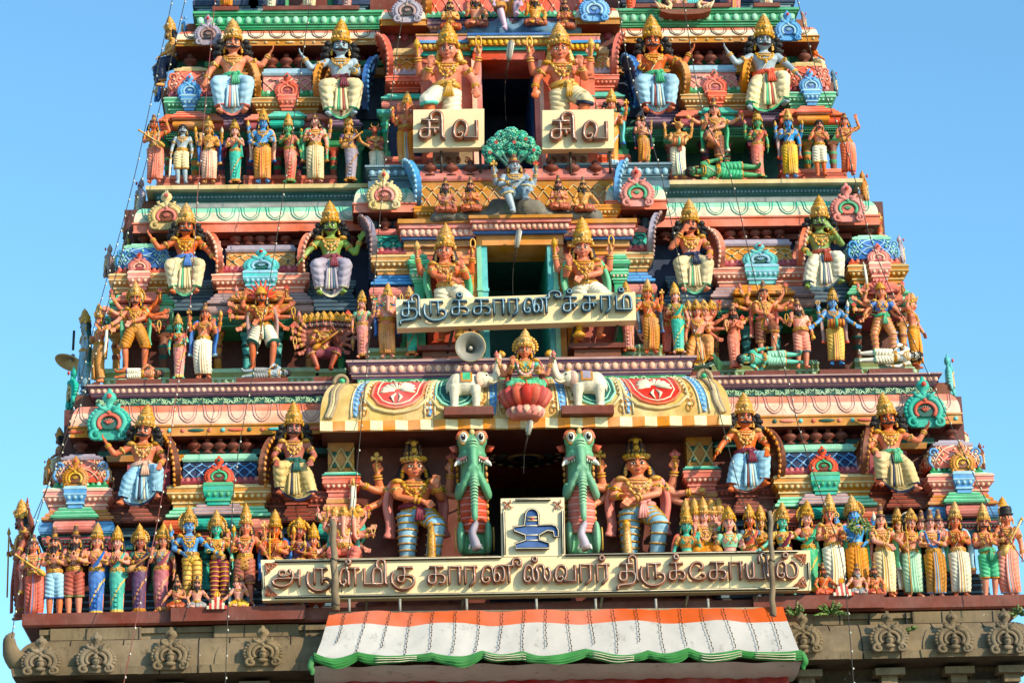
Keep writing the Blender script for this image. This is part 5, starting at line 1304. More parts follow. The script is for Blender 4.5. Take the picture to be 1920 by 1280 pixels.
def crown_mesh(Cm, kind, big):
    g = 'gold'
    if kind in ('kirita', 'halo', 'tall', 'short'):
        h = CH[kind] / .185
        P_ = [(.06, 0), (.069, .004), (.067, .012), (.072, .018), (.072, .034), (.062, .038), (.065, .05), (.067, .066), (.066, .084), (.057, .096), (.045, .099), (.051, .106), (.05, .116), (.046, .122), (.036, .126), (.041, .133), (.039, .143), (.028, .148), (.031, .154), (.027, .163), (.013, .168), (.016, .174), (.012, .181), (.004, .185), (.002, .195)]
        Cm.lathe([(r, .957 + z * h) for r, z in P_], g, (0, .002, 0), 16)
        for i in range(-3, 4):
            a = i * .38; Cm.ell((.071 * sin(a), .002 - .071 * cos(a), .985), (.011, .006, .013), 'goldplain', 7, 5)
            if i % 2 == 0: Cm.ell((.075 * sin(a), .002 - .075 * cos(a), .985), (.0045, .004, .0055), 'red' if i % 4 == 0 else 'darkteal', 6, 5)
        Cm.ell((0, -.072, 1.02), (.018, .008, .025), 'goldplain', 8, 6); Cm.ell((0, -.079, 1.018), (.007, .004, .009), 'darkteal', 7, 5)
        for s in (-1, 1):
            Cm.ell((s * .073, -.005, .955), (.012, .02, .022), 'goldplain', 7, 5)
        if kind == 'halo':
            Cm.lathe([(.0, 0), (.105, 0), (.11, .008), (.1, .016), (.0, .016)], ['gold', 'goldplain', 'goldplain', 'gold'], (0, .05, .965), 22, R=Matrix.Rotation(-pi / 2, 3, 'X'))
            for i in range(15):
                a = -.2 + (pi + .4) * i / 14; Cm.ell((.112 * cos(a), .045, .965 + .112 * sin(a)), (.014, .008, .014), 'goldplain', 6, 5)
    elif kind in ('jata', 'matted', 'bun'):
        k = 'hairbrown' if kind == 'bun' else 'hair'; h = CH[kind] / .13
        Cm.lathe([(.06, .935), (.063, .955), (.052, .985), (.03, .992), (.032, .998), (.036, .998 + .02 * h), (.033, .998 + .045 * h), (.028, .998 + .05 * h), (.03, .998 + .06 * h), (.026, .998 + .085 * h), (.008, .998 + .1 * h)] if kind != 'matted' else
                 [(.06, .94), (.061, .96), (.052, .985), (.05, 1.005), (.053, 1.012), (.053, 1.026), (.047, 1.034), (.046, 1.055), (.043, 1.075), (.036, 1.09), (.039, 1.10), (.03, 1.118), (.02, 1.14), (.006, 1.165)], ['hairbrown', 'hairbrown', 'hairbrown', 'gold', 'gold', 'hairbrown', 'hairbrown', 'hairbrown', 'hairbrown', 'gold', 'hairbrown', 'hairbrown', 'gold'], (0, .01, 0), 14)
        Cm.tube([(.061 * sin(a), .008 - .066 * cos(a), .96) for a in [i * .3 - 1.5 for i in range(11)]], .006 if kind != 'matted' else .009, 'gold' if kind == 'matted' else k, 6)
        if kind == 'matted':
            for z in (.975, 1.03, 1.08): Cm.ell((0, -.066 + (z - .97) * .15, z), (.018, .009, .022), 'goldplain', 7, 5)
            for i in range(-4, 5): a = i * .34; Cm.ell((.067 * sin(a), .006 - .07 * cos(a), .978), (.012, .007, .016), 'goldplain', 7, 5)
            for i in range(12): a = i * pi / 6; Cm.tube([(r_ * sin(a), .01 - r_ * cos(a), z_) for r_, z_ in ((.061, .96), (.052, 1.0), (.048, 1.04), (.042, 1.08))], .006, 'hair' if i % 2 else 'hairbrown', 5)
    elif kind == 'flame':
        for i in range(-5, 6):
            a = i * .3; l = .12 + .04 * cos(a) + .015 * (i % 2)
            b = V((.06 * sin(a), .02, .93 + .05 * cos(a))); e = b + V((sin(a) * l, .03, cos(a) * l))
            Cm.tube([b, b * .6 + e * .4 + V((.006, 0, 0)), e], [.026, .02, .003], 'coral' if i % 2 else 'red', 6)
        Cm.lathe([(.062, .957), (.07, .965), (.068, .985), (.056, 1.0), (.05, 1.02), (.03, 1.04), (.01, 1.06)], g, (0, 0, 0), 14)
    elif kind == 'hat':
        Cm.lathe([(.06, .945), (.078, .95), (.08, .962), (.062, .968), (.066, .985), (.068, 1.0), (.06, 1.035), (.02, 1.045)], 'hair', (0, .004, 0), 14)
    else:
        for i in range(34):
            a = i * 2.4; z = .94 + .06 * (i / 34); r = .062 * sqrt(max(.05, 1 - ((z - .93) / .075) ** 2))
            p = V((r * cos(a), r * sin(a) + .01, z))
            if p.y > -.03 or z > .965: Cm.ell(p, .02, 'hair', 6, 5)


def hair_mesh(Hm, long_, k='hair'):
    Hm.ell((0, .018, .925), (.06, .058, .068), k, 10, 8)
    for s in (-1, 1):
        if long_ == 2:   # thick curling locks on the shoulders
            for i in range(16):
                t = i / 15; j = (i * 37 % 11) / 11
                Hm.ell((s * (.07 + .045 * t + .025 * j), .02 + .03 * sin(i * 2.1), .95 - .13 * t + .015 * sin(i * 3.3)), (.03 - .008 * t, .028, .027 - .006 * t), k, 7, 6)
            Hm.tube(smooth_path([(s * .06, .0, .93), (s * .095, .0, .87), (s * .13, .01, .84), (s * .145, 0, .86)], 4), [.02] * 9 + [.017, .013, .009, .004], k, 7)
        else:
            Hm.tube(smooth_path([(s * .055, .025, .93), (s * .07, .03, .86), (s * .085, .03, .8), (s * .1, .03, .755)], 4), [.022, .024, .026, .027, .028, .028, .027, .026, .025, .023, .02, .015, .006], k, 7)


def neck_arc(J, sex, half, drop, r, k='gold', n=13):
    pts = []
    for i in range(n):
        a = pi * i / (n - 1); x = -half * cos(a); z = .822 - drop * sin(a) ** .8 - .012 * abs(cos(a))
        pts.append(tfront(sex, x * .98, min(z, .8), .005))
        if z > .8: pts[-1].z = z; pts[-1].y = -.02 - .02 * sin(a)
    J.tube(pts, r, k, 6)


def statue(label, px, foot, top, Y, skin, pose='stand', low='dhoti', cl=('white', 'blue', 'gold'), arms='d|d', crown='kirita', sex='m', name='statue', cat='statue', group=None,
           rz=0, turn=0, nod=.1, tilt=0, sway=0, long_=1, jewel=2, garland=None, blouse=None, shawl=None, sash=None, kind='human', heads=1, fan=0, lie=0, legs=None, base=None, flip=False, hair='hair', cls=None, **opt):
    SK[0] = skin
    hd_ = opt.get('head', 1.07); hb = HB.get(pose, 1.0) + .15 * (hd_ - 1); ch = (CH[crown] if kind != 'bull' else .04) * hd_
    rg = random.Random(label)
    if not lie and base is None:
        if not sway and HB.get(pose, 1) == 1: sway = rg.uniform(-.024, .024)
        turn += rg.uniform(-.2, .2); tilt += rg.uniform(-.05, .05)
    ck = rg.uniform(.92, 1.08)
    b = P(px, foot, Y) if base is None else V(base)
    if lie:
        s = (P(px + 50, foot, Y) - P(px - 50, foot, Y)).length / 100 * lie / (hb + ch)
        s = abs(s)
    else: s = (P(px, top, Y).z - P(px, foot, Y).z) / (hb + ch) if base is None else top
    root = thing(name, label, cat, b, group, radians(rz), s); detail = abs(foot - top) > 165 or base is not None
    if lie: root.rotation_euler = (0, radians(90 if lie > 0 else -90), radians(rz)); root.location = b + V((-(hb + ch) * s / 2 * (1 if lie > 0 else -1), 0, .13 * s))
    bk = opt.get('bulk', .94); root.scale = (s * bk, s * (bk + 1) / 2, s)
    hb = HB.get(pose, 1.0); T0 = Matrix.Translation((0, 0, -(1 - hb)))
    piv = V((0, 0, .85))
    HT = T0 @ Matrix.Translation(piv) @ Matrix.Rotation(turn, 4, 'Z') @ Matrix.Rotation(tilt, 4, 'Y') @ Matrix.Rotation(nod, 4, 'X') @ Matrix.Scale(hd_, 4) @ Matrix.Translation(-piv)
    z0 = -(1 - hb)

    def post(p):
        if sway:
            z = p.z - z0; p = p.copy(); p.x += sway * sin(pi * min(max(z - .04, 0) / .6, 1.55)) * (1 if z < .94 else .8)
        return p

    def new(T=T0):
        mm = M(); mm.T = T; mm.post = post; return mm
    LG = legs or LEGS[pose if pose in LEGS else 'stand']
    # ---- body: one continuous skin (overlapping volumes fused by a voxel remesh)
    B = new()
    tr = TORSO[sex]
    B.tube([(0, y, z) for z, rx, ry, y in tr], [rx for z, rx, ry, y in tr], skin, 16, 1, up=(0, 1, 0)) if False else None
    vs = []; n = 16
    for z, rx, ry, yc in tr:
        for j in range(n):
            a = 2 * pi * j / n; vs.append((rx * cos(a), yc + ry * sin(a), z))
    fs = [(i * n + j, i * n + (j + 1) % n, (i + 1) * n + (j + 1) % n, (i + 1) * n + j) for i in range(len(tr) - 1) for j in range(n)]
    fs += [tuple(range(n - 1, -1, -1)), tuple((len(tr) - 1) * n + j for j in range(n))]
    B.add(vs, fs, skin)
    B.tube([(0, .006, .79), (0, .002, .83), (0, 0, .87)], [.046 if sex != 'f' else .04, .038 if sex != 'f' else .032, .036], skin, 10)
    for s_ in (-1, 1):
        if sex == 'f': B.ell((s_ * .046, -.055, .727), (.04, .04, .04), skin, 10, 8)
        else: B.ell((s_ * .05, -.042, .738), (.046, .028, .034), skin, 10, 7)
    B.ell((0, -.045, .585), (.05, .025, .04), skin, 8, 6) if sex != 'b' else None
    pairs = []
    sides = arms.split('|')
    for si, side in ((-1, sides[0]), (1, sides[1])):
        toks = side.split()
        for ai, tk in enumerate(toks):
            code, _, it = tk.partition('*')
            if code == '-': continue
            e, h, d, nn = ARM[code]
            sh = V((si * (.118 if sex != 'f' else .1), .004 + .03 * ai, .782 - .012 * ai)); f_ = V((si, 1, 1))
            e = V(e) * 1; h = V(h) * 1
            e = V((si * e.x, e.y + .03 * ai, e.z)); h = V((si * h.x, h.y + .02 * ai, h.z))
            d = V((si * d[0], d[1], d[2])); nn = V((si * nn[0], nn[1], nn[2]))
            pairs.append((si, sh, e, h, d, nn, it))
        for q in range(fan):
            a = radians(38 - 95 * q / max(1, fan - 1)); dr = V((si * cos(a), .15, sin(a)))
            sh = V((si * .1, .04, .76)); e = sh + dr * .14; h = e + (dr + V((0, -.5, .35))).normalized() * .13
            pairs.append((si, sh, e, h, (dr + V((0, -.3, .5))), V((0, -1, 0)), ('lotus', 'mace', 'flame', 'conch', 'noose')[(q + (si > 0) * 2) % 5] if q % 2 == 0 else ''))
    for (si, sh, e, h, d, nn, it) in pairs:
        B.ell(sh, (.04, .037, .04) if sex != 'f' else (.032, .03, .034), skin, 9, 7)
        fat = 1 if sex != 'f' else .84
        limb(B, sh, e, .036 * fat, .028 * fat, skin, 10, .003); limb(B, e, h, .0285 * fat, .019 * fat, skin, 10, .003)
        hand(B, h, d, nn, si, .75 if it else .3)
    for (kn, an), si in zip(LG, (-1, 1)):
        kn, an = V(kn), V(an); hp = V((si * .052, 0, .53))
        q_ = .7 if low == 'sari' else 1; limb(B, hp, kn, .062 * q_, .042 * q_, skin, 12, .004); limb(B, kn, an, .043 * q_, .026 * q_, skin, 12, .006 * q_)
        up_ = abs(an.z - kn.z) > .1
        toe = an + (V((si * .03, -.085, -.03)) if up_ else V((-si * .06, -.03, -.01)))
        B.tube([an + V((0, .025, -.012)), an + V((0, 0, -.014)), an * .45 + toe * .55 + V((0, 0, -.004)), toe], [.02, .026, .025, .016], skin, 9)
        for ti in range(5):
            tp = toe + V((si * (-.016 + .008 * ti) + 0, .006, 0)); B.tube([tp, tp + V((0, -.02 + .002 * ti, -.002))], [.0075, .006], skin, 6)
    B.T = HT
    hx = []
    if heads == 1: head_skin(B, sex, kind, skin)
    else:
        hx = [(i - (heads - 1) / 2) * (.1 if heads < 8 else .078) for i in range(heads)]
        for x in hx:
            B.T = HT @ Matrix.Translation((x, .01 + abs(x) * .25, -abs(x) * .04)) @ Matrix.Rotation(x * 3.2 if heads < 8 else x * 1.5, 4, 'Z') @ Matrix.Scale(.93, 4)
            B.T = B.T @ Matrix.Translation((0, 0, .06)); head_skin(B, sex, kind, skin)
            if abs(x) > .01: B.tube([(0, 0, .87), (-x * .7, 0, .80)], [.036, .04], skin, 8)
    o = B.build('body', root)
    rm = o.modifiers.new('remesh', 'REMESH'); rm.mode = 'VOXEL'; rm.voxel_size = .0078; rm.use_smooth_shade = True
    sm_ = o.modifiers.new('smooth', 'SMOOTH'); sm_.factor = .4; sm_.iterations = 2
    # ---- face, hair, crown
    for x in (hx or [0]):
        TT = HT if not hx else HT @ Matrix.Translation((x, .01 + abs(x) * .25, -abs(x) * .04)) @ Matrix.Rotation(x * 3.2 if heads < 8 else x * 1.5, 4, 'Z') @ Matrix.Scale(.93, 4) @ Matrix.Translation((0, 0, .06))
        FD = {}

        def fget(nm):
            if not detail: nm = 'face'
            if nm not in FD: FD[nm] = new(TT)
            return FD[nm]
        face_marks(fget, sex, kind, opt)
        for nm, mm in FD.items(): mm.build(nm.rstrip('-1'), root)
        Cm = new(TT @ Matrix.Translation((0, 0, .955)) @ Matrix.Scale(ck, 4, (0, 0, 1)) @ Matrix.Translation((0, 0, -.955))); crown_mesh(Cm, crown if kind != 'bull' else 'bald', 0) if kind != 'bull' else None
        if Cm.v: Cm.build('crown' if crown in ('kirita', 'tall', 'halo', 'short', 'flame', 'matted') else ('hat' if crown == 'hat' else 'topknot' if crown in ('jata', 'bun') else 'hair'), root)
        if kind == 'human' and long_ and (not hx or abs(x) < .01):
            Hm = new(TT); hair_mesh(Hm, long_, hair); Hm.build('hair', root)
    # ---- lower garment
    c0, c1, c2 = (tuple(cl) + ('gold', 'gold'))[:3]
    D = new()

    def legtube(kn, an, si, end, r0, r1, r2, flare=1.0):
        hp = V((si * .05, 0, .535)); pts = []; rr = []
        N = 44
        kn, an = V(kn), V(an)
        for i in range(N + 1):
            t = i / N * end
            if t < .5: q = hp.lerp(kn, t * 2); r = r0 + (r1 - r0) * t * 2
            else: q = kn.lerp(an, (t - .5) * 2); r = r1 + (r2 - r1) * (t - .5) * 2
            if abs(t - .5) < .1: q = q * .85 + (hp.lerp(kn, .9) * .5 + kn.lerp(an, .1) * .5) * .15
            pts.append(q); rr.append(r)
        return pts, rr

    def frames(pts):
        out = []; N = len(pts)
        for i in range(N):
            dd = (pts[min(i + 1, N - 1)] - pts[max(i - 1, 0)]).normalized(); fr = V((0, -1, 0)); fr = fr - dd * fr.dot(dd)
            if fr.length < .35: fr = fr + V((0, 0, 1)) - dd * dd.z
            fr.normalize(); w2 = dd.cross(fr).normalized()
            if w2.x < 0: w2 = -w2
            out.append((w2, fr))
        return out

    def drape(pts, rr, si, K, A, sag, cmain, chem, hem):
        """cloth round a leg, thrown into hanging folds"""
        fm = frames(pts); n = 26; N = len(pts); vs = []; ph = si * .8 + px * .013
        for i, p in enumerate(pts):
            t = i / (N - 1); w2, fr = fm[i]; fade = min(1, t * 6) * (1 if t < .92 else .35)
            for j in range(n):
                a = 2 * pi * j / n; x = t * K - sag * cos(a) + .35 * si * sin(a) + ph + .12 * sin(5 * t + ph)
                d = A * (abs(sin(pi * x)) ** .7 - .5) * fade * (.55 + .45 * cos(a))
                fl = .006 * sin(a * 7 + ph) * max(0, t - .55) * 2
                vs.append(p + (w2 * sin(a) + fr * cos(a)) * (rr[i] + d + fl))
        fs = []; ks = []
        for i in range(N - 1):
            for j in range(n):
                q = i * n; fs.append((q + j, q + n + j, q + n + (j + 1) % n, q + (j + 1) % n)); ks.append(chem if i / (N - 1) > hem else cmain)
        fs += [tuple(range(n)), tuple((N - 1) * n + j for j in range(n - 1, -1, -1))]; ks += [cmain, chem]
        D.add(vs, fs, ks)
    if low in ('dhoti', 'shorts', 'banded', 'skirt'):
        D.tube([(0, 0, .61), (0, 0, .575), (0, 0, .535), (0, 0, .50), (0, 0, .47)], [.074, .094, .104, .1, .08], c0, 16, .78, up=(0, 1, 0))
        end = {'dhoti': .93, 'shorts': .56, 'banded': .97, 'skirt': .46}[low]
        LP = []
        for (kn, an), si in zip(LG, (-1, 1)):
            seat_ = HB.get(pose, 1) < .9
            rr = ((.074, .062, .05) if seat_ else (.082, .066, .054)) if low == 'dhoti' else (.078, .068, .058) if low == 'shorts' else (.072, .055, .04)
            if low == 'skirt': rr = (.085, .09, .1)
            pts, r = legtube(kn, an, si, end, *rr)
            if low == 'banded':
                D.tube(pts, r, c0, 14); fm = frames(pts)
                for i in range(3, 44, 5):
                    D.tube([pts[i] + (fm[i][0] * cos(a) + fm[i][1] * sin(a)) * (r[i] + .003) for a in [2 * pi * q / 14 for q in range(14)]], .0085, c2, 6, closed=True)
            elif low == 'dhoti': 
                drape(pts, r, si, 9.5 if not seat_ else 7.5, .017 if not seat_ else .013, 1.0, c0, c1, .955); LP.append((pts, r))
            else: drape(pts, r, si, 6, .016, .6, c0, c1, .93)
        if len(LP) == 2 and pose in ('sit', 'sitl', 'sitr'):   # cloth stretched and hanging between the knees
            (pa_, ra_), (pb_, rb_) = LP

            def lap(u, v):
                i = int(round((.1 + .88 * v) * 44)); a_ = pa_[i] + V((.0, -ra_[i] * .8, 0)); b_ = pb_[i] + V((0, -rb_[i] * .8, 0)); q = a_.lerp(b_, u); c_ = 1 - (2 * u - 1) ** 2
                x = v * 9 - 1.5 * c_
                return q + V((0, .05 * c_ * (v > .3) * min(1, (v - .3) * 4) - .014 * (abs(sin(pi * x)) ** .7 - .5), -.06 * c_ * v - .05 * v))
            D.grid(lap, 22, 44, lambda u, v: c1 if v > .955 else (c2 if abs(u - .5) < .03 else c0))
        if low == 'dhoti' or low == 'banded':   # pleated cloth hanging in front
            seated = HB.get(pose, 1) < .9
            zb = .21 if seated else .06
            if pose not in ('cross', 'squat', 'kneel') and low == 'dhoti':
                for j, (xo, cc) in enumerate(((-.03, c0), (-.015, c1), (0, c0), (.015, c2), (.03, c0))):
                    path = [(xo * (.8 + (.9 if seated else .4) * t), -.075 - (.11 if seated else .022) * min(1, t * 2.2) + (.004 if j % 2 else 0), .57 - (.57 - zb) * t) for t in [q / 8 for q in range(9)]]
                    D.tube(path, [.0105 + .003 * q / 8 for q in range(9)], cc, 6)
        if low == 'skirt':
            for a in range(-5, 6):
                x = a * .02; D.tube([(x, -.075 + abs(x) * .3, .58), (x * 1.25, -.095 + abs(x) * .3, .47), (x * 1.4, -.1 + abs(x) * .3, .38)], [.011, .013, .014], (c0, c1, c2)[a % 3], 6)
    elif low == 'sari':
        nu, nv = 56, 26
        prof = [(.03, .076, .06), (.045, .088, .07), (.1, .08, .062), (.25, .088, .066), (.4, .1, .076), (.52, .107, .08), (.58, .088, .066), (.605, .074, .056)]

        def sf(u, v):
            z = .03 + (.605 - .03) * v; a = 2 * pi * u
            for A, Bq in zip(prof, prof[1:]):
                if z <= Bq[0] + 1e-6:
                    t = (z - A[0]) / (Bq[0] - A[0]); rx = A[1] + (Bq[1] - A[1]) * t; ry = A[2] + (Bq[2] - A[2]) * t; break
            x = cos(a); y = sin(a)
            low_ = max(0, 1 - z / .5)
            rip = .006 * sin(13 * a) * low_ + .0045 * sin(70 * z + 5 * x + 2 * y) * (1 - low_ * .6)
            leg = 1 - .1 * max(0, 1 - (x / .25) ** 2) * (1 if z < .42 else 0) * (1 if y < 0 else .5)
            return (rx * x * (1 + rip * 9), ry * y * leg * (1 + rip * 9) - (.008 if y < 0 else 0), z)

        def sk_(u, v):
            z = .03 + .575 * v; x = cos(2 * pi * u)
            if z < .07: return c1
            if abs(z - (.3 + .16 * x)) < .018 and sin(2 * pi * u) < .2: return c1
            return c0
        D.grid(sf, nu, nv, sk_)
        for i in range(5):
            D.tube(smooth_path([(-.09 + i * .008, -.03, .40 - i * .055), (0, -.082, .34 - i * .058), (.088, -.02, .42 - i * .05)], 4), [.002, .005, .007, .007, .007, .007, .006, .005, .002], c0, 5)
        D.tube([tfront('f', -.09, .59, .01), tfront('f', -.03, .6, .02), tfront('f', .02, .66, .02), tfront('f', .06, .73, .014), V((.085, -.03, .79)), V((.08, .04, .8)), V((.09, .07, .72)), V((.11, .07, .5))],
               [.03, .034, .034, .032, .028, .03, .035, .04], c0, 8, .3)
        D.tube([tfront('f', -.095, .565, .014), tfront('f', -.03, .57, .026), tfront('f', .035, .635, .026), tfront('f', .082, .71, .018)], .0085, c1, 6)
    if D.v: D.build({'dhoti': 'dhoti', 'shorts': 'shorts', 'banded': 'trousers', 'skirt': 'skirt', 'sari': 'sari'}[low], root)
    if blouse:
        U = new(); vs = []; n = 18; zs = (.655, .68, .70, .73, .76, .785, .8)
        for z in zs:
            rx, ry, yc = tq(sex, z)
            for j in range(n):
                a = 2 * pi * j / n; x = (rx + .006) * cos(a); y = yc + (ry + .006) * sin(a)
                if sin(a) < 0 and sex == 'f': y = min(y, tfront('f', min(max(x, -.09), .09), z, .007).y)
                vs.append((x, y, z))
        U.add(vs, [(i * n + j, i * n + (j + 1) % n, (i + 1) * n + (j + 1) % n, (i + 1) * n + j) for i in range(len(zs) - 1) for j in range(n)], blouse)
        for (si, sh, e, h, d, nn, it) in pairs[:]:
            d_ = (e - sh); U.tube([sh - d_ * .15, sh, sh + d_ * .55], [.03, .043, .037], blouse, 10); 
        U.build('blouse', root)
    # ---- jewellery
    if jewel:
        J = new(); k = 'gold'
        hw = .078 if sex != 'f' else .066
        neck_arc(J, sex, hw * .75, .03, .0075, k); neck_arc(J, sex, hw, .062, .01, k)
        if jewel > 1:
            neck_arc(J, sex, hw * 1.02, .105, .007, 'goldplain'); p = tfront(sex, 0, .7, .01); J.ell(p, (.017, .01, .02), 'goldplain', 8, 6); J.ell(p + V((0, -.01, 0)), (.007, .004, .008), 'red', 6, 5)
            for i in range(9):
                a = pi * (i + .5) / 9; x = -hw * cos(a); J.ell(tfront(sex, x, .822 - .084 * sin(a) ** .8 - .012, .008), (.0095, .006, .0105), 'goldplain', 6, 5)
        if jewel > 2:
            neck_arc(J, sex, hw * .9, .15, .0075, k)
            for i in range(7):
                a = pi * (i + .5) / 7; x = -hw * .9 * cos(a); J.ell(tfront(sex, x, .80 - .135 * sin(a) ** .8, .01), (.013, .008, .015), 'goldplain', 7, 5)
            for s_ in (-1, 1):
                J.ell((s_ * .11, -.02, .808), (.04, .042, .026), 'gold', 10, 7)
        J.build('necklace', root)
        if low != 'none':
            J = new(); rx, ry, yc = tq(sex, .585); rx = max(rx, .085) + .008; ry = max(ry, .066) + .01
            for z, r in ((.6, .0085), (.58, .012), (.562, .0075)):
                J.tube([(rx * cos(a), yc + ry * sin(a), z) for a in [2 * pi * i / 20 for i in range(20)]], r, 'gold', 6, closed=True)
            J.ell((0, yc - ry - .008, .58), (.024, .012, .024), 'goldplain', 9, 6); J.ell((0, yc - ry - .019, .58), (.009, .004, .009), 'darkteal', 7, 5)
            if jewel > 1:
                for s_ in (-1, 1):
                    J.tube(smooth_path([(s_ * .02, yc - ry - .004, .565), (s_ * .045, yc - ry + .0, .535), (s_ * .085, yc - ry * .6, .562)], 4), .005, 'goldplain', 5)
            J.build('belt', root)
        J = new()
        for (si, sh, e, h, d, nn, it) in pairs[:6 if fan else 99]:
            for (a, b_, t, r, rr) in ((e, h, .84, .0235, .0075), (e, h, .7, .025, .0065), (sh, e, .5, .036, .009)):
                q = a.lerp(b_, t); dd = (b_ - a).normalized(); hh = V((0, 1, 0)) if abs(dd.y) < .9 else V((1, 0, 0)); u = (hh - dd * dd.dot(hh)).normalized(); w2 = dd.cross(u)
                if sex == 'f': r *= .86
                J.tube([q + (w2 * cos(a2) + u * sin(a2)) * r for a2 in [2 * pi * i / 12 for i in range(12)]], rr, 'goldplain', 6, closed=True)
                if detail and t > .6: J.build('bangle', root); J = new()
            q = sh.lerp(e, .45); J.ell(q + V((si * .012, -.038, 0)), (.02, .012, .022), 'gold', 8, 6); J.ell(q + V((si * .013, -.05, 0)), (.007, .004, .008), 'darkteal' if jewel > 1 else 'red', 6, 5)
            if detail: J.build('armlet', root); J = new()
        J.build('bangle', root)
        if kind == 'human':
            for s_ in (-1, 1):
                J = new(HT); J.ell((s_ * .066, -.005, .872), (.011, .011, .014), 'goldplain', 7, 6); J.ell((s_ * .064, -.005, .895), (.01, .012, .01), 'goldplain', 7, 5); J.tube([(s_ * .066, -.005, .86), (s_ * .066, -.005, .842)], [.012, .004], 'goldplain', 7); J.build('earring', root)
        if sex != 'f' and opt.get('thread', 1):
            J = new(); J.tube([tfront(sex, .075 - .125 * t, .80 - .2 * t, .006) for t in [i / 8 for i in range(9)]], .0045, 'white', 5); J.build('sacred_thread', root)
    if garland:
        G = new(); k1, k2 = garland
        for i in range(27):
            t = i / 26; a = pi * t; x = -.085 * cos(a) * (1 - .1 * sin(a)); z = .815 - .2 * sin(a) ** .75
            p = tfront(sex, x, z, .018); G.ell(p, .017, k1 if i % 3 else k2, 7, 5)
        G.build('garland', root)
    if sash:
        G = new(); rx = .1; ry = .082
        for z, r in ((.6, .015), (.585, .016)): G.tube([(rx * cos(a), ry * sin(a) - .004, z + .006 * sin(3 * a)) for a in [2 * pi * i / 18 for i in range(18)]], r, sash, 7, closed=True)
        x = -.02 if opt.get('knot', 1) < 0 else .02
        G.ell((x, -.098, .59), (.03, .018, .022), sash, 9, 6); G.ell((x + .03, -.1, .605), (.024, .012, .018), sash, 8, 6)
        for q in range(4): G.tube([(x + .004 * q, -.1, .585), (x + .012 * q - .012, -.115 - (.06 if HB.get(pose, 1) < .9 else 0), .53), (x + .02 * q - .022, -.12 - (.07 if HB.get(pose, 1) < .9 else 0), .45)], [.008, .011, .013], sash, 6)
        G.build('sash', root)
    if shawl:
        G = new(); k1, k2 = (shawl, 'goldplain') if isinstance(shawl, str) else shawl
        for s_ in (-1, 1):
            path = smooth_path([(s_ * .06, .05, .83), (s_ * .115, .03, .805), (s_ * .15, .045, .72), (s_ * .165, .05, .6), (s_ * .15, .05, .45), (s_ * .16, .04, .36)], 4)
            for q in range(3):
                G.tube([p + V((s_ * .012 * q, -.014 * q, 0)) for p in path], [.026] * 3 + [.022] * (len(path) - 3), k1, 7, .6)
            e_ = path[-1]
            for q in range(3): G.tube([e_ + V((s_ * .012 * q, -.014 * q, .012)), e_ + V((s_ * .014 * q, -.014 * q, -.02))], [.024, .027], k2, 7, .6)
        G.build('shawl', root)
    # ---- things in the hands
    for (si, sh, e, h, d, nn, it) in pairs:
        if not it: continue
        I = new(); c = h + V(d).normalized() * .055 + V((0, -.018, 0)); make_item(I, it, c, si); 
        if I.v: I.build(ITEMN.get(it, it), root)
    for it in opt.get('extra', ()):
        I = new(); make_item(I, it, V((0, 0, 0)), 1); I.build(ITEMN.get(it, it), root)
    return root

ITEMN = dict(veenal='veena', tamburar='tambura', tamburac='tambura', swordd='sword', staffr='staff', trident='trident', pot='pot', tail='peacock_feathers')


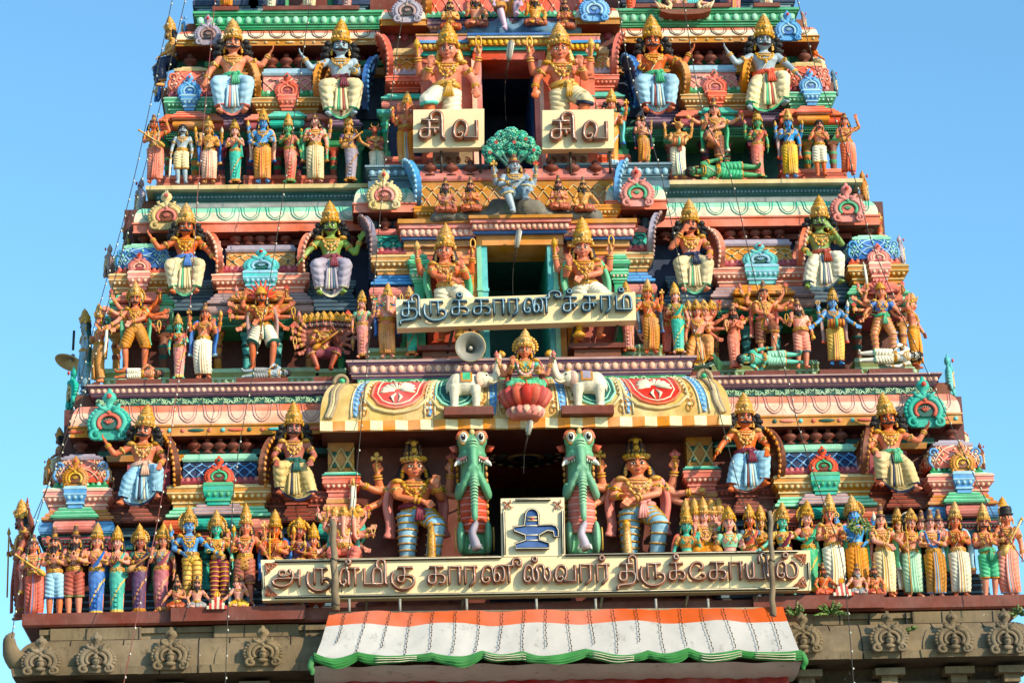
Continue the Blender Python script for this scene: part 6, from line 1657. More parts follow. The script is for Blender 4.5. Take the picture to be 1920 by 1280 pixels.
def make_item(I, it, c, si):
    g = 'goldplain'
    if it == 'mace':
        I.lathe([(.004, -.07), (.008, -.068), (.009, .0), (.014, .004), (.022, .02), (.028, .03), (.026, .05), (.02, .056), (.021, .062), (.014, .078), (.005, .088), (.001, .1)], g, c, 9)
    elif it == 'lotus':
        I.tube([c + V((0, 0, -.06)), c + V((0, 0, .02))], .005, 'green', 6); I.lathe([(.006, .015), (.022, .03), (.028, .05), (.02, .07), (.012, .075), (.003, .1)], ['pink', 'pink', 'coral', 'pink', 'pink'], c, 8)
    elif it == 'conch':
        I.lathe([(.003, -.03), (.018, -.01), (.026, .015), (.02, .04), (.014, .05), (.006, .07), (.001, .085)], 'white' if si > 0 else g, c, 9)
    elif it == 'discus':
        I.tube([c + V((.03 * cos(a), 0, .045 + .03 * sin(a))) for a in [i * pi / 8 for i in range(16)]], .008, g, 6, closed=True); I.ell(c + V((0, 0, .045)), (.012, .008, .012), g); I.tube([c + V((0, 0, -.02)), c + V((0, 0, .02))], .006, g, 6)
    elif it == 'noose':
        I.tube([c + V((.022 * cos(a), 0, .06 + .05 * sin(a))) for a in [-pi / 2 + .25 + i * (2 * pi - .5) / 16 for i in range(17)]], .0075, g, 6); I.tube([c + V((-.005, 0, .012)), c + V((0, 0, -.05))], .008, g, 6)
    elif it == 'flame':
        I.tube([c + V((0, 0, -.06)), c + V((0, 0, .03))], .008, g, 6); I.lathe([(.016, .028), (.024, .034), (.02, .042)], g, c, 9)
        for i in range(-2, 3): I.tube([c + V((i * .006, 0, .035)), c + V((i * .014, 0, .065)), c + V((i * .008, 0, .11 - abs(i) * .012))], [.009, .011, .002], 'coral' if i % 2 else 'red', 6)
    elif it == 'axe':
        I.tube([c + V((0, 0, -.06)), c + V((0, 0, .09))], .007, g, 6)
        for s in (-1, 1): I.lathe([(.012, 0), (.016, .016), (.022, .03), (.022, .036)], g, c + V((0, 0, .06)), 9, R=Matrix.Rotation(s * pi / 2, 3, 'Y'))
        I.ell(c + V((0, 0, .095)), (.017, .01, .022), g)
    elif it == 'fire': I.ell(c, .02, 'red')
    elif it == 'pot':
        I.lathe([(.012, -.02), (.03, -.008), (.036, .01), (.028, .028), (.014, .034), (.016, .042), (.024, .048), (.02, .05)], g, c + V((0, -.01, 0)), 11)
    elif it == 'plate':
        I.lathe([(.02, -.01), (.055, 0), (.06, .008), (.05, .006)], g, c + V((0, -.01, .01)), 14)
        for i in range(6): I.ell(c + V((.03 * cos(i), -.01 + .025 * sin(i), .025)), .014, ('pink', 'goldplain', 'coral')[i % 3], 7, 5)
    elif it == 'bowl': I.ell(c, (.026, .026, .022), g)
    elif it == 'ball': I.ell(c + V((0, 0, .005)), .024, g)
    elif it in ('trident', 'staffr', 'spear'):
        L0 = -c.z + .03 if it != 'spear' else -.42; H0 = .22 if it == 'trident' else .18
        I.tube([c + V((0, 0, L0)), c + V((0, 0, H0))], .0085, g, 7)
        if it == 'trident':
            I.tube([c + V((0, 0, H0)), c + V((0, 0, H0 + .11))], [.011, .002], g, 7)
            for s in (-1, 1): I.tube(smooth_path([c + V((0, 0, H0)), c + V((s * .05, 0, H0 + .015)), c + V((s * .045, 0, H0 + .09))], 5), [.008] * 7 + [.006, .005, .004, .002], g, 6)
            I.lathe([(.01, -.02), (.022, 0), (.01, .02)], g, c + V((0, 0, H0)), 9)
        else: I.lathe([(.01, 0), (.02, .015), (.012, .05), (.001, .08)], g, c + V((0, 0, H0)), 8)
    elif it in ('sword', 'swordd'):
        s = -1 if it == 'swordd' else 1
        I.tube([c + V((0, 0, -.03 * s)), c + V((0, 0, .03 * s))], .009, 'goldplain', 7); I.tube([c + V((-.03, 0, .03 * s)), c + V((.03, 0, .03 * s))], .008, 'goldplain', 7)
        I.tube([c + V((0, 0, .03 * s)), c + V((.006 * si, 0, .15 * s)), c + V((.02 * si, 0, .3 * s)), c + V((.035 * si, 0, .36 * s))], [.018, .02, .017, .002], 'skin_bull', 6, .35)
    elif it == 'club':   # grounded club the hand rests on
        I.lathe([(.05, .0), (.055, .02), (.035, .04), (.026, .07), (.03, .12), (.028, .2), (.024, .3), (.02, .36), (.026, .38), (.024, .40), (.012, .42)], 'gold', V((c.x, c.y, .0)), 12) if c.z > .4 else None
    elif it in ('veenal', 'tamburar', 'tamburac'):
        k = 'goldplain' if it != 'veenal' else 'ochre'
        if it == 'tamburac': a, b = V((-.06, -.17, .52)), V((.13, -.15, .86))
        else: a, b = V((-.1, -.16, .56)), V((.2, -.13, .78))
        if si < 0 and it == 'tamburar': a.x, b.x = -a.x, -b.x
        d = (b - a).normalized(); R = d.to_track_quat('Z', 'Y').to_matrix()
        I.lathe([(.008, -.07), (.04, -.06), (.062, -.03), (.064, 0), (.05, .035), (.028, .06), (.018, .075)], k, a, 12, 1, .62, R)
        I.tube([a, b, b + d * .03 + V((0, .02, .01))], [.017, .013, .01], k, 7)
        I.ell(b + d * .02, (.02, .02, .02), 'gold', 7, 5)
        for i in range(3): I.tube([b - d * (.02 * i) + V((-.03, 0, .01)), b - d * (.02 * i) + V((.03, 0, -.01))], .004, 'darkbrown', 5)
        I.ell(a + V((0, -.042, 0)), (.012, .006, .012), 'darkbrown', 7, 5)
    elif it == 'drum':
        c = V((.0, -.17, .585)); R = Matrix.Rotation(pi / 2, 3, 'Y')
        I.lathe([(.04, -.125), (.05, -.118), (.055, -.06), (.062, 0), (.055, .06), (.05, .118), (.04, .125)], ['sand', 'orange', 'ochre', 'ochre', 'orange', 'sand'], c, 14, R=R)
        for x in (-.09, -.04, .04, .09): I.lathe([(.058, -.008), (.064, 0), (.058, .008)], 'brick', c + V((x, 0, 0)), 14, R=R)
        I.lathe([(.063, -.02), (.069, 0), (.063, .02)], 'seagreen', c, 14, R=R)
    elif it == 'tiger':   # spotted hide round the hips
        I.tube([(0, 0, .58), (0, 0, .53), (0, 0, .46), (0, 0, .41)], [.1, .112, .116, .118], 'ochre', 16, .8, up=(0, 1, 0))
        for i in range(26):
            a = i * 2.4; z = .43 + .13 * ((i * 7 % 26) / 26); I.ell((.113 * cos(a), .092 * sin(a), z), (.012, .012, .007), 'darkbrown', 6, 5)
    elif it == 'wings':
        for s in (-1, 1):
            for q in range(5): I.tube(smooth_path([(s * .06, .06, .75), (s * (.13 + .02 * q), .07, .86 - .05 * q), (s * (.2 + .01 * q), .07, .78 - .08 * q)], 4), [.02] * 7 + [.014, .004], 'greyblue' if q % 2 else 'darkteal', 7, .5)
    elif it == 'aureole':
        for i in range(17):
            a = -.4 + (pi + .8) * i / 16; I.ell((.13 * cos(a), .06, .95 + .13 * sin(a)), (.022, .012, .022), 'goldplain', 6, 5)
        I.lathe([(0, 0), (.125, 0), (.125, .02), (0, .02)], 'red', (0, .075, .95), 20, R=Matrix.Rotation(-pi / 2, 3, 'X'))
    elif it == 'ring':
        I.tube([(.12 * cos(a), .06, .96 + .12 * sin(a)) for a in [i * pi / 12 for i in range(24)]], .012, 'white', 6, closed=True)
    elif it == 'tail':
        for q in range(7): I.tube([(.02, .05, .5), (.14 + .01 * q, .03, .42 - .02 * q), (.33 - .01 * q, .0, .2 - .02 * q)], [.02, .03, .004], 'leafgreen' if q % 2 else 'darkteal', 6, .5)
    elif it == 'seat': I.bx(-.16, .16, -.08, .14, .36, .46, 'maroon')
    elif it == 'leaves':
        for i in range(40): 
            a = i * 2.4; r = .05 + .09 * (i / 40); I.ell((r * cos(a) + .02, -.2 + .015 * (i % 3), .76 + .7 * r * sin(a)), (.034, .005, .013), 'leafgreen' if i % 2 else 'olive', 5, 4, Matrix.Rotation(a, 3, 'Y'))
# ------------------------------------------------------------------ the figures: x, foot and crown are pixels of the photograph, Y the depth they stand at
GR0, GR1, GR2 = 'figures in the lowest row', 'figures in the middle row', 'figures in the upper row'
GG = 'seated guardian figures under the curved cornices'
W_ = dict(low='dhoti'); S_ = statue
# --- upper row
r2 = dict(Y=2.22, group=GR2)
S_('orange-skinned musician with long-necked lute and one raised arm, far left of upper row', 289, 345, 213, skin='skin_orange', cl=('salmon', 'coral', 'coral'), arms='k*tamburar|r', crown='bun', turn=.15, sway=.02, garland=('sand', 'palepink'), **r2)
S_('grey-blue moustached figure in cream knee breeches holding a downward curved sword', 341, 346, 232, skin='skin_grey', low='shorts', cl=('cream', 'ochre'), arms='d*swordd|d', crown='curls', stache=1, long_=1, jewel=2, **r2)
S_('orange-gold four-armed figure in white dhoti, third from left in upper row', 392, 345, 213, skin='skin_gold', cl=('palepink', 'coral', 'white'), arms='a u*mace|v u*conch', shawl='blue', **r2)
S_('pink-faced woman in teal sari with gold edge, fourth from left in upper row', 441, 345, 217, skin='skin_pink', low='sari', sex='f', cl=('teal', 'ochre'), arms='v*ball|g', blouse='pink', **r2)
S_('light blue figure in orange dhoti and pink shawl reaching towards the green bride', 493, 345, 198, skin='skin_blue', cl=('orange', 'coral', 'yellow'), arms='u*conch h|v', shawl=('palepink', 'blue'), turn=.3, **r2)
S_('green-skinned bride in pink-red sari between the blue and the white-clad figures', 543, 345, 210, skin='skin_green', low='sari', sex='f', cl=('coral', 'olive'), arms='g|d u*ball', blouse='brick', **r2)
S_('pink ascetic with hair bun, flower garland and white dhoti beside the green bride', 592, 345, 207, skin='skin_pink', cl=('cream', 'sand', 'orange'), arms='v|d u*mace', crown='bun', garland=('coral', 'mint'), shawl=('seagreen', 'ochre'), turn=-.2, **r2)
S_('golden-skinned woman in lilac sari playing a gourd veena', 657, 342, 208, skin='skin_gold', low='sari', sex='f', cl=('lilac', 'ochre'), arms='k*veenal|e z', blouse='purple', turn=-.2, **r2)
S_('dark bull-headed figure in teal-white dhoti with crossed arms, half behind the stout elephant-headed one', 706, 345, 231, skin='skin_dark', kind='bull', cl=('white', 'darkteal', 'teal'), arms='c|c', Y=2.3, group=GR2)
S_('elephant-headed figure in orange dhoti beside the left short sign board', 763, 312, 168, skin='skin_orange', kind='ganesha', sex='b', cl=('orange', 'mint', 'skyblue'), arms='u*ball v|d u*axe', Y=1.9, group=GR2)
S_('woman in yellow-orange drape and teal shawl behind the right short sign board', 1150, 312, 163, skin='skin_orange', low='sari', sex='f', cl=('orange', 'lightblue'), arms='a u*lotus|u*axe v', shawl=('aqua', 'blue'), long_=2, Y=1.9, group=GR2)
S_('two-faced pink figure with brown hair holding a small bowl, in orange skirt and blue shawl', 1207, 308, 210, skin='skin_pink', cl=('ochre', 'orange', 'coral'), arms='g|k u*mace', crown='jata', heads=2, shawl=('navy', 'coral'), Y=2.1, group=GR2)
S_('golden bull-headed drummer in white dhoti beating a barrel drum', 1275, 337, 222, skin='skin_gold', kind='bull', cl=('white', 'mint', 'blue'), arms='s U|s U', extra=('drum',), sash='coral', sway=-.02, turn=.3, **r2)
S_('orange dancing ascetic with one knee raised, standing on the green demon in the upper row', 1345, 328, 178, skin='skin_salmon', pose='dancel', low='shorts', cl=('brown', 'ochre'), arms='a x*ball|c x*flame', crown='jata', shawl=('seagreen', 'white'), extra=('tiger',), **r2)
S_('green demon lying flat under the dancing ascetic\'s foot in the upper row', 1356, 338, 0, 2.12, 'skin_green', lie=-145, low='shorts', cl=('seagreen', 'ochre'), arms='h|d', crown='curls', stache=1, jewel=1, nod=.0, group=GR2)
S_('green-skinned woman in red sari holding a flower bud', 1425, 336, 200, skin='skin_green', low='sari', sex='f', cl=('coral', 'ochre'), arms='v u*lotus|d', blouse='brick', turn=-.1, **r2)
S_('blue four-armed figure in golden dhoti with striped shawl, upper right row', 1484, 335, 200, skin='skin_blue', cl=('yellow', 'orange', 'ochre'), arms='g u*conch|d u*mace', shawl=('mauve', 'coral'), **r2)
S_('short orange figure with moustache and white gold-hemmed breeches holding a curved horn', 1541, 332, 224, skin='skin_orange', low='shorts', cl=('white', 'yellow'), arms='e|g', crown='curls', stache=1, jewel=2, **r2)
S_('orange lute player in salmon drape with raised arm, far right of upper row', 1592, 330, 209, skin='skin_orange', cl=('salmon', 'coral', 'slate'), arms='k|r', crown='bun', turn=-.3, garland=('brick', 'pink'), extra=('veenal',), **r2)
# --- middle row
r1 = dict(Y=1.22, group=GR1)
S_('orange many-armed warrior with big sword and gold breeches standing on a fallen man', 253, 697, 522, skin='skin_orange', pose='wide', low='shorts', cl=('ochre', 'orange'), arms='z*swordd x|c y', crown='halo', fan=3, stache=1, jewel=3, shawl=('seagreen', 'teal'), **r1)
S_('fallen orange man lying under the warrior with the big sword', 262, 712, 0, 1.08, 'skin_salmon', lie=95, low='shorts', cl=('white', 'blue'), arms='h|d', crown='curls', stache=1, jewel=1, group=GR1)
S_('small green woman in pink sari left of the white-clad pair', 335, 712, 582, skin='skin_teal', low='sari', sex='f', cl=('pink', 'yellow'), arms='d|v*lotus', blouse='brick', **r1)
S_('orange ascetic with brown topknot, white dhoti and blue shawl in the middle row', 382, 712, 566, skin='skin_orange', cl=('white', 'ochre', 'cream'), arms='u*axe|a u*mace', crown='bun', hair='hairbrown', shawl=('blue', 'lightblue'), **r1)
S_('flame-haired orange warrior with a long diagonal spear, trampling a grey demon', 492, 697, 521, skin='skin_orange', pose='wide', low='skirt', cl=('white', 'darkteal', 'ochre'), arms='r|c', crown='flame', fan=4, stache=1, jewel=3, shawl=('mauve', 'pink'), **r1)
S_('grey demon lying under the flame-haired warrior', 500, 711, 0, 1.06, 'skin_grey', lie=95, low='shorts', cl=('grey', 'green'), arms='h|d', crown='curls', stache=1, jewel=1, group=GR1)
S_('ten-headed dark red king with many arms playing a slanted gourd instrument', 608, 702, 573, skin='skin_dark', pose='squat', low='shorts', cl=('wine', 'ochre'), arms='k*veenal|e', crown='short', heads=9, fan=6, stache=1, jewel=3, Y=1.2, group=GR1)
S_('woman in pink sari and teal blouse beside the stout elephant-headed figure', 680, 672, 540, skin='skin_pink', low='sari', sex='f', cl=('pink', 'ochre'), arms='d|u*lotus', blouse='mint', turn=.4, Y=.85, group=GR1)
S_('pink elephant-headed figure with round belly and orange dhoti left of the tilted sign', 727, 672, 527, skin='skin_pink', kind='ganesha', sex='b', cl=('orange', 'ochre', 'salmon'), arms='v u*axe|v u*noose', shawl=('blue', 'navy'), Y=.85, group=GR1)
S_('small figure in teal drape mostly hidden by the tilted sign\'s left end', 772, 668, 531, skin='skin_orange', low='sari', sex='f', cl=('teal', 'ochre'), arms='n|n', blouse='pink', Y=.95, group=GR1)
S_('small figure in pink sari half hidden by the tilted sign\'s right end', 1180, 660, 523, skin='skin_orange', low='sari', sex='f', cl=('pink', 'ochre'), arms='d|v', blouse='seagreen', Y=.95, group=GR1)
S_('orange spear bearer in golden dhoti right of the tilted sign', 1221, 664, 518, skin='skin_orange', cl=('ochre', 'orange', 'coral'), arms='D*spear u*lotus|a u*axe', shawl=('slate', 'blue'), Y=.85, group=GR1)
S_('small red-clad attendant squeezed behind the woman in the teal sari', 1250, 664, 560, skin='skin_orange', low='sari', sex='f', cl=('coral', 'brick'), arms='n|k', crown='bun', blouse='coral', Y=1.0, group=GR1)
S_('woman in teal sari with gold border right of the spear bearer', 1273, 664, 524, skin='skin_pink', low='sari', sex='f', cl=('teal', 'yellow'), arms='v|d', blouse='olive', turn=-.4, Y=.82, group=GR1)
S_('many-headed golden youth riding a peacock in yellow dhoti', 1312, 690, 553, skin='skin_orange', pose='sitl', cl=('orange', 'yellow', 'white'), arms='d|v', crown='short', heads=5, fan=4, extra=('tail',), Y=1.1, group=GR1)
S_('bearded sage in salmon robe with palms pressed together in the middle row', 1379, 692, 566, skin='skin_salmon', low='sari', cl=('salmon', 'coral'), arms='n|n', crown='bun', hair='hairbrown', beard='h', blouse='salmon', jewel=0, **r1)
S_('dancing figure with one leg lifted high and spotted hide skirt, above a teal demon', 1438, 678, 521, skin='skin_salmon', pose='bendr', low='shorts', cl=('brown', 'ochre'), arms='c r|o x*ball', crown='jata', fan=3, sash='pink', jewel=3, extra=('tiger',), shawl=('coral', 'palepink'), **r1)
S_('teal demon lying under the dancing figure in the middle row', 1442, 687, 0, 1.06, 'skin_teal', lie=-125, low='shorts', cl=('mint', 'ochre'), arms='h|d', crown='curls', jewel=1, group=GR1)
S_('pot-bellied bearded sage in salmon breeches with a water pot', 1505, 692, 556, skin='skin_pink', sex='b', low='shorts', cl=('salmon', 'slate'), arms='a|d*pot', crown='bun', hair='hairbrown', beard='h', jewel=1, **r1)
S_('blue drummer in yellow dhoti with a long barrel drum across the waist', 1569, 686, 533, skin='skin_blue', cl=('yellow', 'coral', 'orange'), arms='z u*discus|z u*conch', shawl=('mauve', 'coral'), extra=('drum',), **r1)
S_('many-armed goddess with blue bodice and red flame hair on a white demon', 1660, 672, 515, skin='skin_salmon', sex='f', pose='wide', low='banded', cl=('skin_salmon', 'ochre', 'goldplain'), arms='D r*sword|D y', crown='flame', fan=4, blouse='blue', jewel=3, sash='seagreen', **r1)
S_('pale demon with black curls lying under the many-armed goddess', 1672, 683, 0, 1.06, 'skin_bull', lie=125, low='shorts', cl=('white', 'seagreen'), arms='h|d', crown='curls', stache=1, jewel=2, group=GR1)
# --- lowest row, left
r0 = dict(Y=.24, group=GR0)
S_('lute player in orange-red drape at the far left of the lowest row', 62, 1162, 997, skin='skin_orange', cl=('coral', 'skyblue', 'salmon'), arms='k*tamburar|r', crown='bun', turn=.3, garland=('pink', 'seagreen'), shawl='pink', **r0)
S_('bearded sage in white and blue breeches pressing palms, beside the lute player', 101, 1162, 984, skin='skin_salmon', low='shorts', cl=('lightblue', 'blue'), arms='n|n', crown='jata', beard='h', jewel=1, garland=('darkbrown', 'brown'), **r0)
S_('bearded sage in rust breeches pressing palms, left of the woman in blue', 138, 1160, 978, skin='skin_salmon', low='shorts', cl=('brick', 'olive'), arms='n|n', crown='jata', beard='h', jewel=1, garland=('darkbrown', 'brown'), **r0)
S_('woman in dark blue sari carrying an offering plate', 180, 1158, 972, skin='skin_salmon', low='sari', sex='f', cl=('blue', 'yellow'), arms='v|v*plate', blouse='salmon', **r0)
S_('woman in emerald sari with palms pressed, next to the woman in blue', 219, 1155, 977, skin='skin_pink', low='sari', sex='f', cl=('teal', 'yellow'), arms='n|n', blouse='pink', turn=-.25, **r0)
S_('dusky woman in purple sari playing a slanted brown lute', 261, 1152, 977, skin='skin_dark', low='sari', sex='f', cl=('purple', 'ochre'), arms='k*veenal|e u*lotus', crown='halo', blouse='darkteal', Y=.3, group=GR0)
S_('woman in mauve sari with one raised palm, right of the purple lute player', 303, 1150, 974, skin='skin_salmon', low='sari', sex='f', cl=('magenta', 'ochre'), arms='a|d', crown='halo', blouse='steel', **r0)
S_('sky blue figure in golden banded drape pouring from a pot over the bride', 357, 1132, 942, skin='skin_blue', low='banded', cl=('yellow', 'orange', 'ochre'), arms='h u*conch|z*pot', crown='halo', turn=.35, jewel=3, long_=0, Y=.16, group=GR0)
S_('teal-faced bride in red banded drape with pink garland, centre of the left wedding group', 409, 1132, 951, skin='skin_teal', low='banded', sex='f', cl=('wine', 'ochre', 'goldplain'), arms='v|d u*mace', crown='halo', garland=('pink', 'white'), jewel=3, blouse='ochre', Y=.18, group=GR0)
S_('orange trident bearer with spotted hide skirt in the left wedding group', 460, 1136, 938, skin='skin_orange', low='shorts', cl=('rust', 'ochre'), arms='v u*ball|D*trident u*axe', crown='tall', garland=('coral', 'darkteal'), extra=('tiger',), Y=.16, turn=-.2, group=GR0)
S_('orange attendant in blue shawl with palms pressed above the sign\'s left end', 516, 1145, 950, skin='skin_orange', cl=('ochre', 'coral', 'white'), arms='n u|n u*mace', shawl=('blue', 'navy'), turn=-.1, **r0)
S_('dusky woman with red round aureole above the sign\'s left end', 560, 1145, 962, skin='skin_dark', low='sari', sex='f', cl=('purple', 'ochre'), arms='g|k', crown='short', extra=('aureole',), blouse='purple', Y=.34, group=GR0)
S_('dim gold-crowned attendant with white bull mask held at chest, left of the five-headed elephant god', 592, 1145, 975, skin='skin_salmon', cl=('coral', 'ochre'), arms='e*mace|k', turn=-.5, Y=.36, group=GR0)
S_('five-headed pink elephant figure seated above the long sign at left', 645, 1075, 938, skin='skin_pink', kind='ganesha', sex='b', pose='squat', cl=('coral', 'ochre', 'seagreen'), arms='v r*mace|o*noose x', crown='short', heads=3, fan=2, jewel=3, shawl=('teal', 'seagreen'), Y=.3, group=GR0)
# --- lowest row, right
S_('small green-faced goddess in yellow bodice seated left of the six-headed figure', 1290, 1062, 945, skin='skin_teal', sex='f', pose='cross', low='dhoti', cl=('ochre', 'orange', 'gold'), arms='d|a', blouse='ochre', shawl=('coral', 'pink'), Y=.16, group=GR0)
S_('six-headed pink figure with towering gold crowns above the long sign', 1326, 1085, 919, skin='skin_pink', cl=('orange', 'ochre'), arms='a|v', crown='tall', heads=5, garland=('ochre', 'yellow'), jewel=3, pose='sit', Y=.34, group=GR0)
S_('small pink goddess in mint drape right of the six-headed figure', 1371, 1065, 943, skin='skin_pink', sex='f', pose='cross', low='dhoti', cl=('mint', 'seagreen', 'gold'), arms='d|v*lotus', crown='short', blouse='mint', Y=.14, group=GR0)
S_('orange side-facing woman offering fruit above the sign\'s right part', 1411, 1110, 936, skin='skin_orange', low='sari', sex='f', cl=('coral', 'ochre'), arms='g|v*plate', blouse='slate', turn=-.5, **r0)
S_('golden woman just behind the side-facing fruit bearer', 1436, 1112, 942, skin='skin_gold', low='sari', sex='f', cl=('ochre', 'orange'), arms='k|v', blouse='ochre', Y=.38, group=GR0)
S_('green-faced woman in yellow bodice stretching her arm to the right wedding group', 1476, 1118, 937, skin='skin_teal', low='sari', sex='f', cl=('wine', 'ochre'), arms='z|o', crown='halo', blouse='yellow', turn=.5, **r0)
S_('woman in green sari and pink blouse joining the right wedding group', 1522, 1115, 930, skin='skin_salmon', low='sari', sex='f', cl=('seagreen', 'yellow'), arms='o|z', crown='halo', blouse='salmon', turn=.35, hair='hair', **r0)
S_('bridegroom in white dhoti and teal shawl, centre of the right wedding group', 1566, 1116, 920, skin='skin_orange', cl=('white', 'yellow', 'cream'), arms='k|v', shawl=('seagreen', 'ochre'), jewel=3, Y=.2, group=GR0)
S_('blue four-armed figure in orange dhoti holding the leafy sprig', 1612, 1118, 920, skin='skin_blue', cl=('orange', 'ochre', 'yellow'), arms='v u*discus|h u*conch', crown='halo', shawl=('salmon', 'palepink'), extra=('leaves',), turn=-.2, Y=.22, group=GR0)
S_('orange trident bearer in white and gold drape right of the leafy sprig', 1662, 1122, 940, skin='skin_salmon', cl=('cream', 'yellow', 'ochre'), arms='c|D*trident u*ball', crown='jata', jewel=3, shawl=('seagreen', 'grey'), garland=('sand', 'ochre'), Y=.2, group=GR0)
S_('gold-crowned attendant peeping behind the orange trident bearer', 1690, 1116, 944, skin='skin_orange', cl=('grey', 'white'), arms='k|e', Y=.42, group=GR0)
S_('pink figure in pale green dhoti with a white ring behind the crown', 1716, 1122, 947, skin='skin_salmon', cl=('palegreen', 'seagreen', 'mint'), arms='k|v u*mace', crown='short', extra=('ring',), Y=.3, group=GR0)
S_('three-faced pink ascetic in golden dhoti and teal shawl with blue garland', 1757, 1124, 945, skin='skin_pink', cl=('ochre', 'skyblue', 'lightblue'), arms='v|k a', crown='jata', heads=3, garland=('blue', 'skyblue'), shawl=('seagreen', 'teal'), **r0)
S_('orange worshipper in white dhoti with palms pressed, right part of lowest row', 1803, 1122, 934, skin='skin_orange', cl=('white', 'ochre', 'yellow'), arms='n|n', shawl=('lightblue', 'ochre'), **r0)
S_('winged moustached figure in short green skirt with bare legs', 1858, 1124, 938, skin='skin_salmon', low='shorts', cl=('seagreen', 'ochre'), arms='n|n', stache=1, extra=('wings',), sash='seagreen', **r0)
S_('musician in black hat with long-necked lute at the far right of the lowest row', 1898, 1124, 948, skin='skin_salmon', cl=('salmon', 'lightblue', 'mauve'), arms='k*tamburac|d', crown='hat', long_=0, garland=('maroon', 'coral'), turn=-.3, **r0)
# small seated sages round the fire altars
rs = dict(pose='cross', low='dhoti', crown='jata', beard='h', jewel=1, cat='statue', group='seated sages round the fire altars')
S_('small bearded sage seated below the sky blue figure, left of the left altar', 332, 1143, 1072, .02, 'skin_salmon', cl=('rust', 'brown'), arms='D|k', **rs)
S_('small bearded sage in grey drape stretching a hand to the left altar', 369, 1143, 1074, .0, 'skin_pink', cl=('grey', 'mauve'), arms='K|z', turn=.3, **rs)
S_('small two-headed sage in yellow drape right of the left altar', 448, 1141, 1070, .0, 'skin_pink', cl=('yellow', 'ochre'), arms='z|e', heads=2, shawl=('slate', 'coral'), pose='cross', low='dhoti', crown='jata', jewel=1, group=rs['group'])
S_('small bearded sage in coral drape left of the right altar', 1546, 1117, 1050, .02, 'skin_orange', cl=('coral', 'brick'), arms='K|z', turn=.3, **rs)
S_('small grey-bearded sage in grey drape right of the right altar', 1610, 1116, 1051, .02, 'skin_pink', cl=('grey', 'greyblue'), arms='z|K', **{**rs, 'beard': 'g'})
S_('small bearded sage in ochre drape at the right end by the right altar', 1642, 1117, 1050, .02, 'skin_salmon', cl=('brick', 'ochre'), arms='k|K', **rs)
# --- seated guardians
gd = dict(bulk=1.08, head=1.2, cat='statue', name='guardian_statue', group=GG, stache=1, long_=2, jewel=3)
S_('orange guardian in bluish white dhoti lifting its right arm under the top left cornice', 437, 224, 28, 2.36, 'skin_salmon', pose='sit', cl=('lightblue', 'coral', 'white'), arms='w|p', sash='seagreen', **{**gd, 'jewel': 2})
S_('blue-grey guardian in cream dhoti with red sash, top left, beside the blue gable end', 640, 230, 32, 2.36, 'skin_steel', pose='sit', cl=('cream', 'seagreen', 'brick'), arms='p|v', sash='wine', turn=-.1, **{**gd, 'jewel': 2})
S_('orange guardian in white-blue dhoti and green sash, top right near the doorway', 1231, 222, 24, 2.36, 'skin_orange', pose='sit', cl=('lightblue', 'brick', 'white'), arms='v|p', sash='seagreen', **{**gd, 'jewel': 2})
S_('pale grey guardian in cream dhoti with red sash, leaning on the top right corner dome', 1440, 220, 22, 2.36, 'skin_grey', pose='sitl', cl=('cream', 'seagreen', 'brick'), arms='p|D', sash='coral', tilt=.06, **{**gd, 'jewel': 2})
S_('orange guardian in cream dhoti with blue sash, touching the left middle cornice', 348, 560, 374, 1.36, 'skin_orange', pose='sit', cl=('cream', 'seagreen', 'sand'), arms='p|D', sash='blue', **gd)
S_('green guardian in lavender dhoti with raised hand, left of the green doorway', 622, 562, 371, 1.36, 'skin_olive', pose='sit', cl=('lilac', 'white', 'slate'), arms='D|q', sash='wine', **gd)
S_('orange guardian in cream dhoti twirling its moustache, right of the green doorway', 1300, 556, 370, 1.36, 'skin_orange', pose='sit', cl=('cream', 'seagreen', 'sand'), arms='m|K', sash='navy', **gd)
S_('green guardian in white dhoti with red sash, hand at its cheek, right middle cornice', 1545, 552, 362, 1.36, 'skin_olive', pose='sitl', cl=('white', 'slate', 'lilac'), arms='K|m', sash='brick', **gd)
S_('orange guardian in pale blue dhoti holding up the left teal gable with one hand', 268, 955, 750, .4, 'skin_orange', pose='sitl', cl=('lightblue', 'navy', 'white'), arms='p|K', sash='palepink', tilt=.08, **gd)
S_('dusky guardian in cream dhoti, both hands on its knees, left of the canopy', 552, 945, 748, .4, 'skin_dark', pose='sitr', cl=('sand', 'navy', 'cream'), arms='K|K', sash='darkteal', **gd)
S_('orange guardian in pale grey dhoti, hand on hip, right of the canopy', 1404, 930, 726, .4, 'skin_orange', pose='sitl', cl=('lightblue', 'maroon', 'white'), arms='D|K', sash='wine', **gd)
S_('orange guardian in yellow-cream dhoti holding up the right teal gable', 1676, 930, 728, .4, 'skin_orange', pose='sitr', cl=('sand', 'navy', 'cream'), arms='K|p', sash='seagreen', tilt=-.08, **gd)
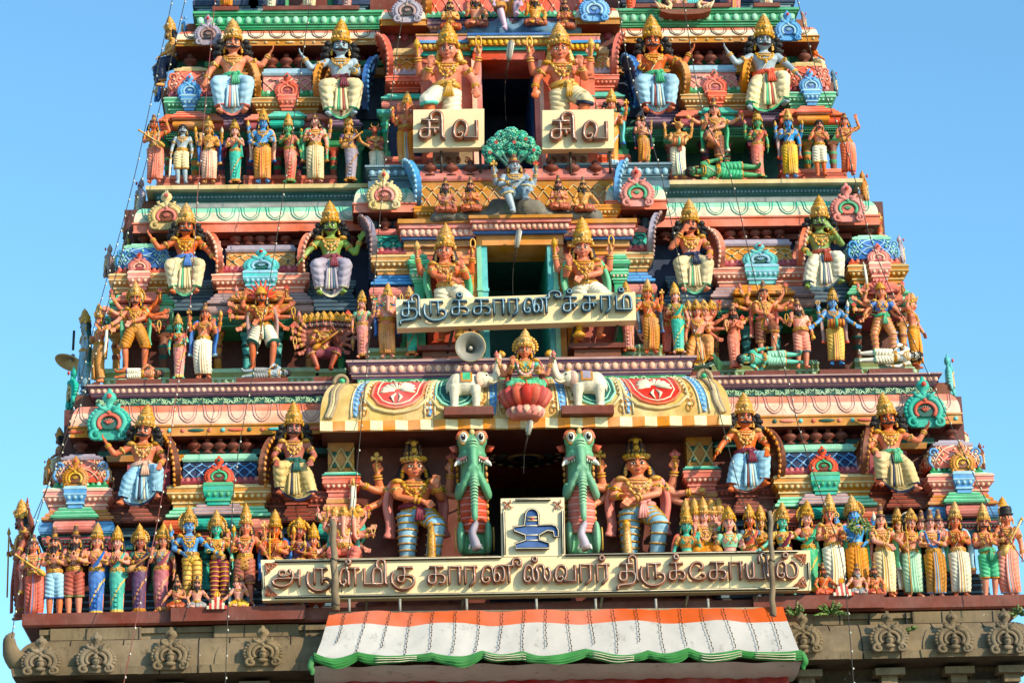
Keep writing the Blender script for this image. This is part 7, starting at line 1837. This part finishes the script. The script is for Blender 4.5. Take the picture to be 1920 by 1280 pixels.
# --- four-armed door guardians
dg = dict(bulk=1.14, head=1.16, cat='statue', name='door_guardian_statue', group='four-armed door guardian figures', jewel=3)
S_('orange door guardian with gold-edged hair left of the dark blue doorway', 840, 281, 36, 1.72, 'skin_orange', pose='bendl', low='shorts', cl=('white', 'teal', 'goldplain'), arms='a U*mace|w U*noose', crown='kirita', sash='goldplain', hair='goldplain', turn=-.05, **dg)
S_('orange door guardian with gold-edged hair right of the dark blue doorway', 1062, 281, 36, 1.72, 'skin_orange', pose='bendr', low='shorts', cl=('cream', 'navy', 'goldplain'), arms='w U*noose|a U*mace', crown='kirita', sash='goldplain', hair='goldplain', **dg)
S_('orange door guardian in white breeches leaning on a club left of the green doorway', 842, 644, 410, .9, 'skin_orange', pose='bendr', low='shorts', cl=('white', 'seagreen', 'goldplain'), arms='c*club U*mace|a U*noose', crown='tall', shawl=('seagreen', 'goldplain'), **dg)
S_('orange door guardian in white breeches leaning on a club right of the green doorway', 1103, 642, 403, .9, 'skin_orange', pose='bendr', low='shorts', cl=('white', 'darkteal', 'goldplain'), arms='a U*mace|c*club U*noose', crown='tall', shawl=('seagreen', 'goldplain'), **dg)
S_('big six-armed door guardian with blue banded trousers on the porch\'s left side', 782, 1083, 812, .72, 'skin_salmon', pose='bendr', low='banded', cl=('lightblue', 'goldplain', 'gold'), arms='c*club U*axe x*swordd z*pot|a U*flame y*ball', crown='matted', sash='wine', shawl=('pink', 'pink'), turn=.3, **{**dg, 'bulk': 1.3})
S_('big six-armed door guardian with blue banded trousers on the porch\'s right side', 1203, 1080, 806, .72, 'skin_salmon', pose='bendr', low='banded', cl=('lightblue', 'goldplain', 'gold'), arms='v U*axe x*sword z*mace|c*club U*flame y*ball z', crown='matted', sash='pink', shawl=('pink', 'pink'), turn=-.1, **{**dg, 'bulk': 1.3})
# --- sages and the seated deities over the doorways
sg = dict(pose='cross', low='dhoti', crown='jata', jewel=1, group='sages seated on the painted rocks')
for x, f_, t_, ar, bd, sk, lab in ((836, 402, 329, 'c|K', 'h', 'skin_dark', 'leftmost sage on the grey rocks, one knee up'), (883, 399, 328, 'n|n', 'h', 'skin_salmon', 'sage with pressed palms left of the grey-blue deity'), (1049, 396, 325, 'n|n', 'h', 'skin_orange', 'sage with pressed palms right of the grey-blue deity'), (1095, 399, 328, 'K|D', 'h', 'skin_gold', 'rightmost sage on the grey rocks, leaning on one arm')):
    S_('bearded brown ' + lab, x, f_, t_, .97, sk, cl=('rust', 'brown'), arms=ar, beard=bd, **sg)
for x, f_, t_, ar, sk, lab in ((845, 60, -10, 'n|n', 'skin_gold', 'leftmost sage on the blue rocks with pressed palms'), (893, 55, -22, 'a|K', 'skin_salmon', 'sage with raised palm left of the mauve seated figure'), (1004, 53, -22, 'a|K', 'skin_gold', 'sage with raised palm right of the mauve seated figure'), (1061, 58, -8, 'n|n', 'skin_orange', 'rightmost sage on the blue rocks with pressed palms')):
    S_('bearded ' + lab, x, f_, t_, 2.32, sk, cl=('rust', 'brown'), arms=ar, beard='h', **sg)
S_('mauve-skinned deity seated on the blue rocks at the top of the frame', 952, 70, -75, 2.2, 'skin_mauve', pose='ease', low='shorts', cl=('ochre', 'brown'), arms='K U*axe|K U*flame', crown='jata', jewel=2)
S_('grey-blue deity seated on the grey rocks under the teal tree', 968, 410, 287, .84, 'skin_grey', pose='ease', low='shorts', cl=('greyblue', 'sand', 'mauve'), arms='k u*axe|K u*flame', crown='bun', hair='hairbrown', jewel=2, bulk=1.2)
S_('goddess in green silk with pink garland seated on the red lotus', 986, 735, 613, -.0, 'skin_salmon', sex='f', pose='cross', cl=('seagreen', 'ochre', 'darkteal'), arms='a q*lotus|v q*lotus', crown='halo', blouse='teal', garland=('pink', 'white'), shawl=('brick', 'ochre'), jewel=3, long_=1, bulk=1.12, head=1.12)
# --- figures whose legs hang in at the top of the frame
rt = dict(Y=3.05, group='figures in the topmost row cut by the frame')
for x, f_, sk, lw, c3, lab in ((424, 19, 'skin_orange', 'dhoti', ('orange', 'coral', 'ochre'), 'figure in orange dhoti on the leftmost top slab'), (508, 20, 'skin_pink', 'sari', ('white', 'mint'), 'figure in white drape on the long top slab'), (579, 20, 'skin_orange', 'dhoti', ('cream', 'blue', 'ochre'), 'figure in white and blue dhoti in the middle of the long top slab'), (650, 20, 'skin_orange', 'sari', ('mauve', 'magenta'), 'figure in mauve drape at the right end of the long top slab'),
                               (1184, 30, 'skin_orange', 'sari', ('coral', 'orange'), 'figure in orange-red drape beside the blue gable at top right'), (1376, 28, 'skin_pink', 'dhoti', ('pink', 'yellow', 'yellow'), 'figure in pink and yellow drape at top right'), (1437, 18, 'skin_salmon', 'dhoti', ('white', 'orange', 'orange'), 'figure in white and orange drape on the rightmost top slab')):
    S_(lab, x, f_, f_ - 112, skin=sk, low=lw, cl=c3, sex='f' if lw == 'sari' else 'm', arms='d|d', **rt)
S_('pale figure lying on the swan couch at top right', 1290, 14, 0, 2.95, 'skin_pink', lie=-100, low='shorts', cl=('aqua', 'ochre'), arms='h|d', crown='curls', jewel=1, group=rt['group'])
# --- figures on the side faces, seen past the edges
sd_ = dict(cat='statue', group='figures on the tower\'s side faces')
def side(label, x, foot, top, Y, skin, rz, **k): return S_(label, x, foot, top, Y, skin, rz=rz, **{**sd_, **k})
side('dark red giant with tall crown and staff looking left, at the lowest left edge', 40, 1160, 925, 1.0, 'skin_dark', -78, arms='o*spear a|D x', stache=1, fan=2, jewel=3, cl=('brick', 'ochre'), shawl=('brick', 'maroon'))
side('dim crowned guardian head and shoulders past the left edge of the lowest storey', 112, 905, 795, 1.9, 'skin_dark', -80, pose='sit', stache=1, long_=2, arms='K|K', cl=('cream', 'navy'))
side('green-faced crowned guardian past the left edge of the middle storey', 238, 520, 412, 2.5, 'skin_olive', -70, pose='sit', stache=1, long_=2, arms='K|q', cl=('cream', 'navy'))
side('tall figure in mustard drape at the left edge of the middle row', 186, 720, 562, 1.5, 'skin_salmon', -60, arms='k|e', cl=('ochre', 'sand', 'ochre'), shawl=('ochre', 'sand'), crown='tall')
side('blue-grey figure with sword arm behind the mustard-draped one', 160, 740, 572, 2.3, 'skin_steel', -80, arms='r|d', cl=('lightblue', 'navy'), shawl=('darkteal', 'teal'))
side('dark red small figure at the left edge just under the upper ledge', 262, 408, 345, 2.6, 'skin_purple', -75, arms='k|k', crown='curls', jewel=1)
side('stacked gold-crowned heads figure past the left edge of the upper storey', 321, 170, 26, 3.3, 'skin_gold', -75, pose='sit', arms='K|K', stache=1, cl=('navy', 'ochre'), jewel=3)
side('orange crowned guardian looking right past the upper right cornice', 1530, 150, 60, 3.2, 'skin_orange', 75, pose='sit', arms='K|K', cl=('cream', 'navy'))
side('orange crowned guardian past the right edge of the middle cornice', 1652, 475, 395, 2.3, 'skin_orange', 75, pose='sit', arms='q|K', cl=('cream', 'navy'))
side('side-facing dancer in orange-yellow drape at the right edge of the middle row', 1718, 690, 544, 1.35, 'skin_orange', 60, arms='r|D', cl=('orange', 'yellow'), crown='short', turn=.3)
side('orange crowned guardian past the right edge of the lowest cornice', 1800, 850, 762, 1.5, 'skin_orange', 75, pose='sit', arms='K|K', cl=('cream', 'navy'))
side('gold-crowned giant behind the musician in the black hat', 1893, 1120, 924, .75, 'skin_orange', 55, arms='o*spear|d', cl=('coral', 'ochre'))
# ------------------------------------------------------------------ makara beasts, elephants, lotus, rocks, tree, altars
def makara(label, px, y0, y1, Y):
    b = P(px, y1, Y); H = P(px, y0, Y).z - b.z; t = thing('beast_statue', label, 'statue', b, 'green beast pillars', 0, H); t.scale = (H * .74, H, H)   # 1 unit = full height
    m = M(); g = 'beast'
    m.tube([(0, .05, .0), (0, .04, .2), (0, .03, .4), (0, .02, .55), (0, .0, .66), (0, -.02, .74), (0, -.02, .85), (0, .02, .93)], [.13, .135, .135, .13, .12, .13, .14, .09], g, 16)
    m.ell((0, -.07, .755), (.15, .12, .065), g, 14, 9); m.ell((0, -.07, .81), (.1, .09, .09), g, 12, 8)
    for s in (-1, 1):
        m.ell((s * .085, -.07, .885), (.075, .08, .075), g, 12, 8)
        m.tube(smooth_path([(s * .13, -.0, .54), (s * .15, -.07, .45), (s * .125, -.14, .48), (s * .07, -.19, .56), (s * .03, -.21, .61)], 4), [.045] * 5 + [.04] * 6 + [.035] * 3 + [.03, .03, .03], g, 10)
        for q in range(4): m.tube([(s * (.02 + .012 * q), -.21, .585), (s * (.016 + .012 * q), -.235, .615), (s * (.01 + .01 * q), -.24, .64)], [.012, .011, .006], g, 6)
        m.ell((s * .14, -.06, .12), (.045, .1, .13), g, 12, 9)
    m.tube([(0, -.12, .80), (0, -.17, .76), (0, -.2, .68), (0, -.2, .55), (0, -.19, .42), (0, -.19, .3), (0, -.21, .24), (0, -.25, .225)], [.06, .054, .047, .042, .038, .035, .032, .022], g, 14)
    o = m.build('body', t); rm = o.modifiers.new('remesh', 'REMESH'); rm.mode = 'VOXEL'; rm.voxel_size = .009; rm.use_smooth_shade = True; s_ = o.modifiers.new('smooth', 'SMOOTH'); s_.iterations = 3
    m = M()
    for i in range(26):
        k = i / 25; z = .85 - .61 * k; y = -.165 - .08 * sin(k * pi * .8) + .0 * k; r = .055 - .023 * k
        m.tube([(r * cos(a), y + .045 + .0 * k - r * .95 * sin(a), z + .012 * sin(a)) for a in [pi * (j + 1) / 10 for j in range(9)]], .006, 'palegreen', 5)
    m.build('trunk_ring', t)
    for s in (-1, 1):
        m = M(); m.ell((s * .088, -.125, .89), (.045, .035, .045), 'eyewhite', 12, 8); m.ell((s * .09, -.15, .89), (.026, .018, .026), 'iris', 10, 7); m.ell((s * .095, -.163, .897), (.009, .006, .009), 'eyewhite', 6, 5)  # smallest white bead is a glint painted on the iris
        m.tube([(s * .088 + .05 * cos(a), -.128, .89 + .05 * sin(a)) for a in [i * pi / 8 for i in range(16)]], .009, 'ochre', 6, closed=True); m.tube([(s * .088 + .068 * cos(a), -.085, .89 + .07 * sin(a)) for a in [i * pi / 10 for i in range(11)]], .014, 'coral', 6); m.build('eye', t)
        m = M(); m.tube([(s * .15, .0, .84), (s * .2, -.02, .83), (s * .235, -.03, .845)], [.035, .028, .004], 'coral', 8, .5); m.build('ear', t)
        m = M(); m.tube(smooth_path([(s * .06, -.16, .73), (s * .12, -.13, .72), (s * .155, -.06, .74), (s * .15, .0, .76)], 4), .014, 'pink', 6)
        m.tube(smooth_path([(s * .13, -.1, .71), (s * .17, -.11, .69), (s * .19, -.13, .665)], 4), [.024, .023, .022, .02, .018, .015, .012, .008, .003], 'eyewhite', 7)
        for q in range(3): m.tube([(s * (.065 + .025 * q), -.15 + .02 * q, .715), (s * (.065 + .025 * q), -.155 + .02 * q, .69)], [.011, .004], 'eyewhite', 6)
        m.build('jaw', t)
        m = M()
        for r_ in (.05, .035): m.tube([(s * (.195 + .001), -.06 + p[0], .12 + p[1] * 2.2) for p in spiral(0, 0, .008, r_, 0, 720, 30)], .007, 'goldplain', 5)
        m.build('haunch_spiral', t)
    m = M()
    for i in range(14):
        z = .17 + .026 * i; m.tube([(.125 * cos(a), -.035 - .085 * sin(a), z - .01 * sin(a)) for a in [pi * j / 10 for j in range(11)]], .016, 'coral' if i % 2 else 'pink', 6)
    m.build('belly', t)
    m = M()
    for z in (.43, .445, .46): m.tube([(.15 * cos(a), .03 - .14 * sin(a), z) for a in [2 * pi * j / 22 for j in range(22)]], .009, 'ochre', 6, closed=True)
    m.build('belt', t)
    m = M(); m.tube(smooth_path([(0, -.1, .23), (.01, -.17, .2), (-.03, -.19, .12), (-.0, -.2, .04), (.01, -.21, .0)], 4), [.012, .018, .022, .026, .03, .033, .036, .038, .04, .042, .044, .046, .047, .048, .049, .05, .05], 'lilac', 10)
    for s in (-1, 1): m.tube([(s * .05, -.18, .03), (s * .07, -.2, .0)], [.02, .006], 'eyewhite', 6)
    m.build('tail', t)
    m = M()
    for i in range(7): m.ell((0, -.1 + .02 * i, .945 - .006 * i * i * .3), (.03 - .002 * i, .02, .03), 'coral' if i % 2 else 'sand', 7, 5)
    for s in (-1, 1):
        for i in range(14): m.ell((s * .15, .07, .1 + .05 * i), (.018, .02, .022), 'ochre', 6, 5)
    m.build('crest', t)


makara('tall green long-snouted beast pillar on the left side of the lowest doorway', 890, 803, 1040, .32)
makara('tall green long-snouted beast pillar on the right side of the lowest doorway', 1093, 802, 1040, .32)


def elephant(label, px, y0, y1, Y, s, slab):
    b = P(px, y1, Y); H = (P(px, y0, Y).z - b.z); t = thing('elephant_statue', label, 'statue', b, 'white elephants beside the goddess', 0, H)   # facing +x * s, 1 unit = back height
    w = 'white'; m = M(); X = lambda x, y, z: V((s * x, y, z))
    m.ell(X(-.05, 0, .68), (.46, .27, .3), w, 16, 10); m.ell(X(-.25, 0, .66), (.27, .26, .31), w, 12, 9); m.ell(X(.42, -.03, .8), (.2, .2, .22), w, 12, 9)
    for x, y, f in ((-.34, -.13, 0), (-.3, .14, .04), (.2, -.14, .02), (.26, .13, -.03)):
        m.tube([X(x, y, .6), X(x + f, y, .3), X(x + f, y, .1), X(x + f, y, .0)], [.15, .115, .1, .115], w, 12)
    m.tube(smooth_path([X(.5, -.04, .8), X(.66, -.06, .78), X(.76, -.08, .92), X(.8, -.08, 1.15), X(.84, -.09, 1.38), X(.9, -.1, 1.46)], 5), [.14 - .0032 * i for i in range(26)], w, 12)
    m.tube([X(-.48, 0, .75), X(-.53, -.02, .6), X(-.52, -.03, .42)], [.04, .028, .02], w, 7)
    o = m.build('body', t); rm = o.modifiers.new('remesh', 'REMESH'); rm.mode = 'VOXEL'; rm.voxel_size = .022; rm.use_smooth_shade = True; q = o.modifiers.new('smooth', 'SMOOTH'); q.iterations = 3
    m = M(); m.ell(X(.33, -.21, .76), (.13, .035, .19), 'palepink', 10, 8, Matrix.Rotation(.5 * s, 3, 'Z')); m.build('ear', t)
    m = M(); m.ell(X(.5, -.2, .86), (.028, .018, .028), 'iris', 8, 6); m.build('eye', t)
    m = M(); m.tube(smooth_path([X(.55, -.15, .7), X(.68, -.19, .66), X(.8, -.2, .74)], 4), [.035, .034, .033, .031, .028, .024, .02, .014, .005], 'cream', 7); m.build('tusk', t)
    m = M()
    m.grid(lambda u, v: X(-.17 + .3 * u, -.275 * sin(radians(92 - 80 * v)) - .012, .68 + .31 * cos(radians(92 - 80 * v)) - .0), 6, 8, lambda u, v: 'ochre' if u < .2 or u > .8 or v < .15 else ('seagreen' if s > 0 else 'lilac')); m.build('saddle_cloth', t)
    m = M(); m.tube([X(.3 + .02 * sin(a), -.2 * cos(a) * 1.05, .78 + .2 * sin(a)) for a in [-1.4 + i * .28 for i in range(11)]], .022, 'goldplain', 6); m.ell(X(.45, -.14, .98), (.06, .06, .03), 'goldplain', 7, 5); m.build('harness', t)
    m = M(); m.lathe([(.05, -.07), (.075, -.02), (.08, .04), (.05, .07), (.065, .1)], 'goldplain', X(.93, -.1, 1.44), 10, R=Matrix.Rotation(-s * .9, 3, 'Y')); m.build('water_pot', t)
    m = M(); pa, pb, pt, pb2 = slab; x0, x1 = XX(pa, pb, pb2, Y - .25); z0 = b.z - .015
    q = M(); q.rect(x0, x1, Y - .25, Y + .3, [(z0 - .13, 0, 'maroon'), (z0 - .02, 0, 'brown'), (z0, .0, 'brown')]); tag(q.build('statue_plinth'), 'brick-red slab under the ' + ('left' if s > 0 else 'right') + ' white elephant on the canopy', 'plinth')


elephant('white elephant statue with raised trunk left of the seated goddess', 877, 698, 768, .16, 1, (833, 926, 764, 784))
elephant('white elephant statue with raised trunk right of the seated goddess', 1100, 695, 766, .16, -1, (1054, 1152, 762, 782))
# red lotus under the goddess
b = P(986, 785, -.02); t = thing('lotus_seat', 'big red and pink lotus pedestal at the middle of the curved canopy', 'pedestal', b); u = MPP(986, 750, 0)
m = M(); m.lathe([(.2, 0), (.23, .02), (.25, .06), (.22, .14), (.19, .17)], 'pink', (0, 0, 0), 24); m.lathe([(.19, .172), (.24, .26), (.33, .38), (.345, .43), (.3, .44), (.05, .44)], ['coral', 'coral', 'red', 'red', 'red'], (0, 0, 0), 24); m.build('lotus_bowl', t)
m = M()
for i in range(11):
    a = -pi / 2 + (i - 5) * .42; c, s = cos(a), sin(a)
    m.tube([(.21 * c, .21 * s, .17), (.27 * c, .27 * s, .27), (.35 * c, .35 * s, .39), (.33 * c, .33 * s, .46)], [.05, .085, .08, .012], 'red' if i % 2 else 'coral', 8, .35)
    m.tube([(.2 * c, .2 * s, .17), (.25 * c, .25 * s, .1), (.26 * c, .26 * s, .03)], [.04, .06, .012], 'palepink' if i % 2 else 'pink', 8, .35)
m.build('lotus_petal', t)
m = M()
for i in range(9): a = -pi / 2 + (i - 4) * .16; m.tube([(.2 * cos(a), .2 * sin(a), .47), (.33 * cos(a), .33 * sin(a), .44)], [.02, .03], 'ochre', 6, .4)
m.build('seat_cloth', t)


def rocks(label, xs, Y, k, depth=.5):
    random.seed(5)
    m = M()
    for (x, y0, y1, r) in xs:
        c = P(x, (y0 + y1) / 2, Y + random.uniform(0, .15)); h = abs(P(x, y0, Y).z - P(x, y1, Y).z) / 2; wv = r * MPP(x, y0, Y)
        vs0 = len(m.v); m.ell(c, (wv, depth * .5, h * 1.1), k, 14, 10)
        for i in range(vs0, len(m.v)):
            p = m.v[i]; d = mnoise.noise(p * 3.1) * .09 + mnoise.noise(p * 8) * .04; m.v[i] = p + (p - c).normalized() * d
    x0, x1 = xs[0][0] - xs[0][3], xs[-1][0] + xs[-1][3]; yb = max(q[2] for q in xs)
    o = tag(m.build('painted_rock'), label, 'rock'); rm = o.modifiers.new('remesh', 'REMESH'); rm.mode = 'VOXEL'; rm.voxel_size = .03


rocks('grey painted rocks carrying the sages and the grey-blue deity', [(835, 397, 424, 32), (862, 402, 420, 26), (895, 396, 420, 26), (925, 400, 419, 22), (945, 376, 418, 32), (968, 396, 420, 30), (990, 374, 418, 30), (1020, 398, 420, 26), (1050, 394, 418, 24), (1078, 400, 420, 26), (1102, 396, 422, 30)], .98, 'rock', .4)
rocks('blue painted rocks carrying the top sages', [(850, 50, 78, 30), (885, 48, 74, 26), (915, 38, 74, 26), (940, 36, 76, 26), (962, 46, 76, 24), (985, 36, 74, 26), (1010, 44, 74, 24), (1050, 48, 78, 30), (1070, 52, 78, 20)], 2.4, 'bluerock', .4)
# stucco tree over the grey-blue deity
b = P(962, 380, 1.3); t = thing('stucco_tree', 'sculpted teal tree with red blossoms above the grey-blue deity', 'tree statue', b); h = P(962, 243, 1.3).z - b.z; u = MPP(962, 280, 1.3)
m = M()
for i in range(9):
    a = -1.25 + i * .31; e = V((sin(a) * 38 * u, -.02 + .05 * (i % 2), h - (36 + 12 * abs(sin(a)) ** 2) * u))
    m.tube(smooth_path([(0, .06, h * .25), (sin(a) * 8 * u, .03, h * .5), e], 5), [.05, .05, .048, .045, .04, .036, .032, .03, .028, .026, .024], 'darkbrown' if i % 2 else 'darkteal', 7)
m.build('trunk', t)
m = M(); random.seed(3)
cl = [(0, 14, 15), (-17, 18, 13), (17, 18, 13), (-32, 28, 12), (32, 28, 12), (-43, 42, 11), (43, 42, 11), (-38, 54, 10), (38, 54, 10), (-24, 32, 12), (24, 32, 12), (-8, 30, 13), (9, 30, 13), (-22, 46, 11), (22, 46, 11), (0, 42, 11)]
for (x, y, r) in cl:
    c = V((x * u, -.08 + .003 * y, h - y * u)); R = r * u
    for i in range(150):
        z = 1 - 2 * (i + .5) / 150; a = i * 2.39996; q = sqrt(1 - z * z); n = V((q * cos(a), q * sin(a), z)); rr = R * random.uniform(.88, 1.06)
        m.ell(c + V((n.x * rr, n.y * rr * .9, n.z * rr)), (.026, .026, .018), ('teal', 'seagreen', 'mint', 'darkteal', 'teal')[int(random.random() * 5)], 5, 4)
    m.ell(c, (R * .93, R * .85, R * .93), 'darkteal', 10, 8)
m.build('crown', t)
for (x, y) in ((-30, 38), (4, 38), (26, 32), (-42, 58), (40, 54)):
    m = M(); c = V((x * u, -.26, h - y * u))
    for i in range(5): m.ell(c + V((.02 * cos(i * 1.26), 0, .02 * sin(i * 1.26))), (.014, .012, .014), 'red', 6, 5)
    m.build('blossom', t)


def altar(label, x, y1, Y):
    t = thing('fire_altar', label, 'altar', P(x, y1, Y)); u = MPP(x, y1, Y)
    for i in range(4):
        m = M(); hw = (19 - 4.6 * i) * u; z = i * 6.4 * u; n = max(2, 8 - 2 * i)
        for j in range(n): m.bx(-hw + 2 * hw * j / n, -hw + 2 * hw * (j + 1) / n, -.12 + .025 * i, .12, z, z + 6.3 * u, 'red' if (i + j) % 2 else 'white')
        m.build('tier', t)
    m = M()
    for i in range(3): m.tube([((i - 1) * .02, 0, 25 * u), ((i - 1) * .035, -.01, 30 * u), ((i - 1) * .015, 0, 38 * u)], [.02, .022, .003], 'orange' if i != 1 else 'yellow', 6)
    m.build('flame', t)


altar('stepped red and white checked fire altar in the left wedding group', 407, 1144, -.1)
altar('stepped red and white checked fire altar in the right wedding group', 1580, 1119, -.1)
# curved maroon slab with swans at the top right
b = P(1285, 31, 2.8); t = thing('swan_couch', 'curved maroon couch slab held by two cream swans at top right', 'pedestal', b); u = MPP(1285, 31, 2.8)
m = M(); m.prism([(x * u, z * u) for x, z in [(-47, 6), (-30, 1), (0, -1), (30, 1), (47, 6), (47, 10), (-47, 10)]], -.1, .5, 'brown'); m.build('slab', t)
for s in (-1, 1):
    m = M(); m.ell((s * 36 * u, .1, 16 * u), (9 * u, .1, 6 * u), 'sand', 10, 7); m.tube(smooth_path([(s * 30 * u, .05, 18 * u), (s * 26 * u, .03, 26 * u), (s * 31 * u, .02, 33 * u), (s * 27 * u, 0, 35 * u)], 4), [.05, .045, .04, .036, .032, .03, .028, .026, .028, .03, .026, .016, .004], 'sand', 8)
    for q in range(5): m.tube([(s * (34 + 3 * q) * u, .0, 17 * u), (s * (40 + 4 * q) * u, -.0, (24 + 2 * q) * u)], [.035, .008], 'ochre' if q % 2 else 'cream', 7)
    m.build('swan', t)
